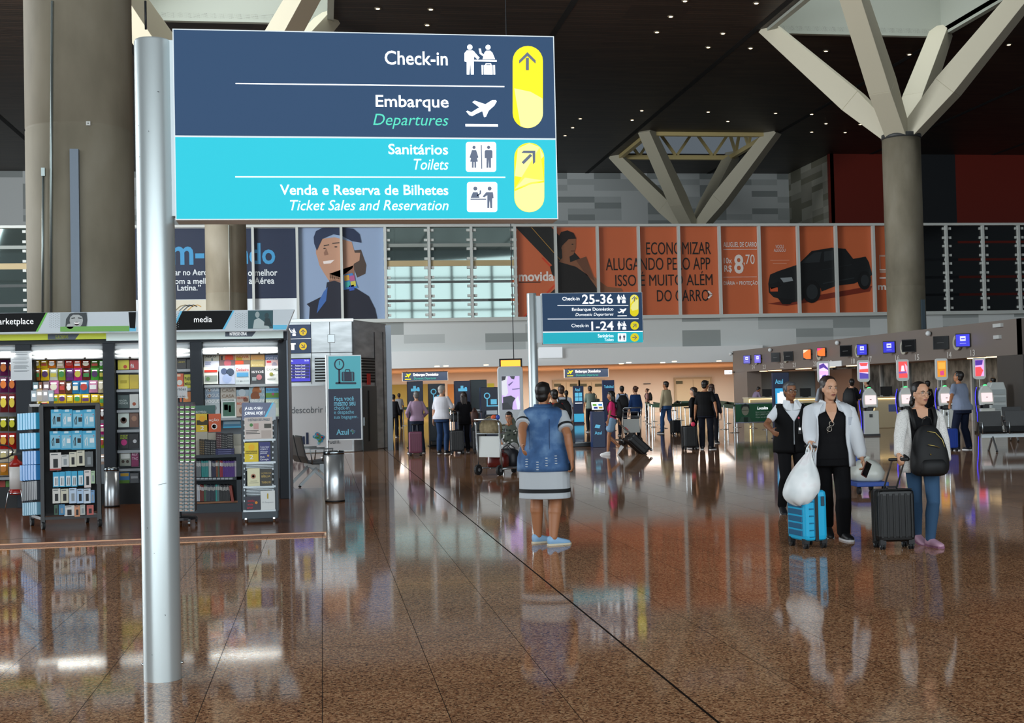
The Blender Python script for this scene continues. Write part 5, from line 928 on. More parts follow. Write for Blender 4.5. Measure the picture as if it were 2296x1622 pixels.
mb = MB(); PCH.panel(mb, 824, 838, 831, 863, .02, mat('#b02a22', .5, 0, .1), 16); mb.build('red_plate', bo, world=True)
for x in (842, 861): mb = MB(); PCH.panel(mb, x-.5, 745, x+.5, 1015, .005, DKGREY, 2); mb.build('seam', bo, world=True)
p = gr(875.5, 36.6); c_ = MB().box((0,0,1.8), (.15, .3, 3.6), mat('#b5c4d2', .45)).build('white_partition_post'); c_.location = p; tag(c_, 'pale blue white upright partition edge at the end of the steel booth', 'partition')
# ------------------------------------------------------------------ tall self check-in poster
YP = gr(773, 33).y; PP = Pl(Y=YP, step=.003); t = thing('poster_stand', 'tall framed poster with luggage scale drawing and blue lettering', 'poster', gr(735, 33))
mb = MB(); PP.panel(mb, 734.5, 796.5, 811.5, 987.5, .05, mat('#d3d8da', .35, .3)); mb.build('frame', t, world=True, bevel=.004)
DS = mat('#1d2b4a', .4); TL = mat('#55bccb', .4, 0, .2)
mb = MB(); PP.rect(mb, 737, 799, 809, 872, TL, 1); mb.build('teal_sheet', t, world=True, norm=False); mb = MB(); PP.rect(mb, 737, 872, 809, 985, DS, 1); mb.build('navy_sheet', t, world=True, norm=False)
mb = MB(); PP.circ(mb, 760.5, 817.5, 11.5, DS, 2, 13); PP.circ(mb, 760.5, 817.5, 8.5, TL, 3, 10); PP.rect(mb, 760, 810, 761.3, 819, DS, 4); PP.rect(mb, 758.5, 829, 763, 860, DS, 2); PP.rrect(mb, 752, 857.5, 799, 862, 2, DS, 2); PP.rrect(mb, 766, 834, 794.5, 855.5, 3, DS, 2); PP.line(mb, [(774,834),(774.5,829.5),(784,829.5),(784.5,834)], 2, DS, 2); PP.rect(mb, 770.5, 835, 771.5, 855, TL, 3); PP.rect(mb, 789, 835, 790, 855, TL, 3); mb.build('scale_drawing', t, world=True, norm=False)
LB = mat('#6fc0dc', .4, 0, .15)
mb = MB()
for s, b, bo_ in (('Faça você', (749,889,793.5,901.5), .015), ('mesmo seu', (749,901.5,797,910.5), .015), ('check-in', (749,910.5,783,919), 0), ('e despache', (749,920,793.5,931), 0), ('sua bagagem.', (749,931.5,803,941), 0)): PP.text(mb, s, *b, LB, 0, bo_, 2)
mb.build('lettering', t, world=True, norm=False); mb = MB(); PP.text(mb, 'Azul', 754,963,782,975.5, LB, 0, .02, 2); mb.build('brand_lettering', t, world=True, norm=False); mb = MB(); brmap(PP, mb, (785,962,797,974.5), 2); mb.build('emblem', t, world=True, norm=False)
g_ = gr(735, 33); MB().cyl((g_.x, YP+.03, .02), (g_.x, YP+.03, PP.p(735, 797).z), .022, mat('#cfd4d6', .3, .6), n=10).build('pole', t, world=True); MB().lathe([(.001,0),(.2,0),(.2,.012),(.03,.03),(.001,.031)], mat('#b5babc', .3, .7), (g_.x, YP+.03, 0), 20).build('base', t, world=True)
# ------------------------------------------------------------------ beam benches
def bench(label, p, rot, n, arms=True):
    t = thing('beam_bench', label, 'bench', p, rot); w = .58; L = n*w
    MB().beam((-L/2, 0, .36), (L/2, 0, .36), .07, .09, mat('#8d9294', .35, .8)).build('beam', t)
    for i in range(n):
        x = -L/2+w*(i+.5); mb = MB(); prof = [(-.26,.445),(-.1,.425),(.1,.42),(.2,.44),(.26,.56),(.33,.9)]
        vs = []
        for s in (-.25, .25): vs += [Vector((x+s, y, z)) for y, z in prof] + [Vector((x+s, y+.02, z-.025)) for y, z in prof[::-1]]
        m_ = len(prof)*2; mb.vf(vs, [tuple(range(m_)), tuple(range(2*m_-1, m_-1, -1))] + [(k, k+m_, (k+1) % m_+m_, (k+1) % m_) for k in range(m_)], mat('#101113', .45)); mb.build('seat', t, bevel=.005)
    for i in range(n+1):
        x = -L/2+w*i; mb = MB(); mb.tube([(x,.16,.4),(x,.2,.66),(x,-.2,.66),(x,-.16,.4)], .014, mat('#9aa0a2', .3, .9), 8); mb.build('armrest', t, smooth=True)
    for x in (-L/2+.25, L/2-.25):
        mb = MB(); mb.beam((x, 0, .34), (x, -.33, .03), .05, .03, mat('#8d9294', .35, .8), (1,0,0)); mb.beam((x, 0, .34), (x, .33, .03), .05, .03, mat('#8d9294', .35, .8), (1,0,0)); mb.ball((x,-.33,.018), (.03,.03,.018), RUBBER, 8); mb.ball((x,.33,.018), (.03,.03,.018), RUBBER, 8); mb.build('leg', t)
    return t
p = gr(704, 22.2); bench('black two seat bench with steel arms beside the end of the shop kiosk', (p.x, p.y+.1, 0), PI/2+.25, 2)
p = gr(2302, 28.2); bench('long black beam bench with steel arms in front of the last check-in kiosk', (p.x+.2, p.y, 0), -.25, 4)
p = gr(2330, 33); bench('black beam bench standing behind the long front bench', (p.x, p.y, 0), -.25, 3)
# ================================================================== check-in island
XF = 22.2; PX = Pl(X=XF, step=.01); FAS = mat('#7a7069', .5); zf0, zf1 = onX(1643, 836, XF).z, onX(1643, 788, XF).z; yf0, yf1 = onX(2292, 770, XF).y, onX(1643, 810, XF).y
mb = MB(); mb.bb((XF, yf0, zf0), (XF+1.6, yf1, zf1), FAS); mb.bb((XF, yf0, zf0), (XF+9, yf0+.3, zf1), FAS); struct(mb.build('wall_checkin_fascia'))
mb = MB(); mb.bb((XF+.02, onX(1675, 870, XF).y, 0), (XF+.8, yf1-.01, zf0), FAS); struct(mb.build('wall_checkin_end')); mb = MB(); mb.bb((XF+.02, yf0+.02, 0), (XF+.9, yf0+1.6, zf0), mat('#4a4643', .5)); struct(mb.build('wall_checkin_near'))
SP = noise_mat('check_in_steel_panel', [(.35, '#4a4f50'), (.65, '#8a8f8f')], 2.5, .35, 3, (1, 1, .6), 0, .8)
mb = MB(); mb.bb((XF+4.6, yf0, 0), (XF+4.8, yf1, zf1), SP)
for k in range(10): y = yf0+k*(yf1-yf0)/10; mb.bb((XF+4.5, y, 0), (XF+4.62, y+.12, zf1), mat('#b9bdbd', .4, .3))
struct(mb.build('wall_checkin_back')); mb = MB(); mb.bb((XF+.9, yf1-.15, 0), (XF+4.6, yf1, zf0), mat('#b9c4c6', .5)); mb.bb((XF+4.2, yf1-6, 0), (XF+4.6, yf1-1.2, zf0), mat('#8a6a58', .5)); struct(mb.build('wall_checkin_side'))
mb = MB(); mb.bb((XF+1.6, yf0, zf0+.2), (XF+4.7, yf1, zf0+.3), mat('#5f5a55', .6)); struct(mb.build('ceiling_checkin'))
area('check_in_lamps', (XF+2.6, (yf0+yf1)/2, zf0+.15), (XF+2.6, (yf0+yf1)/2, 0), 2, 22, 90, (1, .86, .68))
def cxy(x, y): return 1640+x/3.5, 720+y/3.5
t_ = None
for i, (x0, x1, y) in enumerate(((195,222,397),(262,330,395),(475,560,374),(700,745,362),(870,955,355),(1960,2140,290),(1815,1920,357))):
    mb = MB(); a, b_ = PX.p(*cxy(x0, y)), PX.p(*cxy(x1, y)); mb.box(((XF+.3), (a.y+b_.y)/2, zf0-.015), (.25, abs(a.y-b_.y), .03), mat('#ffd9a0', .5, 0, 3)); tag(mb.build('soffit_light'), 'warm strip light under the check-in fascia, %s from its far end' % ORD[i], 'light', 'strip lights under the check-in fascia')
NW = dict(zip('24 23 22 21 20 19 18 17 16 15 14 13'.split(), 'twenty-four twenty-three twenty-two twenty-one twenty nineteen eighteen seventeen sixteen fifteen fourteen thirteen'.split()))
scr = [((125,268,182,337),'#3a2fa0','24','purple'),((212,262,265,332),'#4a35b0','23','violet'),((345,248,415,322),None,'22','switched off'),((443,238,518,315),None,'21','switched off'),((600,220,662,303),'#f06a1c','20','orange and white'),((710,208,775,280),'#f0681e','19','orange and pink'),((890,190,982,280),None,'18','switched off'),((1025,180,1105,270),'#2f2fb8','17','bright blue'),((1232,158,1325,253),'#2a2ab4','16','deep blue'),((1382,145,1487,243),None,'15','switched off'),((1630,118,1750,222),None,'14','switched off'),((1808,98,1918,205),'#2b2bc0','13','blue')]
for b, cc, num, nm in scr:
    x0, y0 = cxy(*b[:2]); x1, y1 = cxy(*b[2:]); c = PX.p((x0+x1)/2, (y0+y1)/2); D = depth(c); w, h = (x1-x0)/F*D*1.0, (y1-y0)/F*D
    t = thing('check_in_monitor', '%s monitor on the check-in fascia above numeral %s' % (nm, NW[num]), 'monitor', (XF-.22, c.y, c.z-h/2)); R_ = Matrix.Rotation(-.62, 3, 'Z'); cc_ = Vector((0, 0, h/2))
    MB().box(cc_, (w, .07, h), BLACK, R_).build('casing', t, bevel=.008); nn = R_ @ Vector((0,-1,0)); uu = R_ @ Vector((1,0,0))
    mb = MB(); q = cc_+nn*.037; f_ = lambda u, v, k=0: q+uu*(w*u)+Vector((0,0,h*v))+nn*k; m_ = mat(cc, .3, 0, .9) if cc else mat('#0c0b0c', .15)
    mb.poly([f_(-.46,-.44), f_(.46,-.44), f_(.46,.44), f_(-.46,.44)], m_); mb.build('display', t, norm=False)
    mb = MB()
    if cc is None: mb.poly([f_(-.25,-.04,.004), f_(.2,-.02,.004), f_(.2,.02,.004), f_(-.25,.0,.004)], mat('#4a4a48', .4, 0, .1))
    elif cc < '#e': 
        mb.poly([f_(-.18,-.05,.004), f_(.2,-.05,.004), f_(.2,.3,.004), f_(-.18,.3,.004)], mat('#c4c4ea', .4, 0, .9)); mb.poly([f_(-.12,.08,.006), f_(.14,.08,.006), f_(.14,.16,.006), f_(-.12,.16,.006)], m_); mb.poly([f_(-.2,-.25,.004), f_(.22,-.25,.004), f_(.22,-.2,.004), f_(-.2,-.2,.004)], mat('#8a8ad8', .4, 0, .6))
    else: mb.poly([f_(-.46,.1,.004), f_(.2,.44,.004), f_(-.46,.44,.004)], mat('#e0307a' if num == '19' else '#f4c0a0', .4, 0, .9)); mb.poly([f_(-.46,-.44,.005), f_(-.1,-.44,.005), f_(-.46,-.3,.005)], BLACK)
    mb.build('screen_picture', t, norm=False); MB().box((.12, 0, h/2), (.2, .06, .06), DKGREY).build('wall_bracket', t)
for i, (x, y) in enumerate(((208,303),(440,285),(704,262),(1010,235),(1370,208),(1790,170))):
    c = PX.p(*cxy(x, y)); mb = MB(); mb.cyl(c+Vector((-.12,0,0)), c, .27, mat('#b9b5a4', .4), .24, 18); mb.cyl(c+Vector((-.14,0,0)), c+Vector((-.12,0,0)), .14, mat('#6d6a60', .6), n=14); tag(mb.build('fascia_speaker'), 'round cream speaker on the check-in fascia, %s from its far end' % ORD[i], 'speaker', 'round speakers on the check-in fascia')
for i, (x, y) in enumerate(((10,258),(320,228),(850,172),(1568,98))):
    c = PX.p(*cxy(x, y)); t = thing('fascia_camera', 'small white camera on top of the check-in fascia, %s from its far end' % ORD[i], 'camera', c); MB().ball((-.12,0,0), .1, mat('#d5d8d8', .3), 10).build('dome', t, smooth=True); MB().box((-.03,0,0), (.1,.08,.08), BLACK).build('mount', t)
for i, (x0, y0, x1, y1) in enumerate(((2070,25,2135,45),(2080,115,2115,138))): mb = MB(); P_ = PX; c = P_.p(*cxy((x0+x1)/2, (y0+y1)/2)); mb.box(c+Vector((-.05,0,0)), (.1, .5 if i == 0 else .35, .12), mat('#c4c6c4', .4)); tag(mb.build('emergency_light'), '%s white fitting near the close end of the check-in fascia' % ('upper','lower')[i], 'light')
for b, cc, num, nm in scr:
    xc = {'24':(172,362),'23':(257,360),'22':(396,350),'21':(493,345),'20':(655,335),'19':(775,328),'18':(955,315),'17':(1087,300),'16':(1302,290),'15':(1457,285),'14':(1710,265),'13':(1893,250)}[num]; x, y = cxy(*xc); D = depth(PX.p(x, y)); s = 8*55/D
    mb = MB(); PX.text(mb, num, x-s*.5, y-s*.7, x+s*.5, y+s*.7, mat('#cfcac4', .5), 0, .01, 1); tag(mb.build('counter_number', norm=False), 'pale numeral %s on the check-in fascia' % NW[num], 'number')
x0, y0 = cxy(757, 315); x1, y1 = cxy(860, 358); mb = MB(); PX.panel(mb, x0, y0, x1, y1, .04, mat('#dfe2e2', .5, 0, .1), 6); tag(mb.build('blank_plate'), 'blank white plate on the lower edge of the check-in fascia', 'plate')
c = onY(1633, 835, yf1-.3); mb = MB(); mb.box(c, (.42, .04, .22), INK); mb.bb((c.x, c.y-.02, c.z-.02), (XF+.1, c.y+.02, c.z+.02), DKGREY); tag(mb.build('blank_plate'), 'small blank white plate at the far corner of the check-in fascia', 'plate')
# desks of the island
for i, (px, D, w, nm) in enumerate(((1712, 57, 1.6, 'lit cream check-in desk behind the queue belts'), (1797, 50, 1.4, 'second cream check-in desk between the suitcase totem and the kiosks'), (1978, 46, 1.0, 'cream check-in desk seen between the kiosks'))):
    p = gr(px, D); t = thing('check_in_desk', nm, 'desk', p); DSK = mat('#cdbf9c', .5)
    MB().box((0, 0, .55), (w, .7, 1.1), DSK).build('body', t, bevel=.02); MB().box((0, -.02, 1.12), (w+.06, .78, .04), mat('#d9cfb4', .4)).build('worktop', t); MB().box((w*.28, -.355, .72), (.35, .01, .26), mat('#5a6aa0')).build('front_panel', t)
    MB().box((-.02, -.37, 1.06), (w*.9, .02, .03), mat('#ffdf9e', .5, 0, 2.5)).box((-w*.47, -.37, .6), (.03, .02, .9), mat('#ffdf9e', .5, 0, 2.5)).build('light_strip', t)
    o = MB().box((0,0,.2), (.45, .04, .32), BLACK).box((0,0,.03), (.2,.15,.06), BLACK).build('computer_screen'); o.location = (p.x+.2, p.y, 1.14); tag(o, 'dark computer screen standing on the %s' % ('lit cream desk behind the belts','second cream desk','desk seen between the kiosks')[i], 'screen')
# ------------------------------------------------------------------ self check-in kiosks
WB = mat('#cfd2cb', .4); LED = mat('#3a34ff', .4, 0, 2.2); KBK = mat('#111318', .4)
art_ = ([('#e4c8f0',None),('#4a2a8a',[(0,.1),(.5,.0),(1,.3),(1,.42),(.5,.25),(0,.35)]),('#d9a8e8',[(0,.45),(1,.5),(1,.75),(0,.7)]),('#3a2a80',[(.3,.75),(.7,.7),(1,1),(.2,1)])],
 [('#d8c4ee',None),('#d9484a',[(0,.02),(1,.02),(.85,.22),(.15,.22)]),('#e0504a',[(0,.42),(1,.38),(1,.6),(0,.6)]),('#4a3a9a',[(0,.62),(1,.7),(1,1),(0,1)])],
 [('#e04848',None),('#f0d0e0',[(.35,.25),(.6,.25),(.7,.6),(.25,.6)]),('#7a4a9a',[(0,.62),(1,.6),(1,.72),(0,.74)]),('#f0a0b8',[(.7,.1),(1,.3),(1,.8),(.8,.5)])],
 [('#cf8218',None),('#d8a03a',[(.1,.1),(.9,.1),(.9,.5),(.1,.5)]),('#c43a7a',[(.3,.65),(.7,.6),(.75,.9),(.3,.9)])],
 [('#d9a0d8',None),('#4a2a90',[(0,.02),(.9,.02),(.8,.3),(0,.35)]),('#e0484c',[(0,.45),(.6,.42),(.9,.65),(.6,1),(0,1)])])
kn = ('purple wave','red and violet striped','red','orange','purple over red')
for i, (px, sp) in enumerate(((1862,1851),(1951,1941),(2033,2029),(2121,2116),(2211,2201))):
    p = gr(px, 39); t = thing('check_in_kiosk', 'white self check-in kiosk with a %s advert screen on its mast' % kn[i], 'kiosk', p, -.12)
    MB().box((0, 0, .4), (.46, .42, .74), WB).build('cabinet', t, bevel=.02); MB().box((0,.02,.03), (.5,.5,.06), KBK).build('base', t)
    MB().box((-.02,-.215,.62), (.1,.01,.1), KBK).build('reader', t)
    pr = [(-.22,.86),(-.24,1.1),(-.2,1.3),(-.1,1.44),(0,1.48),(.1,1.44),(.2,1.3),(.24,1.1),(.22,.86)]
    mb = MB(); mb.prism([(x,-.16-(z-.86)*-.12,z) for x, z in pr], (0,.3,0), WB); mb.build('head', t, bevel=.02)
    mb = MB(); mb.prism([(-.27,-.1,.05),(-.3,-.12,.6),(-.33,-.06,1.1),(-.25,0,1.45),(-.2,.1,1.45),(-.25,.1,.05)], (.03,.12,0), KBK); mb.build('side_shell', t)
    mb = MB(); mb.tube([(-.29,-.12,.1),(-.31,-.14,.6),(-.345,-.1,1.0),(-.32,-.06,1.25),(-.26,-.02,1.42)], .009, LED, 8); mb.build('blue_light_strip', t)
    mb = MB(); mb.poly([(-.17,-.172,.97),(.17,-.172,.97),(.17,-.137,1.24),(-.17,-.137,1.24)], mat('#e8cfcf', .3, 0, .9)); mb.poly([(-.03,-.157,1.1),(.03,-.157,1.1),(.03,-.155,1.12),(-.03,-.155,1.12)], mat('#8a6a6a')); mb.build('touch_screen', t, norm=False)
    MB().box((0,-.2,.9), (.34,.12,.05), WB).box((0,-.24,.885), (.25,.06,.02), KBK).build('shelf', t); MB().box((-.05,-.1,.8), (.2,.2,.12), KBK).build('printer_slot', t); MB().ball((0,-.03,1.47), (.06,.05,.03), mat('#35e06a', .4, 0, 3), 10).build('green_lamp', t)
    sx_ = (sp-px)*39/F; MB().cyl((sx_,.04,1.4), (sx_,.04,1.72), .012, WB, n=8).build('mast', t)
    mb = MB(); pts = []
    for cx_, cz_, a in ((.13,2.27,0),(-.13,2.27,90),(-.09,1.76,180),(.09,1.76,270)):
        rr = .06 if cz_ > 2 else .1
        for k in range(6): th_ = math.radians(a+18*k); pts.append((sx_+cx_+rr*math.cos(th_), .0, cz_+rr*math.sin(th_)))
    mb.prism(pts, (0,.07,0), mat('#d9dcda', .4)); mb.build('advert_frame', t, bevel=.006)
    mb = MB(); 
    for k, (cc, pl) in enumerate(art_[i]): pl = pl or [(0,0),(1,0),(1,1),(0,1)]; mb.poly([(sx_-.135+.27*x, -.003-.003*k, 2.26-.5*y) for x, y in pl], mat(cc, .4, 0, .95))
    mb.build('advert_screen', t, norm=False)
p = gr(2241, 41); t = thing('leaflet_rack', 'white rounded dispenser shelf behind the last check-in kiosk', 'rack', p, -.1); mb = MB(); mb.prism([(-.28,0,0),(.28,0,0),(.28,0,1.3),(.2,0,1.56),(-.2,0,1.56),(-.28,0,1.4)], (0,.35,0), mat('#c9cfcd', .4)); mb.build('body', t, bevel=.03)
for z in (.75, 1.0, 1.25): MB().box((0,-.02,z), (.44,.04,.16), mat('#a9b2b2', .4)).build('tray', t)
# ------------------------------------------------------------------ Azul totems and bag drop units
def totem(label, px, D, w, h, m, d=.12, rot=0.0):
    t = thing('airline_totem', label, 'totem', gr(px, D), rot); MB().box((0, 0, h/2), (w, d, h), m).build('panel', t, bevel=.01); MB().box((0,0,.01), (w*1.1, d*2.2, .02), DKGREY).build('base', t); return t
def tprint(t, name, items, d=.12, k=1):
    mb = MB()
    for it in items:
        y = -d/2-.004*k
        if it[0] == 'r': x0, z0, x1, z1 = it[1]; mb.poly([(x0,y,z0),(x1,y,z0),(x1,y,z1),(x0,y,z1)], it[2])
        elif it[0] == 't':
            vs, fs = text_geo(it[1], 0, .02); x0, z0, x1, z1 = it[2]; mb.vf([(x0+(x1-x0)*u, y-.003, z0+(z1-z0)*v) for u, v in vs], fs, it[3])
        elif it[0] == 'c': x, z, r = it[1]; mb.poly([(x+r*math.cos(2*PI*i/16), y-.001*len(mb.bm.faces), z+r*math.sin(2*PI*i/16)) for i in range(16)], it[2])
    return mb.build(name, t, norm=False)
CYA = mat('#3aa4cc', .4, 0, .5); NVY = mat('#14254a', .4); CYL = mat('#5fb9dc', .4, 0, .5)
t = totem('navy totem with a bright cyan suitcase picture in front of the desks', 1753, 38.5, .52, 2.0, NVY); tprint(t, 'totem_lettering', [('t','Azul',(-.19,1.66,.06,1.8),CYL)]); tprint(t, 'suitcase_picture', [('r',(-.19,.98,.19,1.52),mat('#2f9cd0',.4,0,.7))]); tprint(t, 'white_case', [('r',(-.13,1.04,.15,1.38),INK),('r',(-.05,1.38,.06,1.42),INK)], .12, 2); tprint(t, 'lower_print', [('r',(-.24,.0,-.1,.3),CYA),('t','Despache',(-.15,.72,.2,.8),INK)])
t = totem('narrow navy totem with four cyan squares by the cream double doors', 1298, 62, .52, 1.86, NVY); tprint(t, 'totem_lettering', [('t','Azul',(-.18,1.6,.08,1.76),CYL)]); tprint(t, 'square_print', [('r',(x,z,x+.17,z+.19),CYL) for x in (-.18,.01) for z in (1.12,1.34)]); tprint(t, 'lower_print', [('r',(-.24,.1,.24,.5),CYA),('r',(-.18,1.0,.18,1.04),INK)])
t = totem('tall plain navy banner panel beside the cream doors', 1366, 50, .48, 2.0, mat('#1a2a55', .5)); tprint(t, 'totem_lettering', [('t','TudoAzul',(-.18,1.68,.2,1.8),CYL)])
for i, (px, D, w, h, mm, lab, lbl) in enumerate(((933,37.5,.46,1.98,NVY,'navy bag drop unit with a cyan aircraft mark facing the lilac shirted man',0),(981,38.5,.5,1.9,mat('#1b2c3c',.4),'dark slate bag drop unit behind the white shirted man',1),(1039,37.0,.46,1.95,NVY,'navy bag drop unit with a cyan aircraft mark facing the long haired woman',0),(1075,39,.5,2.0,mat('#2a3d44',.4),'grey green bag drop unit behind its navy neighbour',2),(1101,35.5,.56,1.74,mat('#131f3a',.4),'navy bag drop unit with a cyan luggage scale mark',1))):
    t = totem(lab, px, D, w, h, mm, .3); d = .3
    if lbl == 0: tprint(t, 'aircraft_mark', [('r',(-.13,h-.3,.13,h-.22),CYL),('r',(-.06,h-.22,.02,h-.14),CYL),('r',(.06,h-.24,.12,h-.18),CYL)], d)
    elif lbl == 1: tprint(t, 'scale_mark', [('c',(-.1,h-.24,.09),CYL)], d); tprint(t, 'scale_mark_inner', [('c',(-.1,h-.24,.06),mm)], d, 2); tprint(t, 'scale_post', [('r',(-.115,h-.52,-.085,h-.33),CYL),('r',(-.12,h-.54,.2,h-.51),CYL),('r',(.0,h-.48,.17,h-.34),CYL)], d)
    mb = MB(); mb.box((0,-.3,.95), (.34,.3,.06), DKGREY); mb.box((0,-.35,1.02), (.3,.02,.14), mat('#c9d4dc', .3, 0, .8 if i in (0, 2) else .1)); mb.build('screen_shelf', t); MB().box((0,-.35,.12), (w*.9,.7,.1), DKGREY).build('bag_tray', t)
p = gr(1341, 35.2); t = thing('bag_tag_kiosk', 'navy bag tag kiosk with a tilted white and coloured screen', 'kiosk', p)
MB().box((0, 0, .5), (.36, .3, 1.0), mat('#16305c', .4)).build('body', t, bevel=.01); R_ = Matrix.Rotation(-.5, 3, 'X'); MB().box((0, -.02, 1.14), (.36, .04, .28), BLACK, R_).build('screen_casing', t)
mb = MB(); T = lambda x, z: Vector((0,-.02,1.14)) + R_ @ Vector((x, -.022, z)); T2 = lambda x, z: Vector((0,-.02,1.14)) + R_ @ Vector((x, -.025, z))
mb.poly([T(-.165,-.12), T(.165,-.12), T(.165,.12), T(-.165,.12)], mat('#e6ecee', .4, 0, .9))
for x, z, cc in ((-.13,.0,'#6aa83a'),(.03,.0,'#4a8ad0'),(-.11,-.09,'#2a3a90'),(.03,-.09,'#a8963a')): mb.poly([T2(x,z), T2(x+.11,z), T2(x+.11,z+.06), T2(x,z+.06)], mat(cc, .4, 0, .6))
mb.build('display', t, norm=False); mb = MB(); vs, fs = text_geo('Azul', 0, .02); mb.vf([(-.12+.2*u, -.152, .36+.09*v) for u, v in vs], fs, CYL); mb.poly([(-.12,-.152,.55),(.02,-.152,.53),(.05,-.152,.62),(-.08,-.152,.64)], CYL); mb.build('kiosk_lettering', t, norm=False)
p = gr(1307, 36); t = thing('bag_scale', 'open dark bag scale frame beside the bag tag kiosk', 'scale', p)
MB().box((-.3,.2,.45), (.12,.5,.9), mat('#20252b', .4)).build('upright', t, bevel=.01); MB().box((0,.1,.06), (.7,.8,.1), mat('#2c3238', .4)).build('platform_plate', t); MB().box((.02,-.3,.115), (.6,.02,.02), mat('#8d989c', .3, .8)).build('edge_rail', t)
# ------------------------------------------------------------------ display totem and hanging monitor behind the trolley
p = gr(1149, 28); t = thing('display_totem', 'tall white rounded advertising display showing a purple and grey picture', 'display', p); pts = []
for cx_, cz_, a in ((.2,2.07,0),(-.2,2.07,90),(-.24,.03,180),(.24,.03,270)):
    for k in range(6): th_ = math.radians(a+18*k); rr = .08 if cz_ > 1 else .03; pts.append((cx_+rr*math.cos(th_), 0, cz_+rr*math.sin(th_)))
mb = MB(); mb.prism(pts, (0,.12,0), mat('#cbd2d6', .4)); mb.build('housing', t, bevel=.01)
mb = MB(); F0 = lambda pl, cc, k, e=.8: mb.poly([(-.2+.4*x, -.004-.002*k, 1.93-.74*y) for x, y in pl], mat(cc, .3, 0, e))
F0([(0,0),(1,0),(1,1),(0,1)], '#c4a8e0', 0); F0([(0,.0),(.35,0),(.28,.2),(.35,.5),(.2,.6),(0,.55)], '#d4d4dc', 1, .7); F0([(0,.0),(.25,0),(.2,.1),(0,.14)], '#2a2a34', 2, .3); F0([(.45,0),(.75,0),(.7,.1),(.55,.08)], '#3a3a46', 1, .3); F0([(.05,.62),(.5,.58),(.75,.66),(.6,.8),(.55,1),(.05,1)], '#3a3c48', 2, .25); F0([(.0,.8),(.3,.78),(.6,1),(0,1)], '#2a2c34', 3, .25); F0([(.35,.25),(.65,.15),(.6,.2),(.4,.3)], '#6a5a8a', 2, .5); F0([(.55,.38),(1,.36),(1,.39),(.6,.42)], '#8a7aa8', 2, .5); F0([(.75,.7),(.9,.6),(1,.85),(.95,1),(.85,1)], '#dcdce6', 2, .7); mb.build('display', t, norm=False); MB().box((0,.06,.015), (.7,.4,.03), mat('#b9c0c4', .4)).build('base', t)
c = at(1145, 814, 40); t = thing('hanging_monitor', 'dark hanging monitor with a bright orange screen above the display totem', 'monitor', c); w, h = 51/F*40, 19/F*40
MB().box((0,0,0), (w,.12,h), BLACK).build('casing', t); mb = MB(); mb.poly([(-w*.45,-.064,-h*.45),(w*.42,-.064,-h*.45),(w*.42,-.064,h*.3),(-w*.45,-.064,h*.3)], mat('#ff9a2a', .4, 0, 2)); mb.build('display', t, norm=False); MB().cyl((.1,0,h/2), (.1,0,ZC-c.z), .014, DKGREY, n=8).build('drop_rod', t)
# olive and orange wall panels at the far end of the passage
for x0, x1, y0, y1, cc, nm in ((880,990,862,945,'#8f7f2c','olive yellow wall panel at the far end of the boarding passage'),(1004,1022,862,905,'#b0742c','small orange wall panel behind the bag drop units'),(1093,1108,860,872,'#a8b02a','small lime sign panel behind the bag drop units')):
    P_ = Pl(Y=88.9); mb = MB(); P_.panel(mb, x0, y0, x1, y1, .08, mat(cc, .5, 0, .05)); tag(mb.build('wall_panel'), nm, 'panel')
# ------------------------------------------------------------------ queue stanchions and belts
SB = mat('#c6cacb', .18, 1.0); proto = None
def stanchion(p):
    global proto
    if proto is None:
        proto = thing('stanchion', 'chrome queue post holding green belts in front of the check-in desks', 'stanchion', p, 0, 'queue posts with green belts')
        MB().lathe([(.001,0),(.17,0),(.17,.012),(.06,.03),(.03,.035)], mat('#8f8a80', .3, .8), n=20).build('base', proto); MB().cyl((0,0,.03), (0,0,.92), .03, SB, n=12).build('post', proto); MB().cyl((0,0,.92), (0,0,.98), .034, mat('#16301f', .5), n=12).build('belt_head', proto); return proto
    return dup(proto, p)
pts = [(1647,971),(1624.5,963.5),(1632,950),(1653,959),(1689,961),(1719,964),(1448.5,944.6),(1455,951),(1462.8,958.3),(1467,945.5),(1482,953),(1488,961),(1513,951),(1519,939),(1527,943),(1611,942),(1599,956),(1569,951),(1746,971),(1905,958),(1000,960),(1012,973),(905,955),(1058,966)]
G = [onZ(x, y, 0) for x, y in pts]
for p in G: stanchion(p)
BELT = mat('#14432c', .6)
def belt(i, j, lab):
    a, b_ = Vector((G[i].x, G[i].y, .91)), Vector((G[j].x, G[j].y, .91)); d = (b_-a).normalized(); a += d*.04; b_ -= d*.04; mb = MB(); mb.beam(a, b_, .012, .14, BELT); tag(mb.build('queue_belt'), lab, 'belt', 'green queue belts')
for i, j in ((0,1),(1,2),(2,3),(3,4),(4,5),(5,18),(6,7),(7,8),(8,11),(9,10),(10,11),(12,13),(13,14),(14,15),(15,2),(11,17),(17,16),(16,1),(18,19),(22,20),(20,21),(21,23)): belt(i, j, 'dark green retractable belt stretched between chrome queue posts')
PZ_ = Pl(Y=onZ(1647, 971, 0).y-.02, step=.01); t = thing('queue_banner', 'green printed banner panel hanging between chrome queue posts', 'banner', PZ_.p(1690, 948)); mb = MB(); PZ_.panel(mb, 1649.5, 905, 1746, 947, .02, mat('#0f5a36', .45)); mb.build('green_sheet', t, world=True)
mb = MB(); PZ_.panel(mb, 1647, 903.5, 1746, 906, .04, SB, 1); PZ_.panel(mb, 1647, 946, 1746, 948.5, .04, SB, 1); mb.build('rail', t, world=True)
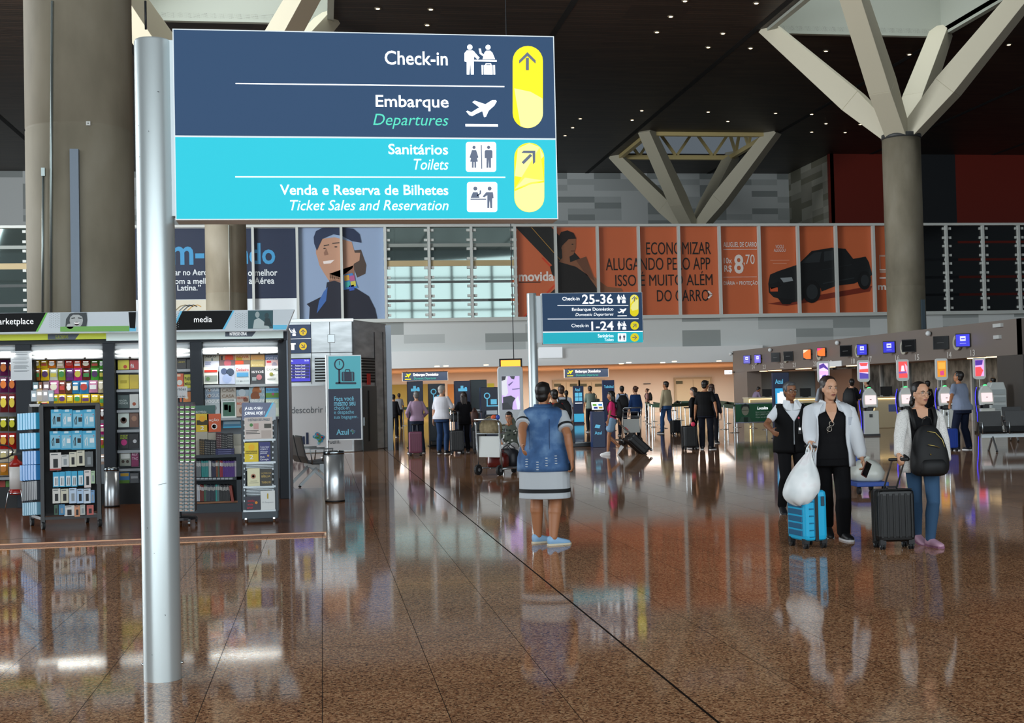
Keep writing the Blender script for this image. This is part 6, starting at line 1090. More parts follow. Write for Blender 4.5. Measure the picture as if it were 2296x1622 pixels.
mb = MB(); PZ_.text(mb, 'Localiza', 1698, 912, 1722, 918.5, INK, .2, .02, 2); PZ_.text(mb, 'SUA PAIXÃO MERECE', 1694, 922, 1735, 926, mat('#b9cfc0'), 0, 0, 2); PZ_.text(mb, 'SEU CARRO FELIZ', 1694, 927.5, 1728, 931.5, mat('#b9cfc0'), 0, 0, 2); PZ_.text(mb, 'Alugue seu carro', 1694, 934, 1720, 938, mat('#b9cfc0'), .2, 0, 2); mb.build('banner_lettering', t, world=True, norm=False)
mb = MB(); PZ_.circ(mb, 1671, 921, 8, mat('#8a8a78'), 2, 11); PZ_.poly(mb, [(1661,919),(1663,909),(1672,905.5),(1680,909),(1681,918),(1676,912),(1667,912)], mat('#15201a'), 3); PZ_.poly(mb, [(1656,947),(1662,935),(1680,935),(1687,947)], mat('#3a5a48'), 3); PZ_.rect(mb, 1668, 936, 1677, 947, mat('#0c2a1c'), 4); PZ_.line(mb, [(1664,921),(1678,920)], 1, mat('#1c2a22'), 4); mb.build('portrait_print', t, world=True, norm=False)
# ================================================================== people
def ik(a, t, l1, l2, hint):
    a, t = Vector(a), Vector(t); d = t-a; L = min(max(d.length, abs(l1-l2)+.01), (l1+l2)*.998); u = d.normalized(); t = a+u*L
    c = (l1*l1+L*L-l2*l2)/(2*l1*L); c = max(-1, min(1, c)); h = Vector(hint); h = (h-u*h.dot(u)); h = h.normalized() if h.length > 1e-5 else Vector((0, 1, 0))
    return a+u*(l1*c)+h*(l1*math.sqrt(1-c*c)), t
def hand(mb, w, d, n, side, m, curl=.35, s=1.0):
    d = Vector(d).normalized(); n = Vector(n); n = (n-d*n.dot(d)).normalized(); side = Vector(side); side = (side-d*side.dot(d)-n*side.dot(n)).normalized(); w = Vector(w)
    E = lambda k, a, b: ell(w+d*k*s, side*a*s, n*b*s, 10, 2.6)
    mb.loft([E(-.02,.026,.02), E(.015,.03,.018), E(.055,.04,.016), E(.092,.041,.013), E(.1,.034,.008)], m)
    for o, f in ((.031,.95), (.0105,1.06), (-.0105,1), (-.031,.8)):
        p = w+d*.088*s+side*o*s; a = curl*.55
        for L, r in ((.036,.0098), (.026,.009), (.021,.008)):
            dd = d*math.cos(a)+n*math.sin(a); q = p+dd*L*f*s; mb.cap(p, q, r*s, m, r*.92*s, 8); p = q; a += curl*1.15
    p = w+d*.03*s+side*.03*s; dd = (d*.75+side*.6+n*(.2+.5*curl)).normalized(); q = p+dd*.042*s; mb.cap(p, q, .013*s, m, .011*s, 8); dd = (dd+d*.5+n*.5*curl-side*.4*curl).normalized(); mb.cap(q, q+dd*.032*s, .0105*s, m, .008*s, 8)
def skinmods(v, it=6): return (('REMESH', dict(mode='VOXEL', voxel_size=v, use_smooth_shade=True)), ('SMOOTH', dict(factor=.5, iterations=it)))
SKINS = {'a': '#cb997a', 'b': '#a66f4c', 'c': '#8a5a3c', 'd': '#d2a084'}
class Body: pass
def person(label, x, D, h, face, top, bottom, hair=('short', '#1d1612'), skin='b', g=1.0, lg=1.0, feet=None, ra=None, la=None, lean=0.0, hy=0.0, hp=0.0, near=False, shoes='#15151a', sole='#c9c9c9', rc=.35, lc=.35, hip=.90, pos=None, back=0.0):
    """x, D: image column and distance of the feet; face: turn about the vertical, 0 looks away from the photographer"""
    p = Vector(pos) if pos is not None else gr(x, D); s = h/1.7; o = thing('person', label, 'person', p, face); o.scale = (s, s, s); Q = Body(); Q.o = o; Q.s = s
    M3 = Matrix.Rotation(-face, 3, 'Z'); sk = mat(SKINS.get(skin, skin), .5); v = .0085 if near else .013
    def loc(q):
        """a pixel (column, row, distance) as a place in the person's own space"""
        return M3 @ (at(q[0], q[1], q[2]) - p) / s
    def fl(q): return M3 @ (onZ(q[0], q[1], 0) - p) / s
    lr = Matrix.Rotation(-lean, 3, 'X'); HIP = Vector((0, back, hip))
    T = lambda q: HIP + lr @ (Vector(q) - Vector((0, 0, .90))) if q[2] >= .90 else Vector(q) + (HIP - Vector((0, 0, .90)))
    Q.T = T; Q.loc = loc
    HC = Vector((0, .012, 1.585)); hr = Matrix.Rotation(hy, 3, 'Z') @ Matrix.Rotation(-hp, 3, 'X'); PV = Vector((0, -.005, 1.49))
    Hd = lambda q: T(PV + hr @ (Vector(q) + HC - PV)); Q.Hd = Hd; R3 = lr @ hr; Q.R3 = R3
    fe = []
    for i, q in enumerate(feet or ((-.1, 0, 0, .15, 0), (.1, 0, 0, -.15, 0))):
        if q[0] == 'px': a = fl(q[1:3]); q = (a.x, a.y) + tuple(q[3:])
        fx, fy, lift, yaw, pitch = q; R_ = Matrix.Rotation(yaw, 3, 'Z'); Rp = Matrix.Rotation(-pitch, 3, 'X'); F_ = (lambda v_, R_=R_, Rp=Rp, fx=fx, fy=fy, lift=lift: R_ @ (Rp @ (Vector(v_)-Vector((0,.11,0))) + Vector((0,.11,0))) + Vector((fx, fy, lift))); fe.append(F_)
    sh = .165*(1+(g-1)*.55); SHO = [T((-sh, -.002, 1.375)), T((sh, -.002, 1.375))]; HJ = [T((-.088*lg, 0, .899)), T((.088*lg, 0, .899))]
    wr = []
    for i, q in enumerate((la, ra)):
        sg = -1 if i == 0 else 1
        if q is None: q = T((sg*(sh+.075), .04, .845)) if lean < .3 else T((sg*.2, .0, .85))
        elif q[0] == 'px': q = loc(q[1:4])
        wr.append(Vector(q))
    kn = [ik(HJ[i], fe[i]((0, -.01, .085)), .425, .405, (0, 1, 0)) for i in (0, 1)]; el = [ik(SHO[i], wr[i], .285, .25, ((-.45 if i == 0 else .45), -1, -.15)) for i in (0, 1)]
    Q.kn, Q.el, Q.SHO, Q.HJ, Q.fe = kn, el, SHO, HJ, fe
    # ---- the body: one continuous surface
    TOR = [(.80,.10,.085,0),(.86,.165,.115,-.012),(.93,.165,.118,-.014),(1.02,.138,.103,.0),(1.1,.135,.1,.006),(1.2,.15,.11,.01),(1.29,.158,.11,.008),(1.36,.15,.09,-.002),(1.405,.12,.068,-.006),(1.44,.07,.056,-.006)]
    def torso(mb, z0, z1, e, m, flare=None, gx=1.0):
        rs = []; zs = sorted({z for z, *_ in TOR if z0 < z < z1} | {z0, z1})
        for z in zs:
            for (za_, a, b, c), (zb2, a2, b2, c2) in zip(TOR, TOR[1:]):
                if za_ <= z <= zb2: f = (z-za_)/(zb2-za_); w_, d_, y_ = a+(a2-a)*f, b+(b2-b)*f, c+(c2-c)*f; break
            else: w_, d_, y_ = TOR[0][1:]
            if z < .86 and e > 0: w_, d_, y_ = TOR[1][1:]
            k = g*gx if z < 1.36 else 1+(g*gx-1)*max(0, (1.44-z)/.08)*.6
            if flare and z < flare[0]: f = (flare[0]-z)/max(.01, flare[0]-z0); k += flare[1]*f
            rs.append([T(q) for q in ell((0, y_, z), (w_*k+e, 0, 0), (0, d_*k+e, 0), 18, 2.3)])
        mb.loft(rs, m)
    Q.torso = torso
    mb = MB(); torso(mb, .82, 1.44, 0, sk, None, .96); mb.cap(T((0,-.012,1.39)), T((0,-.004,1.5)), .055, sk, .05, 12)
    HR_ = [(-.121,.018,.022,.045),(-.108,.036,.038,.036),(-.085,.05,.055,.024),(-.055,.059,.073,.012),(-.02,.066,.084,.004),(.025,.072,.091,0),(.065,.068,.087,-.004),(.095,.05,.066,-.006),(.113,.024,.032,-.006)]
    mb.loft([[Hd(q) for q in ell((0,y,z), (a,0,0), (0,b,0), 16, 2.15)] for z, a, b, y in HR_], sk)
    mb.cap(Hd((0,.086,.012)), Hd((0,.104,-.036)), .008, sk, .0125, 8); mb.ball(Hd((0,.082,-.066)), .017, sk, 8)
    for sx_ in (-1, 1): mb.ball(Hd((sx_*.072,-.002,-.012)), (.012,.02,.031), sk, 8, R3); mb.ball(Hd((sx_*.036,.06,-.035)), .024, sk, 10)
    for i in (0, 1):
        sg = -1 if i == 0 else 1; e_, w_ = el[i]; am = 1+(lg-1)*.8
        mb.cap(SHO[i]-Vector((sg*.02,0,.0)), e_, .045*am, sk, .039*am, 12); f1 = e_+(w_-e_)*.35; mb.cap(e_, f1, .038*am, sk, .039*am, 12); mb.cap(f1, w_, .039*am, sk, .026*am, 12)
        d = (w_-e_).normalized(); inn = Vector((-sg, 0, 0)); hand(mb, w_, d, inn if abs(d.x) < .75 else Vector((0,0,-1)), Vector((0,1,0)) if abs(d.y) < .7 else Vector((-sg*.5,0,1)), sk, rc if i else lc)
        k_, a_ = kn[i]; mb.cap(HJ[i], k_, .086*lg, sk, .054*lg, 14); c1_ = k_+(a_-k_)*.32+Vector((0,-.01,0)); mb.cap(k_, c1_, .054*lg, sk, .0585*lg, 14); mb.cap(c1_, a_, .0585*lg, sk, .036*lg, 14)
        F_ = fe[i]; mb.cap(F_((0,-.03,.05)), F_((0,.12,.03)), .034, sk, .028, 10)
    bo_ = mb.build('body', o, mods=skinmods(v, 8)); Q.body = bo_
    # ---- clothing
    def sleeve(mb, i, frac, e, m):
        e_, w_ = el[i]; sg = -1 if i == 0 else 1; am = 1+(lg-1)*.8; a0 = SHO[i]-Vector((sg*.03,0,0)); f = min(1, frac*2)
        mb.cap(a0, a0+(e_-a0)*f, .047*am+e, m, (.05-.006*f)*am+e, 12)
        if frac > .5: f = (frac-.5)*2; mb.cap(e_, e_+(w_-e_)*f, .045*am+e, m, (.045-.012*f)*am+e, 12)
    Q.sleeve = sleeve
    if top:
        kind, cc, hem, frac = top[:4]; m = mat(cc, .8, 0, 0, .2); e = top[4] if len(top) > 4 else .014; mb = MB(); torso(mb, hem, 1.425, e, m, (1.1, top[5]) if len(top) > 5 else None)
        if frac: [sleeve(mb, i, frac, e*.8, m) for i in (0, 1)]
        Q.top = mb.build(kind, o, mods=skinmods(v, 3))
    def leg(mb, i, e, m, low=1.0, wide=0.0):
        k_, a_ = kn[i]; mb.cap(HJ[i]+Vector((0,0,.02)), k_, .093*lg+e, m, .06*lg+e+wide*.5, 14)
        if low > 0: q = k_+(a_-k_)*low; mb.cap(k_, k_+(q-k_)*.35+Vector((0,-.012,0)), .06*lg+e+wide*.5, m, .064*lg+e+wide*.6, 14); mb.cap(k_+(q-k_)*.35+Vector((0,-.012,0)), q, .064*lg+e+wide*.6, m, .042*lg+e+wide, 14)
    if bottom:
        kind, cc = bottom[:2]; m = mat(cc, .85, 0, 0, .2); mb = MB(); wide = bottom[2] if len(bottom) > 2 else .012
        if kind == 'trousers': torso(mb, .79, 1.06, .010, m); [leg(mb, i, .006, m, .99, wide) for i in (0, 1)]
        elif kind == 'shorts': torso(mb, .82, 1.04, .012, m); [mb.cap(HJ[i], HJ[i]+(kn[i][0]-HJ[i])*.45, .1*lg+.02, m, .092*lg+.035, 14) for i in (0, 1)]
        Q.bottom = mb.build(kind, o, mods=skinmods(v, 3))
    for i in (0, 1):
        F_ = fe[i]; mb = MB(); m = mat(shoes, .5); prof = [(-.075,.02,.03,.055),(-.06,.034,.045,.052),(-.02,.038,.05,.055),(.03,.041,.042,.045),(.08,.045,.034,.036),(.13,.046,.028,.03),(.17,.036,.022,.024),(.185,.018,.014,.018)]
        mb.loft([[F_(q) for q in ell((0,y,z), (a,0,0), (0,0,b), 12, 2.6)] for y, a, b, z in prof], m); s_ = mb.build('shoe', o, smooth=True)
        mb = MB(); mb.loft([[F_((x_*k, y_*1.02+.002, z)) for x_, y_ in ((-.028,-.075),(.028,-.075),(.042,0),(.05,.1),(.042,.165),(.015,.192),(-.015,.192),(-.042,.165),(-.05,.1),(-.042,0))] for z, k in ((0,.95),(.018,1.0))], mat(sole, .6)); mb.build('sole', s_)
    # ---- hair
    kind, cc = hair; hm = mat(cc, .45)
    if kind != 'none':
        mb = MB(); mb.ball(Hd((0,-.02,.036)), (.082,.1,.092), hm, 16, R3); mb.ball(Hd((0,-.045,-.025)), (.07,.06,.07), hm, 14, R3)
        if kind == 'short': mb.ball(Hd((0,.03,.085)), (.06,.055,.036), hm, 12, R3); [mb.ball(Hd((sx_*.066,.012,.02)), (.014,.03,.04), hm, 8, R3) for sx_ in (-1, 1)]
        if kind in ('bob', 'long'):
            mb.ball(Hd((0,.0,.06)), (.083,.092,.07), hm, 16, R3)
            for sx_ in (-1, 1): mb.cap(Hd((sx_*.072,-.02,.03)), Hd((sx_*.078,-.03,-.12)), .034, hm, .03, 10)
            mb.cap(Hd((0,-.05,0)), Hd((0,-.065,-.13)), .065, hm, .055, 12)
        if kind == 'long':
            for sx_ in (-.05, 0, .05): mb.cap(Hd((sx_,-.07,-.05)), Hd((sx_*1.1,-.1,-.33)), .05, hm, .028, 10)
        if kind == 'bun': mb.ball(Hd((0,-.125,.05)), (.05,.045,.05), hm, 10, R3)
        if kind == 'pony': mb.ball(Hd((0,-.02,.055)), (.082,.088,.07), hm, 14, R3); mb.ball(Hd((0,-.115,-.055)), (.04,.04,.045), hm, 10, R3); mb.ball(Hd((.02,-.12,-.1)), (.03,.03,.04), hm, 10, R3)
        if kind == 'tied': mb.ball(Hd((0,-.034,.056)), (.088,.1,.082), hm, 14, R3); mb.ball(Hd((0,-.03,0)), (.088,.085,.09), hm, 14, R3); [mb.cap(Hd((sx_*.068,-.04,.0)), Hd((sx_*.07,-.055,-.13)), .03, hm, .034, 10) for sx_ in (-1, 1)]; mb.cap(Hd((0,-.08,-.02)), Hd((0,-.085,-.13)), .05, hm, .04, 10)
        Q.hair = mb.build('hair', o, mods=skinmods(.008 if near else .012, 4))
    return Q
def facial(Q, lips='#8a4a42', brow='#241812', iris='#3a2718'):
    o, Hd, R3 = Q.o, Q.Hd, Q.R3
    for sx_ in (-1, 1):
        mb = MB(); mb.ball(Hd((sx_*.031,.0835,.003)), (.0135,.008,.0065), mat('#d9d2cb', .3), 12, R3); e = mb.build('eye', o, smooth=True); mb = MB(); mb.ball(Hd((sx_*.031+.002,.0895,.003)), (.006,.004,.0062), mat(iris, .2), 10, R3); mb.build('iris', e, smooth=True)
        mb = MB(); mb.tube([Hd((sx_*(.031+k*.0155),.0845-.0035*abs(k),.003+.0075*math.cos(k*1.35))) for k in (-1,-.5,0,.5,1)], .0022, mat(brow, .6), 6); mb.build('eyelash', o, smooth=True)
        mb = MB(); mb.tube([Hd((sx_*.015,.0925,.0195)), Hd((sx_*.032,.0905,.0255)), Hd((sx_*.05,.078,.0205))], [.003,.0034,.0018], mat(brow, .6), 6); mb.build('eyebrow', o, smooth=True)
    mb = MB(); mb.tube([Hd((-.024,.0875,-.0655)), Hd((-.01,.0985,-.0605)), Hd((0,.0995,-.062)), Hd((.01,.0985,-.0605)), Hd((.024,.0875,-.0655))], [.002,.0042,.0035,.0042,.002], mat(lips, .4), 8); mb.tube([Hd((-.02,.0885,-.068)), Hd((0,.0985,-.0725)), Hd((.02,.0885,-.068))], [.002,.0052,.002], mat(lips, .4), 8); mb.build('lips', o, smooth=True)
def glasses(Q, parent=None, m=None, r=.023):
    m = m or mat('#3a3030', .3, .3); Hd = Q.Hd; t = parent or Q.o; mb = MB()
    for sx_ in (-1, 1): mb.tube([Hd((sx_*.034+r*1.05*math.cos(a/14*2*PI), .099-.004*abs(math.cos(a/14*2*PI)), -.002+r*.88*math.sin(a/14*2*PI))) for a in range(14)], .0017, m, 6, True); mb.tube([Hd((sx_*.058,.095,.004)), Hd((sx_*.075,.05,.004)), Hd((sx_*.078,-.01,-.004))], .0016, m, 6)
    mb.tube([Hd((-.011,.103,.004)), Hd((0,.107,.006)), Hd((.011,.103,.004))], .0017, m, 6); return mb.build('glasses', t, smooth=True)
def cloth(Q, name, fn, m, v=.009, it=3): mb = MB(); fn(mb, m); return mb.build(name, Q.o, mods=skinmods(v, it))
def shell(Q, name, m, z0, z1, e, gap, flare=0, g=1.0, n=26, th=.012, extra=None):
    """an open fronted garment: gap(z) is the half opening angle at the front"""
    mb = MB(); T = Q.T; zs = [z0+(z1-z0)*k/14 for k in range(15)]; TOR = [(.62,.16,.115,-.012),(.86,.165,.115,-.012),(.93,.165,.118,-.014),(1.02,.15,.108,.0),(1.1,.145,.106,.006),(1.2,.153,.113,.01),(1.29,.162,.114,.008),(1.36,.166,.1,-.002),(1.41,.15,.082,-.006),(1.45,.09,.066,-.006)]
    vs = []; 
    for z in zs:
        for (za_, a, b, c), (zb2, a2, b2, c2) in zip(TOR, TOR[1:]):
            if za_ <= z <= zb2: f = (z-za_)/(zb2-za_); w_, d_, y_ = a+(a2-a)*f, b+(b2-b)*f, c+(c2-c)*f; break
        k = g*(1+flare*max(0, (1.1-z))) if z < 1.36 else 1+(g-1)*max(0, (1.45-z)/.09)
        ga = gap(z)
        for i in range(n+1):
            a = PI/2+ga+(2*PI-2*ga)*i/n; vs.append(T(((w_*k+e)*math.cos(a), y_+(d_*k+e)*math.sin(a), z)))
    q = n+1; mb.vf(vs, [(j*q+i, j*q+i+1, (j+1)*q+i+1, (j+1)*q+i) for j in range(14) for i in range(n)], m)
    if extra: extra(mb, m)
    return mb.build(name, Q.o, smooth=True, mods=(('SOLIDIFY', dict(thickness=th, offset=0)),), norm=False)
# ------------------------------------------------------------------ the woman in denim, seen from behind
DEN = noise_mat('washed_denim', [(.3, '#2c4a72'), (.5, '#3f6392'), (.7, '#6d8fb4')], 5, .8, 6, (1, 1, 1), .1); JERS = mat('#b9bfc4', .85); BKB = mat('#121316', .8)
Q = person('woman seen from behind in a sleeveless denim vest over a grey striped dress', 1225, 12.8, 1.64, -.42, None, None, ('short', '#15100d'), 'b', 1.38, 1.3, feet=(('px',1208,1218,0,-.75,0), ('px',1243,1223,0,-.85,0)), ra=('px',1281,1030,12.6), la=('px',1172,1000,12.45), near=True, shoes='#8db4d6', sole='#d6cdb4', hy=-.15, rc=.75)
def dress(mb, m):
    Q.torso(mb, .86, 1.42, .02, m); rs = [[Q.T(q) for q in ell((0,-.01,z), (a,0,0), (0,b,0), 20, 2.3)] for z, a, b in ((.95,.25,.19),(.84,.268,.205),(.7,.268,.205),(.56,.27,.21),(.49,.272,.212))]; mb.loft(rs, m)
    for i in (0, 1): a0 = Q.SHO[i]; e_ = Q.el[i][0]; c0 = a0+Vector(((.05 if i == 0 else -.05),0,.0)); mb.tube([c0, a0+(e_-a0)*.08, a0+(e_-a0)*.4, a0+(e_-a0)*.6, a0+(e_-a0)*.74], [.05,.066,.074,.078,.08], m, 18)
cloth(Q, 'dress', dress, JERS)
mb = MB(); mb.loft([[Q.T(q) for q in ell((0,-.01,z), (a,0,0), (0,b,0), 28, 2.3)] for z, a, b in ((.555,.2725,.2135),(.595,.272,.213))], BKB, False); mb.build('hem_band', Q.o, smooth=True)
for i in (0, 1):
    a0 = Q.SHO[i]; e_ = Q.el[i][0]; mb = MB(); mb.cyl(a0+(e_-a0)*.56, a0+(e_-a0)*.66, .0805, BKB, .0815, 24, False); mb.build('sleeve_band', Q.o, smooth=True)
shell(Q, 'denim_vest', DEN, .775, 1.44, .034, lambda z: .5, .3, 1.4, 30, .014)
mb = MB(); mb.loft([[Q.T(q) for q in ell((0,-.008,z), (a,0,0), (0,b,0), 20)] for z, a, b in ((1.425,.1,.082),(1.46,.085,.072),(1.475,.092,.08),(1.43,.112,.096))], DEN, False); mb.build('vest_collar', Q.o, smooth=True)
mb = MB()
for k, (u, z) in enumerate(((2.05,.83),(1.62,.8),(1.3,.84),(.95,.86))):
    for j in range(4): a = -u; zz_ = z+j*.026; r1, r2 = .165*1.4*(1+.3*(1.1-zz_))+.05, .117*1.4*(1+.3*(1.1-zz_))+.05; mb.ball(Q.T((r1*math.cos(a), -.012+r2*math.sin(a), zz_)), (.016,.006,.005), mat('#c9d4de', .8), 6)
mb.build('frayed_patch', Q.o)
mb = MB()
for a in (-1.15, -2.0):
    pts = []
    for k in range(9): zz_ = .8+k*.065; f = .165 if zz_ < .95 else .15 if zz_ < 1.15 else .158; b = .117 if zz_ < .95 else .108 if zz_ < 1.15 else .112; k2 = 1.4*(1+.3*max(0, 1.1-zz_)); pts.append(Q.T(((f*k2+.043)*math.cos(a), (b*k2+.043)*math.sin(a), zz_)))
    mb.tube(pts, .003, mat('#24406a'), 5)
mb.build('vest_seam', Q.o, smooth=True)
mb = MB(); mb.ball(Q.Hd((.075,.0,-.05)), .006, CHROME, 8); mb.build('earring', Q.o)
w_ = Q.el[1][1]; w_ = mtx(Q.o) @ (w_+Vector((-.015,.03,-.09))); t = MB().box((0,0,0), (.03,.06,.09), BLACK).build('wallet', bevel=.006); t.location = w_; tag(t, 'small black wallet held in the hand of the woman in denim', 'wallet')
# ------------------------------------------------------------------ woman in the white jacket
WJ = mat('#d9dde2', .75)
Q = person('woman in an open white jacket and black clothes pulling the turquoise suitcase', 1868, 12.55, 1.64, PI-.24, ('blouse', '#0d0d10', .86, 0, .014), ('trousers', '#0c0c0f', .02), ('tied', '#2a1a14'), 'a', 1.28, 1.1, feet=(('px',1893,1211,0,.25,0), ('px',1853,1204,.02,.1,.5)), hip=.885, ra=('px',1817,1003,12.15), la=('px',1936,1040,12.35), hy=.3, near=True, shoes='#101013', sole='#cfcfcf', rc=.9, lc=.7)
facial(Q)
def jack(z): return .5 if z > 1.3 else .62+.25*(1.3-z)
def sl(mb, m):
    for i in (0, 1):
        a0 = Q.SHO[i]; e_, w_ = Q.el[i]; rs = []
        for p_, r in ((a0+Vector(((.05 if i == 0 else -.05),0,.005)), .058), (a0+(e_-a0)*.12, .068), (a0+(e_-a0)*.5, .07), (e_, .068), (e_+(w_-e_)*.5, .06), (e_+(w_-e_)*.8, .058), (e_+(w_-e_)*.9, .043), (w_, .041)): rs.append((p_, r))
        mb.tube([a for a, _ in rs], [b for _, b in rs], m, 14)
shell(Q, 'jacket', WJ, .785, 1.44, .03, jack, .05, 1.3, 30, .014, sl)
mb = MB()
for sx_ in (-1, 1): mb.vf([Q.T(q) for q in ((sx_*.05,.095,1.45),(sx_*.1,.02,1.46),(sx_*.165,.06,1.38),(sx_*.135,.135,1.33),(sx_*.07,.155,1.36),(sx_*.085,-.07,1.48),(0,-.1,1.485))], [(0,1,2,3,4),(0,1,5)], WJ)
mb.build('jacket_collar', Q.o, mods=(('SOLIDIFY', dict(thickness=.012)),), norm=False)
for sx_ in (-1, 1): mb = MB(); a_ = PI/2-sx_*.95; mb.box(Q.T(((.155*1.3+.038)*math.cos(a_), .008+(.112*1.3+.038)*math.sin(a_), 1.25)), (.085,.012,.08), mat('#c4cad4', .75), Matrix.Rotation(-sx_*.72, 3, 'Z')); mb.build('jacket_pocket', Q.o, bevel=.004)
mb = MB(); mb.vf([Q.T(q) for q in ((-.062,.098,1.43),(.062,.098,1.43),(.05,.146,1.345),(0,.182,1.235),(-.05,.146,1.345),(0,.152,1.345),(0,.1,1.43))], [(0,4,5,6),(6,5,2,1),(4,3,5),(5,3,2)], mat(SKINS['a'], .5)); mb.build('neckline', Q.o, norm=False)
mb = MB(); C_ = Q.T((.02,.168,1.2)); GM = mat('#b9b0a4', .2, .8)
for k, (dx, dz) in enumerate(((-.012,.028),(.012,-.028))): mb.tube([C_+Vector((dx+.024*math.cos(a/12*2*PI), .004, dz+.026*math.sin(a/12*2*PI))) for a in range(12)], .003, GM, 6, True)
mb.tube([C_+Vector((.0,.004,.05)), C_+Vector((.03,.01,-.07))], .003, GM, 6); o_ = mb.build('sunglasses', Q.o, smooth=True)
hw_ = mtx(Q.o) @ (Q.el[0][1]+(Q.el[0][1]-Q.el[0][0]).normalized()*.1); t = thing('smartphone', 'dark smartphone in the hand of the woman in the white jacket', 'phone', hw_, .3); R_ = Matrix.Rotation(.5, 3, 'Y'); MB().box((0,-.03,-.03), (.075,.012,.15), mat('#5a2a26', .4), R_).build('case', t, bevel=.004); MB().box((0,-.038,-.03), (.066,.003,.135), mat('#0a0a0c', .1), R_).build('glass', t)
W2 = Q; W2hand = mtx(Q.o) @ (Q.el[1][1]+(Q.el[1][1]-Q.el[1][0]).normalized()*.07)
# ------------------------------------------------------------------ young woman with the backpack in front
KN = noise_mat('white_lace_knit', [(.35, '#c4c2be'), (.6, '#e8e6e2')], 130, .85, 2, (1, 1, 1), .3)
Q = person('young woman with glasses in a white knit cardigan and jeans wearing a backpack in front', 2072, 11.95, 1.57, PI-.2, ('tank_top', '#0f0f12', .88, 0, .012), ('trousers', '#36526f', .004), ('pony', '#17110e'), 'a', 1.02, 1.0, feet=(('px',2088,1226,0,.35,0), ('px',2056,1219,.0,.2,.2)), hip=.885, ra=('px',2012,1046,11.6), la=('px',2122,1030,11.8), hy=.38, near=True, shoes='#b98fa4', sole='#8a5a74', rc=.85, lc=.45)
facial(Q, '#a4625a'); glasses(Q, None, mat('#b9a48c', .25, .7), .025)
mb = MB(); mb.ball(Q.Hd((.076,.0,-.045)), .007, mat('#e8e4dc', .2), 8); mb.build('earring', Q.o); mb = MB(); mb.ball(Q.Hd((-.076,.0,-.045)), .007, mat('#e8e4dc', .2), 8); mb.build('earring', Q.o)
def sl2(mb, m):
    for i in (0, 1):
        a0 = Q.SHO[i]; e_, w_ = Q.el[i]; mb.tube([a0+Vector(((.05 if i == 0 else -.05),0,.01)), a0+(e_-a0)*.12, a0+(e_-a0)*.5, e_, e_+(w_-e_)*.5, w_], [.05,.06,.058,.053,.047,.042], m, 14)
shell(Q, 'cardigan', KN, .78, 1.42, .022, lambda z: .75, .1, 1.06, 26, .01, sl2)
mb = MB(); mb.vf([Q.T(q) for q in ((-.06,.082,1.425),(.06,.082,1.425),(.05,.112,1.35),(0,.12,1.32),(-.05,.112,1.35))], [(0,1,2,3,4)], mat(SKINS['a'], .5)); mb.build('neckline', Q.o, norm=False)
PK_ = noise_mat('black_backpack_cloth', [(.3, '#08090a'), (.7, '#131416')], 8, .65, 3)
b0 = mtx(Q.o) @ Q.T((-.02, .22, 1.03)); t = thing('backpack', 'black backpack with gold zips worn on the chest of the young woman', 'backpack', b0 - Vector((0,0,.22)), PI-.2+.1)
mb = MB(); mb.loft([ell((0,y,z), (a,0,0), (0,b,0), 20, 3) for z, a, b, y in ((-.04,.1,.07,0),(-.02,.165,.1,0),(.06,.18,.115,.01),(.18,.17,.11,.005),(.3,.14,.09,-.01),(.4,.1,.065,-.03),(.44,.05,.04,-.035))], PK_); mb.build('bag_body', t, smooth=True, mods=(('SUBSURF', dict(levels=1, render_levels=1)),))
mb = MB(); mb.loft([ell((0,.09+y,z), (a,0,0), (0,b,0), 16, 3) for z, a, b, y in ((-.02,.1,.03,0),(0,.12,.055,0),(.08,.12,.06,.0),(.12,.1,.04,-.005),(.13,.06,.02,-.01))], PK_); mb.build('front_pocket', t, smooth=True)
GOLD = mat('#c9b46a', .2, .9); mb = MB(); mb.tube([(-.12,.06,.1),(-.13,.075,.2),(-.1,.072,.3),(-.04,.055,.37),(.03,.05,.38)], .0035, GOLD, 6); mb.tube([(-.06,.112,.23),(.0,.118,.25),(.05,.112,.26)], .0035, GOLD, 6); mb.build('zip', t, smooth=True)
MB().box((-.125,.085,.1), (.022,.012,.075), GOLD).build('zip_pull', t, bevel=.004); MB().ball((.03,.118,.17), .008, GOLD, 8).build('stud', t)
mb = MB(); mb.tube([(-.05,-.03,.43),(-.035,-.03,.5),(.0,-.03,.515),(.035,-.03,.5),(.05,-.03,.43)], .007, PK_, 8); mb.build('grab_loop', t, smooth=True)
inv = mtx(t).inverted(); 
for sx_ in (-1, 1):
    pts = [inv @ (mtx(Q.o) @ Q.T(q)) for q in ((sx_*.09,.16,1.22),(sx_*.115,.15,1.34),(sx_*.12,.06,1.43),(sx_*.13,-.06,1.42),(sx_*.14,-.14,1.3),(sx_*.15,-.14,1.12),(sx_*.19,-.04,.98),(sx_*.17,.12,.92))]; mb = MB(); mb.tube(pts, .02, PK_, 8); mb.build('shoulder_strap', t, smooth=True)
W3 = Q; W3hand = mtx(Q.o) @ (Q.el[1][1]+(Q.el[1][1]-Q.el[1][0]).normalized()*.07)
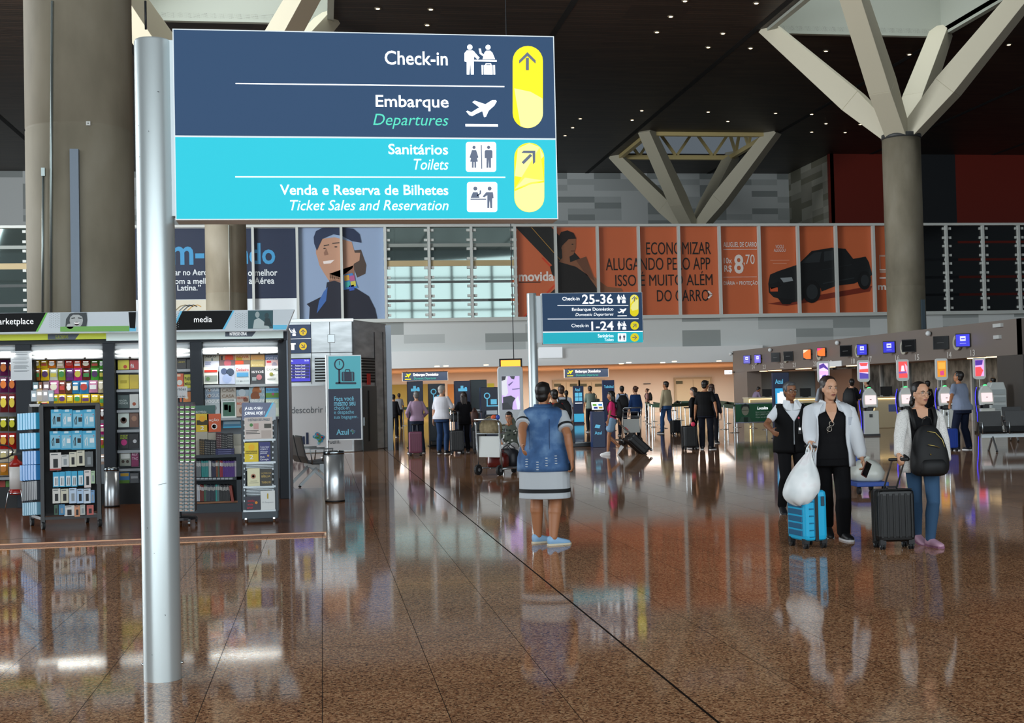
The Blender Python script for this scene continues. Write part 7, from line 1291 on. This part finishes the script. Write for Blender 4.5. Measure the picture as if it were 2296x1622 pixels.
# ------------------------------------------------------------------ uniformed woman behind
Q = person('grey haired woman with glasses in a black uniform vest and white short sleeved shirt', 1778, 15.3, 1.6, PI-.08, ('shirt', '#dfe3e8', .9, .3, .016), ('trousers', '#0d0d10', .012), ('short', '#4a4a4c'), 'c', 1.1, 1.05, feet=((-.09,.1,0,.1,0), (.1,-.15,0,-.1,.3)), ra=('px',1731,966,15.0), la=('px',1818,975,15.1), hy=.2, near=True, rc=.4)
facial(Q, '#7a4038', '#2a2420'); glasses(Q, None, mat('#1d1614', .3), .024)
VB = mat('#0b0c0e', .8, 0, 0, .2); shell(Q, 'uniform_vest', VB, .8, 1.42, .032, lambda z: .04 if z < 1.2 else .04+(z-1.2)*3.2, .15, 1.12, 26, .012)
mb = MB()
for sx_ in (-1, 1): mb.vf([Q.T(q) for q in ((0,.12,1.33),(sx_*.03,.1,1.46),(sx_*.09,.02,1.475),(sx_*.125,.09,1.4),(sx_*.09,.15,1.35))], [(0,1,2,3,4)], mat('#e4e8ec', .7))
mb.build('shirt_collar', Q.o, mods=(('SOLIDIFY', dict(thickness=.01)),), norm=False)
mb = MB(); mb.ball(Q.T((-.06,.165,1.24)), (.016,.006,.016), mat('#c44a5a', .4), 8); mb.tube([Q.T((-.06,.165,1.23)), Q.T((-.065,.172,1.12))], .006, BLACK, 6); mb.box(Q.T((-.066,.175,1.08)), (.045,.008,.09), BLACK); mb.box(Q.T((-.066,.181,1.1)), (.022,.003,.03), INK); mb.build('name_badge', Q.o)
# ------------------------------------------------------------------ the others, further off
AW = 0.0
def pr(*a, **k): return person(*a, **k)
Q = pr('man with grey hair in a lilac shirt and dark jeans at the bag drop', 936, 34, 1.67, .1, ('shirt','#a98fa6',.88,.95), ('trousers','#1d2636',.012), ('short','#6d6a68'), 'a', 1.12, feet=((-.17,0,0,.3,0),(.17,0,0,-.3,0)), ra=(.22,.16,1.0), la=(-.22,.16,1.0))
Q = pr('white haired man in a white short sleeved shirt and blue jeans at the bag drop', 993, 33.5, 1.8, -.45, ('shirt','#d4d4da',.86,.4,.02,.25), ('trousers','#243a5c',.012), ('short','#a9a39c'), 'a', 1.12, ra=(.2,.25,1.1), hy=-.5)
Q = pr('woman with long brown hair in black carrying a bag at the bag drop', 1042, 33.8, 1.62, .15, ('shirt','#15151a',.86,.35), ('trousers','#0e0e13',.012), ('long','#2f1f18'), 'a', 1.1, la=(-.25,.12,1.02))
Q = pr('man in a black tee shirt looking down beside the white display', 1112, 36.5, 1.74, .9, ('tee_shirt','#0d0d10',.88,.38), ('trousers','#14161c'), ('short','#17120f'), 'a', 1.05, ra=(.14,.36,1.05), la=(-.08,.38,1.05), hp=-.35)
Q = pr('far off man in a grey shirt walking away past the olive wall panel', 896, 62, 1.7, .2, ('shirt','#a9a9ac',.9,.4), ('trousers','#1c1c20'), ('short','#2a1d16'), 'b')
Q = pr('dark dressed person half hidden by the pale partition edge', 884, 48, 1.62, -.3, ('shirt','#15161a',.88,.9), ('trousers','#121318'), ('short','#1a1410'), 'b')
Q = pr('person in a red top and dark backpack largely hidden behind the woman in denim', 1247, 24, 1.6, .2, ('tee_shirt','#c81e26',.88,.4), ('trousers','#16171c'), ('short','#17110e'), 'b')
def rucksack(label, Q, cc='#101114', sz=(.17,.1,.24)):
    M_ = mtx(Q.o); c = M_ @ Q.T((0,-.2,1.2)); t = thing('backpack', label, 'backpack', c - Vector((0,0,sz[2]*Q.s)), Q.o.rotation_euler.z); t.scale = (Q.s,)*3; m = mat(cc, .7)
    mb = MB(); mb.loft([ell((0,y,z), (a,0,0), (0,b,0), 16, 3) for z, a, b, y in ((-.02,.1,.06,0),(0,sz[0]*.9,sz[1],0),(.15,sz[0],sz[1]*1.1,-.01),(.33,sz[0]*.92,sz[1]*.9,0),(.44,sz[0]*.6,sz[1]*.6,.02),(.47,.05,.04,.02))], m); mb.build('bag_body', t, smooth=True)
    inv = mtx(t).inverted()
    for sx_ in (-1, 1): mb = MB(); mb.tube([inv @ (M_ @ Q.T(q)) for q in ((sx_*.09,-.13,1.36),(sx_*.11,-.04,1.44),(sx_*.12,.08,1.4),(sx_*.125,.14,1.25),(sx_*.15,.08,1.08),(sx_*.13,-.12,1.0))], .02, m, 8); mb.build('shoulder_strap', t, smooth=True)
    return t
rucksack('dark backpack on the person in red behind the woman in denim', Q)
Q = pr('man in pale shirt with big black backpack near the cream doors', 1262, 30, 1.71, 0, ('shirt','#c9ced8',.88,.9), ('trousers','#15171d'), ('short','#3a2a20'), 'b', 1.08); rucksack('big black backpack on the man in the pale shirt near the cream doors', Q, '#0d0e11', (.2,.12,.3))
Q = pr('person in white with a dark strap just beyond the man with the big backpack', 1272, 46, 1.62, -.2, ('shirt','#cfd4de',.9,.5), ('trousers','#1a1c24'), ('short','#1d1512'), 'c')
Q = pr('man in a patterned grey green shirt with a shoulder bag by the four-square totem', 1325, 48.8, 1.78, .1, ('shirt','#7d8a80',.86,.4), ('trousers','#14151a'), ('short','#2a1f18'), 'b', feet=((-.1,0,0,.1,0),(.08,.1,0,-.1,0)))
M_ = mtx(Q.o); t = thing('shoulder_bag', 'dark green shoulder bag on the man in the patterned shirt', 'bag', M_ @ Q.T((.25,-.05,1.0))); MB().box((0,0,.1), (.14,.34,.26), mat('#1d2a26', .6)).build('pouch', t, bevel=.03); mb = MB(); inv = mtx(t).inverted(); mb.tube([inv @ (M_ @ Q.T(q)) for q in ((.25,-.1,1.12),(.2,-.12,1.35),(.13,-.05,1.44),(.2,.06,1.3),(.25,.05,1.12))], .015, mat('#1d2a26', .6), 6); mb.build('strap', t, smooth=True)
Q = pr('young woman striding in a pink top and denim shorts with white trainers', 1374, 30.7, 1.55, 1.25, ('tee_shirt','#d8336e',.94,.36), ('shorts','#7d9ab4'), ('long','#14100e'), 'b', .92, .95, feet=(('px',1362,1020.8,0,0,0),('px',1399,1020,.06,0,.9)), ra=('px',1392,953,30.6), la=('px',1362,952,30.3), shoes='#dedede', sole='#efefef'); PINK = Q
M_ = mtx(Q.o); rucksack('black backpack hanging from the shoulder of the young woman in pink', Q, '#0f1013', (.13,.08,.2))
Q = pr('man in pale blue shirt with black backpack by the plain navy panel', 1397, 44, 1.73, -.1, ('shirt','#aab8d0',.88,.95), ('trousers','#191c26'), ('short','#1a1512'), 'b', 1.05); rucksack('black backpack on the man in the pale blue shirt', Q, '#0d0e12', (.19,.11,.28))
Q = pr('brown haired woman in a navy blue top behind the second luggage trolley', 1427, 41.5, 1.7, .4, ('shirt','#233f6e',.84,.7), ('trousers','#12131a'), ('bun','#4a2a1c'), 'a', 1.15)
Q = pr('far off woman in pale pink with a round black backpack by the cream wall', 1452, 74, 1.68, 1.3, ('tee_shirt','#c49a94',.9,.4), ('trousers','#26221f'), ('bun','#5a4030'), 'a'); rucksack('round black backpack on the far off woman in pale pink', Q, '#121214', (.15,.1,.2))
Q = pr('tall man in a beige shirt and blue jeans before the queue posts', 1496, 45.2, 1.86, .55, ('shirt','#b9ab8c',.9,.97), ('trousers','#31507a',.014), ('short','#1d1512'), 'b', 1.05, feet=((-.12,.12,0,.2,0),(.08,-.3,0,-.1,.5)), hy=.3)
Q = pr('woman with long hair in black standing beside the upright black suitcase', 1559, 33.2, 1.6, .9, ('shirt','#0e0e11',.84,.9), ('trousers','#101218'), ('long','#2c2019'), 'a', 1.12, la=('px',1549,945,33), hy=.3); BLW = Q
Q = pr('man in a black tee shirt and black trousers beside the woman with the upright suitcase', 1584, 32.4, 1.77, -.35, ('tee_shirt','#0a0a0c',.82,.4), ('trousers','#12151f',.016), ('short','#15100e'), 'b', 1.22, 1.1, feet=((-.1,.05,0,.1,0),(.13,-.12,0,-.5,0)), ra=('px',1607,927,32.1), hy=-.6, sole='#d9d9d9')
Q = pr('woman with brown hair and a white collar half hidden behind the man in black', 1599, 36, 1.68, -.5, ('shirt','#1b1c24',.86,.9), ('trousers','#14151b'), ('tied','#3d2820'), 'a')
mb = MB(); mb.loft([[Q.T(q) for q in ell((0,-.006,z), (a,0,0), (0,b,0), 14)] for z, a, b in ((1.38,.14,.085),(1.45,.08,.065))], mat('#cfd6e2'), False); mb.build('collar', Q.o, smooth=True)
Q = pr('clerk in a lilac shirt leaning over the lit cream desk', 1690, 58.5, 1.7, -1.2, ('shirt','#8a7a92',.88,.4), ('trousers','#1c1d24'), ('short','#221a16'), 'b', lean=.5, ra=(.15,.5,1.02), la=(-.15,.5,1.02))
Q = pr('man in a grey shirt at the purple wave check-in kiosk', 1850, 37.9, 1.78, -.1, ('shirt','#9aa0aa',.88,.5), ('trousers','#1a1c24'), ('short','#15110f'), 'a', ra=(.1,.32,1.1), hp=-.3)
Q = pr('man in black with a black backpack bending to the red and violet striped kiosk', 1911, 37.6, 1.76, -.75, ('tee_shirt','#121317',.86,.4), ('trousers','#14161d'), ('short','#15110e'), 'a', ra=(.12,.38,1.1), la=(-.12,.38,1.12), hp=-.3, lean=.12, hy=.5); rucksack('black backpack on the man bending to the striped kiosk', Q, '#0d0e11', (.18,.12,.27))
Q = pr('man leaning forward behind the red and violet striped kiosk', 1957, 42, 1.82, 1.1, ('shirt','#1a1b20',.88,.6), ('trousers','#15161c'), ('short','#18120f'), 'a', lean=.25, hp=-.3)
Q = pr('dark dressed person behind the head of the young woman with the backpack', 2083, 42, 1.66, .3, ('shirt','#101116',.86,.9), ('trousers','#111218'), ('short','#120e0c'), 'b')
Q = pr('heavy man in a blue grey short sleeved shirt and navy trousers at the orange kiosk', 2160, 29.2, 1.83, .38, ('shirt','#7f8aa0',.86,.4,.022,.15), ('trousers','#141c30',.02), ('short','#17120f'), 'b', 1.22, 1.12, feet=((-.15,.05,0,.45,0),(.15,-.02,0,-.2,0)), la=('px',2128,917,28.7), ra=(.16,.33,1.05), lean=.14, hp=-.35, hy=.35, sole='#d9d9d9'); BIG = Q
Q = pr('dark haired person behind the white dispenser shelf at the end of the kiosks', 2230, 42.5, 1.72, .2, ('shirt','#1a1416',.88,.6), ('trousers','#111217'), ('short','#120e0c'), 'b')
# the woman sitting behind the luggage trolley
SEAT = gr(1147, 26.0); Q = pr('woman with glasses and patterned top sitting behind the luggage trolley', 1147, 26.0, 1.6, PI-.35, ('blouse','#5f665c',.9,.45), ('trousers','#d4d4d4',.016), ('short','#17120f'), 'b', 1.05, 1.0, feet=((-.16,.42,0,.1,0),(.17,.42,0,-.1,0)), hip=.46, la=(-.04,.25,1.02), ra=(.16,.34,.6), lean=.22, pos=(SEAT.x, SEAT.y, 0), lc=.8, shoes='#2a2a2a'); glasses(Q, None, mat('#b9a99a', .3, .5), .024); facial(Q)
r5 = random.Random(4); mb = MB()
for k in range(26): a = r5.uniform(.3, 2.84); z = r5.uniform(1.0, 1.36); w_, d_ = .152*1.05+.024, .108*1.05+.024; mb.ball(Q.T((w_*math.cos(a), .006+d_*math.sin(a), z)), (.026, .006, .02), mat(r5.choice(['#1d2a24','#d4d4cc','#26302c']), .8), 6, Q.T and Matrix.Rotation(a-PI/2, 3, 'Z'))
mb.build('leaf_print', Q.o)
t = thing('low_stool', 'pale low seat under the sitting woman behind the trolley', 'seat', (SEAT.x, SEAT.y, 0), PI-.35); MB().box((0,-.02,.33), (.5,.42,.05), mat('#c4c8ca', .5)).build('seat', t, bevel=.02)
for sx_ in (-.2, .2):
    for y in (-.18, .14): MB().cyl((sx_,y,0), (sx_,y,.31), .018, CHROME, n=8).build('leg', t)
# ================================================================== luggage and trolleys
def suitcase(label, p, rot, w, d, h, cc, side=None, grip=None, ribs='v', tilt=0.0, trim='#101114', hl=.42, narrow=False):
    """w across, d deep, h tall; grip: the world place the handle reaches"""
    t = thing('suitcase', label, 'suitcase', p, rot)
    if tilt: t.rotation_euler = (tilt, 0, rot)
    m = mat(cc, .38, 0, 0, .4); m2 = mat(side or cc, .35); zb_ = .075
    mb = MB(); mb.loft([ell((0,0,z), (w/2*k,0,0), (0,d/2*k,0), 28, 7) for z, k in ((zb_,.86),(zb_+.015,.97),(zb_+.05,1),(h-.05,1),(h-.015,.97),(h,.86))], m); mb.build('shell', t, smooth=False, bevel=.004)
    mb = MB()
    if ribs == 'v':
        n = 6
        for k in range(n): x = -w*.4+w*.8*k/(n-1); mb.box((x,-d/2-.001,(h+zb_)/2), (w*.055,.012,(h-zb_)*.86), m)
    else:
        for k in range(6): z = zb_+.07+(h-zb_-.14)*k/5; mb.box((-w/2-.001, 0, z), (.01, d*.7, .05), m2)
    mb.build('rib', t, bevel=.003)
    if ribs != 'v':
        for k in range(6):
            z = zb_+.07+(h-zb_-.14)*k/5; mb = MB(); mb.tube([(-w*.32,-d/2-.003,z-.03),(-w*.1,-d/2-.003,z-.03),(-w*.1,-d/2-.003,z+.03),(-w*.32,-d/2-.003,z+.03)], .0025, m2, 5); mb.build('shell_groove', t)
    mb = MB(); e = .004
    if narrow: mb.box((0,0,(h+zb_)/2), (.035,d+.012,h-zb_+.008), mat(trim, .5))
    else: mb.box((0,0,(h+zb_)/2), (w+.012,.03,h-zb_+.008), mat(trim, .5))
    mb.build('zip_band', t, bevel=.004)
    for sx_ in (-1, 1):
        for sy_ in (-1, 1):
            mb = MB(); x, y = sx_*w*.38, sy_*d*.36; mb.box((x,y,zb_-.005), (.055,.05,.05), mat(trim, .5)); mb.cyl((x-.02,y,.032), (x-.006,y,.032), .032, RUBBER, n=14); mb.cyl((x+.006,y,.032), (x+.02,y,.032), .032, RUBBER, n=14); mb.cyl((x-.024,y,.032), (x+.024,y,.032), .012, CHROME, n=10); mb.build('castor', t)
    top = h
    a, b_ = Vector((-.06,d*.3,h-.02)), Vector((.06,d*.3,h-.02))
    if narrow: a, b_ = Vector((0,-.07,h-.02)), Vector((0,.07,h-.02))
    if grip is not None: q = mtx(t).inverted() @ Vector(grip); off = (b_-a)/2; ga, gb = q-off, q+off
    else: ga, gb = a+Vector((0,0,hl)), b_+Vector((0,0,hl))
    for u, v_ in ((a, ga), (b_, gb)): MB().cyl(u, v_, .009, mat('#aeb4b6', .2, .9), n=8).build('handle_tube', t)
    e = (gb-ga).normalized()*.02; MB().cap(ga-e, gb+e, .016, BLACK, n=10).build('handle_grip', t)
    q = MB(); q.tube([(-.05,0,h),(-.04,0,h+.02),(.04,0,h+.02),(.05,0,h)], .009, mat(trim, .5), 8); q.build('carry_handle', t, smooth=True); return t
p = gr(1811, 12.15); suitcase('turquoise hard shell suitcase with black centre band pulled by the woman in the white jacket', p, .12, .245, .38, .55, '#1fa9d6', '#1d5f86', W2hand+Vector((.0,.0,.0)), 'g', narrow=True)  # second, darker blue paints the shade of the side face into its ribs
MB().box((.065,-.194,.45), (.035,.012,.09), mat('#1d3f52', .4)).build('lock_plate', [o for o in col.objects if o.name == 'suitcase'][0], bevel=.004)
p = gr(2004, 11.9); suitcase('black ribbed cabin suitcase in front of the young woman with the backpack', p, -.1, .355, .24, .555, '#08090a', None, W3hand)
p = gr(1546, 32.3); suitcase('black upright suitcase with a red and pink tag beside the woman in black', p, .1, .38, .26, .62, '#0b0c0e', None, None, 'v', 0, '#101114', .48); SC = [o for o in col.objects if o.name.startswith('suitcase')][-1]
MB().ball((.05,-.16,.66), (.06,.03,.06), mat('#e0385a', .5), 8).build('red_tag', SC)
p = gr(1452, 30.8); t_ = suitcase('black ribbed suitcase rolling tilted behind the young woman in pink', (p.x, p.y, .02), PI/2+.1, .4, .25, .64, '#15171a', None, None, 'v', 0, '#101114', .5); t_.rotation_euler = (math.radians(48), 0, -PI/2+.1); MB().box((.0,.1,.8), (.06,.02,.1), mat('#d04a4a', .5)).build('luggage_tag', t_)
suitcase('small black bag on wheels behind the tall man in beige', gr(1515, 43.6), .2, .34, .24, .5, '#121316', None, None, 'v', 0, '#0c0d0f', .35)
suitcase('dusky pink suitcase standing between the legs of the man in the lilac shirt', gr(932, 32.6), 0, .34, .24, .62, '#7a3f58', None, None, 'v', 0, '#2a1c22', .2)
suitcase('black suitcase with raised handle beside the long haired woman at the bag drop', gr(1025, 33), .1, .36, .25, .62, '#131417', None, None, 'v', 0, '#0c0d0f', .52)
suitcase('black suitcase with raised handle by the slate scale unit near the trolley', gr(1076, 33.4), -.1, .36, .25, .6, '#17181b', None, None, 'v', 0, '#0c0d0f', .5)
suitcase('royal blue suitcase with raised handle beside the heavy man', gr(2128, 28.9), .1, .36, .25, .52, '#22419a', None, None, 'v', 0, '#141a2c', .46)
# white carrier bag of soft things
HB = W2hand + Vector((-.03, -.05, -.04)); t = thing('carrier_bag', 'bulging white plastic carrier bag hanging over the turquoise suitcase', 'bag', (HB.x, HB.y, HB.z)); r6 = random.Random(2)
PLW = noise_mat('thin_white_plastic', [(.3, '#d9dfe0'), (.55, '#eef1f1'), (.75, '#e3d3d6')], 5, .35, 2, (1, 1, 1), .25); mb = MB(); prof = [(0,.012),(-.03,.03),(-.07,.055),(-.13,.095),(-.2,.135),(-.28,.165),(-.36,.175),(-.42,.165),(-.47,.135),(-.505,.08),(-.515,.02)]; rs = []
for k, (z, r) in enumerate(prof):
    f = k/(len(prof)-1); c = Vector((-.12*min(1, f*1.4), -.03*f, z)); rs.append([c+Vector((r*(1+.05*math.sin(5*a+k*.7)+.03*math.sin(9*a-k))*math.cos(a), r*.85*(1+.05*math.sin(4*a+k))*math.sin(a), .008*math.sin(7*a))) for a in [2*PI*i/40 for i in range(40)]])
mb.loft(rs, PLW); mb.build('bag_body', t, smooth=True, mods=(('SUBSURF', dict(levels=1, render_levels=1)),)); MB().tube([(-.01,0,-.02),(-.025,-.01,.04),(.0,0,.075),(.025,0,.03),(.01,0,-.02)], .008, PLW, 8).build('bag_handle', t, smooth=True)
# ------------------------------------------------------------------ luggage trolleys
TB = mat('#b9bfc2', .25, .9)
def trolley(label, p, rot):
    t = thing('luggage_trolley', label, 'trolley', p, rot)
    MB().tube([(-.28,.3,.12),(-.28,-.42,.12),(-.2,-.5,.12),(.2,-.5,.12),(.28,-.42,.12),(.28,.3,.12)], .018, TB, 8).build('base_frame', t, smooth=True)
    mb = MB()
    for x in (-.16, 0, .16): mb.beam((x,.3,.13), (x,-.5,.13), .03, .015, TB)
    mb.build('floor_bar', t)
    for x in (-.28, .28): MB().tube([(x,.3,.12),(x,.33,.5),(x,.36,.95),(x,.38,1.02)], .017, TB, 8).build('upright', t, smooth=True)
    MB().tube([(-.28,.38,1.02),(-.26,.42,1.06),(.26,.42,1.06),(.28,.38,1.02)], .02, TB, 8).build('push_handle', t, smooth=True)
    mb = MB(); mb.tube([(-.28,.36,.8),(-.28,.16,.82),(.28,.16,.82),(.28,.36,.8)], .01, TB, 6); mb.tube([(-.28,.16,.82),(-.28,.16,.94),(.28,.16,.94),(.28,.16,.82)], .01, TB, 6); mb.box((0,.26,.79), (.54,.2,.012), TB); mb.build('top_basket', t)
    MB().box((0,.315,.54), (.5,.015,.4), mat('#c9cdca', .45)).build('advert_panel', t, bevel=.004)
    for x, y in ((-.26,.34),(.26,.34)): mb = MB(); mb.cyl((x-.022,y,.1), (x+.022,y,.1), .1, RUBBER, n=20); mb.cyl((x-.025,y,.1), (x+.025,y,.1), .035, TB, n=12); mb.build('rear_wheel', t)
    mb = MB(); mb.cyl((-.02,-.45,.07), (.02,-.45,.07), .07, RUBBER, n=18); mb.beam((0,-.45,.07), (0,-.45,.13), .05, .05, TB); mb.build('front_wheel', t); return t
g1 = gr(1121, 24.3); r1 = 2.35; t = trolley('silver luggage trolley with a canvas bag and dark bags in front of the sitting woman', (g1.x, g1.y, 0), r1)
M1 = mtx(t); L = lambda q: M1 @ Vector(q)
def softbag(label, p, rot, sz, m, name='travel_bag', strap=True, patch=()):
    t = thing(name, label, 'bag', p, rot); a, b_, c_ = sz; mb = MB(); mb.loft([ell((0,0,z*c_), (a/2*k,0,0), (0,b_/2*k,0), 20, 3.2) for z, k in ((0,.85),(.04,.95),(.3,1),(.65,.97),(.88,.8),(1,.45))], m); mb.build('bag_body', t, smooth=True)
    if strap:
        for y in (-.25, .25): mb = MB(); mb.tube([(-a*.25,b_*y,c_*.6),(-a*.2,b_*y,c_*1.02),(0,b_*y*.6,c_*1.22),(a*.2,b_*y,c_*1.02),(a*.25,b_*y,c_*.6)], .013, m, 6); mb.build('bag_handle', t, smooth=True)
    mb = MB(); mb.tube([(-a*.4,0,c_*.93),(0,0,c_*1.01),(a*.4,0,c_*.93)], .006, DKGREY, 5); mb.build('zip', t)
    for x, z, cc in patch: MB().box((x*a,-b_/2-.004,z*c_), (.07,.012,.07), mat(cc, .5)).build('patch', t)
    return t
CANV = noise_mat('khaki_canvas', [(.3, '#6d6147'), (.7, '#8f8163')], 14, .9, 3)
softbag('khaki canvas duffel bag in the top basket of the luggage trolley', L((0,.26,.797)), r1, (.5,.2,.26), CANV)
softbag('dark red shiny bag lying on the lower deck of the luggage trolley', L((0,.05,.14)), r1+.1, (.42,.3,.3), mat('#5a1a14', .25))
softbag('black bag with blue and red patches on the lower deck of the luggage trolley', L((0,-.3,.14)), r1, (.44,.3,.34), mat('#15161c', .5), 'travel_bag', True, ((-.2,.5,'#3a6ab4'),(.15,.65,'#b43a3a')))
o = MB().ball((0,0,0), (.06,.05,.05), mat('#d8562a', .6), 10).build('orange_cloth', smooth=True); o.location = L((-.18,.38,1.1)); tag(o, 'crumpled orange cloth on the push handle of the luggage trolley', 'cloth')
o = MB().ball((0,0,0), (.04,.04,.05), mat('#2a4fae', .5), 10).build('bottle_cap', smooth=True); o.location = L((-.27,.38,1.1)); tag(o, 'small round blue cap next to the orange cloth on the trolley handle', 'cap')
g2 = gr(1408, 36.8); trolley('silver luggage trolley with a pale advert panel behind the striding woman in pink', (g2.x, g2.y, 0), .15+PI)
# blue cart with plastic wrapped load
g3 = gr(1940, 18.2); t = thing('flat_cart', 'blue flat cart half hidden behind the woman in the white jacket', 'cart', (g3.x, g3.y, 0), -.1); BL = mat('#234a9e', .45)
MB().box((0,0,.14), (.46,.7,.06), BL).build('deck', t, bevel=.01)
MB().beam((-.05,.3,.17), (-.05,.34,1.0), .14, .05, BL).build('upright', t, bevel=.01)
for x in (-.18,.18):
    for y in (-.28,.28): MB().cyl((x-.02,y,.055), (x+.02,y,.055), .055, RUBBER, n=14).build('castor', t)
t = thing('plastic_bundle', 'white plastic wrapped bundle lying on the blue flat cart', 'bundle', (g3.x+.03, g3.y, .17), -.1); mb = MB(); rs = []
for z, k in ((0,.8),(.03,.98),(.12,1),(.22,.85),(.29,.5),(.31,.15)): rs.append([Vector((.24*k*(1+.06*math.sin(5*a+z*30))*math.cos(a), .3*k*(1+.06*math.sin(4*a))*math.sin(a), z)) for a in [2*PI*i/30 for i in range(30)]])
mb.loft(rs, mat('#c9ccc4', .3)); mb.build('wrapping', t, smooth=True); MB().ball((.0,-.02,.33), (.05,.05,.03), mat('#c9ccc4', .3), 8).build('knot', t)
# handbags of the queue
q = at(1020, 936, 33.3); softbag('black handbag on the arm of the long haired woman at the bag drop', (q.x, q.y, q.z-.12), .2, (.26,.12,.22), mat('#0e0e10', .5), 'handbag')
q = at(1064, 933, 33.3); softbag('brown shoulder bag at the side of the long haired woman at the bag drop', (q.x, q.y, q.z-.16), .2, (.2,.12,.3), mat('#4a2c22', .5), 'handbag')
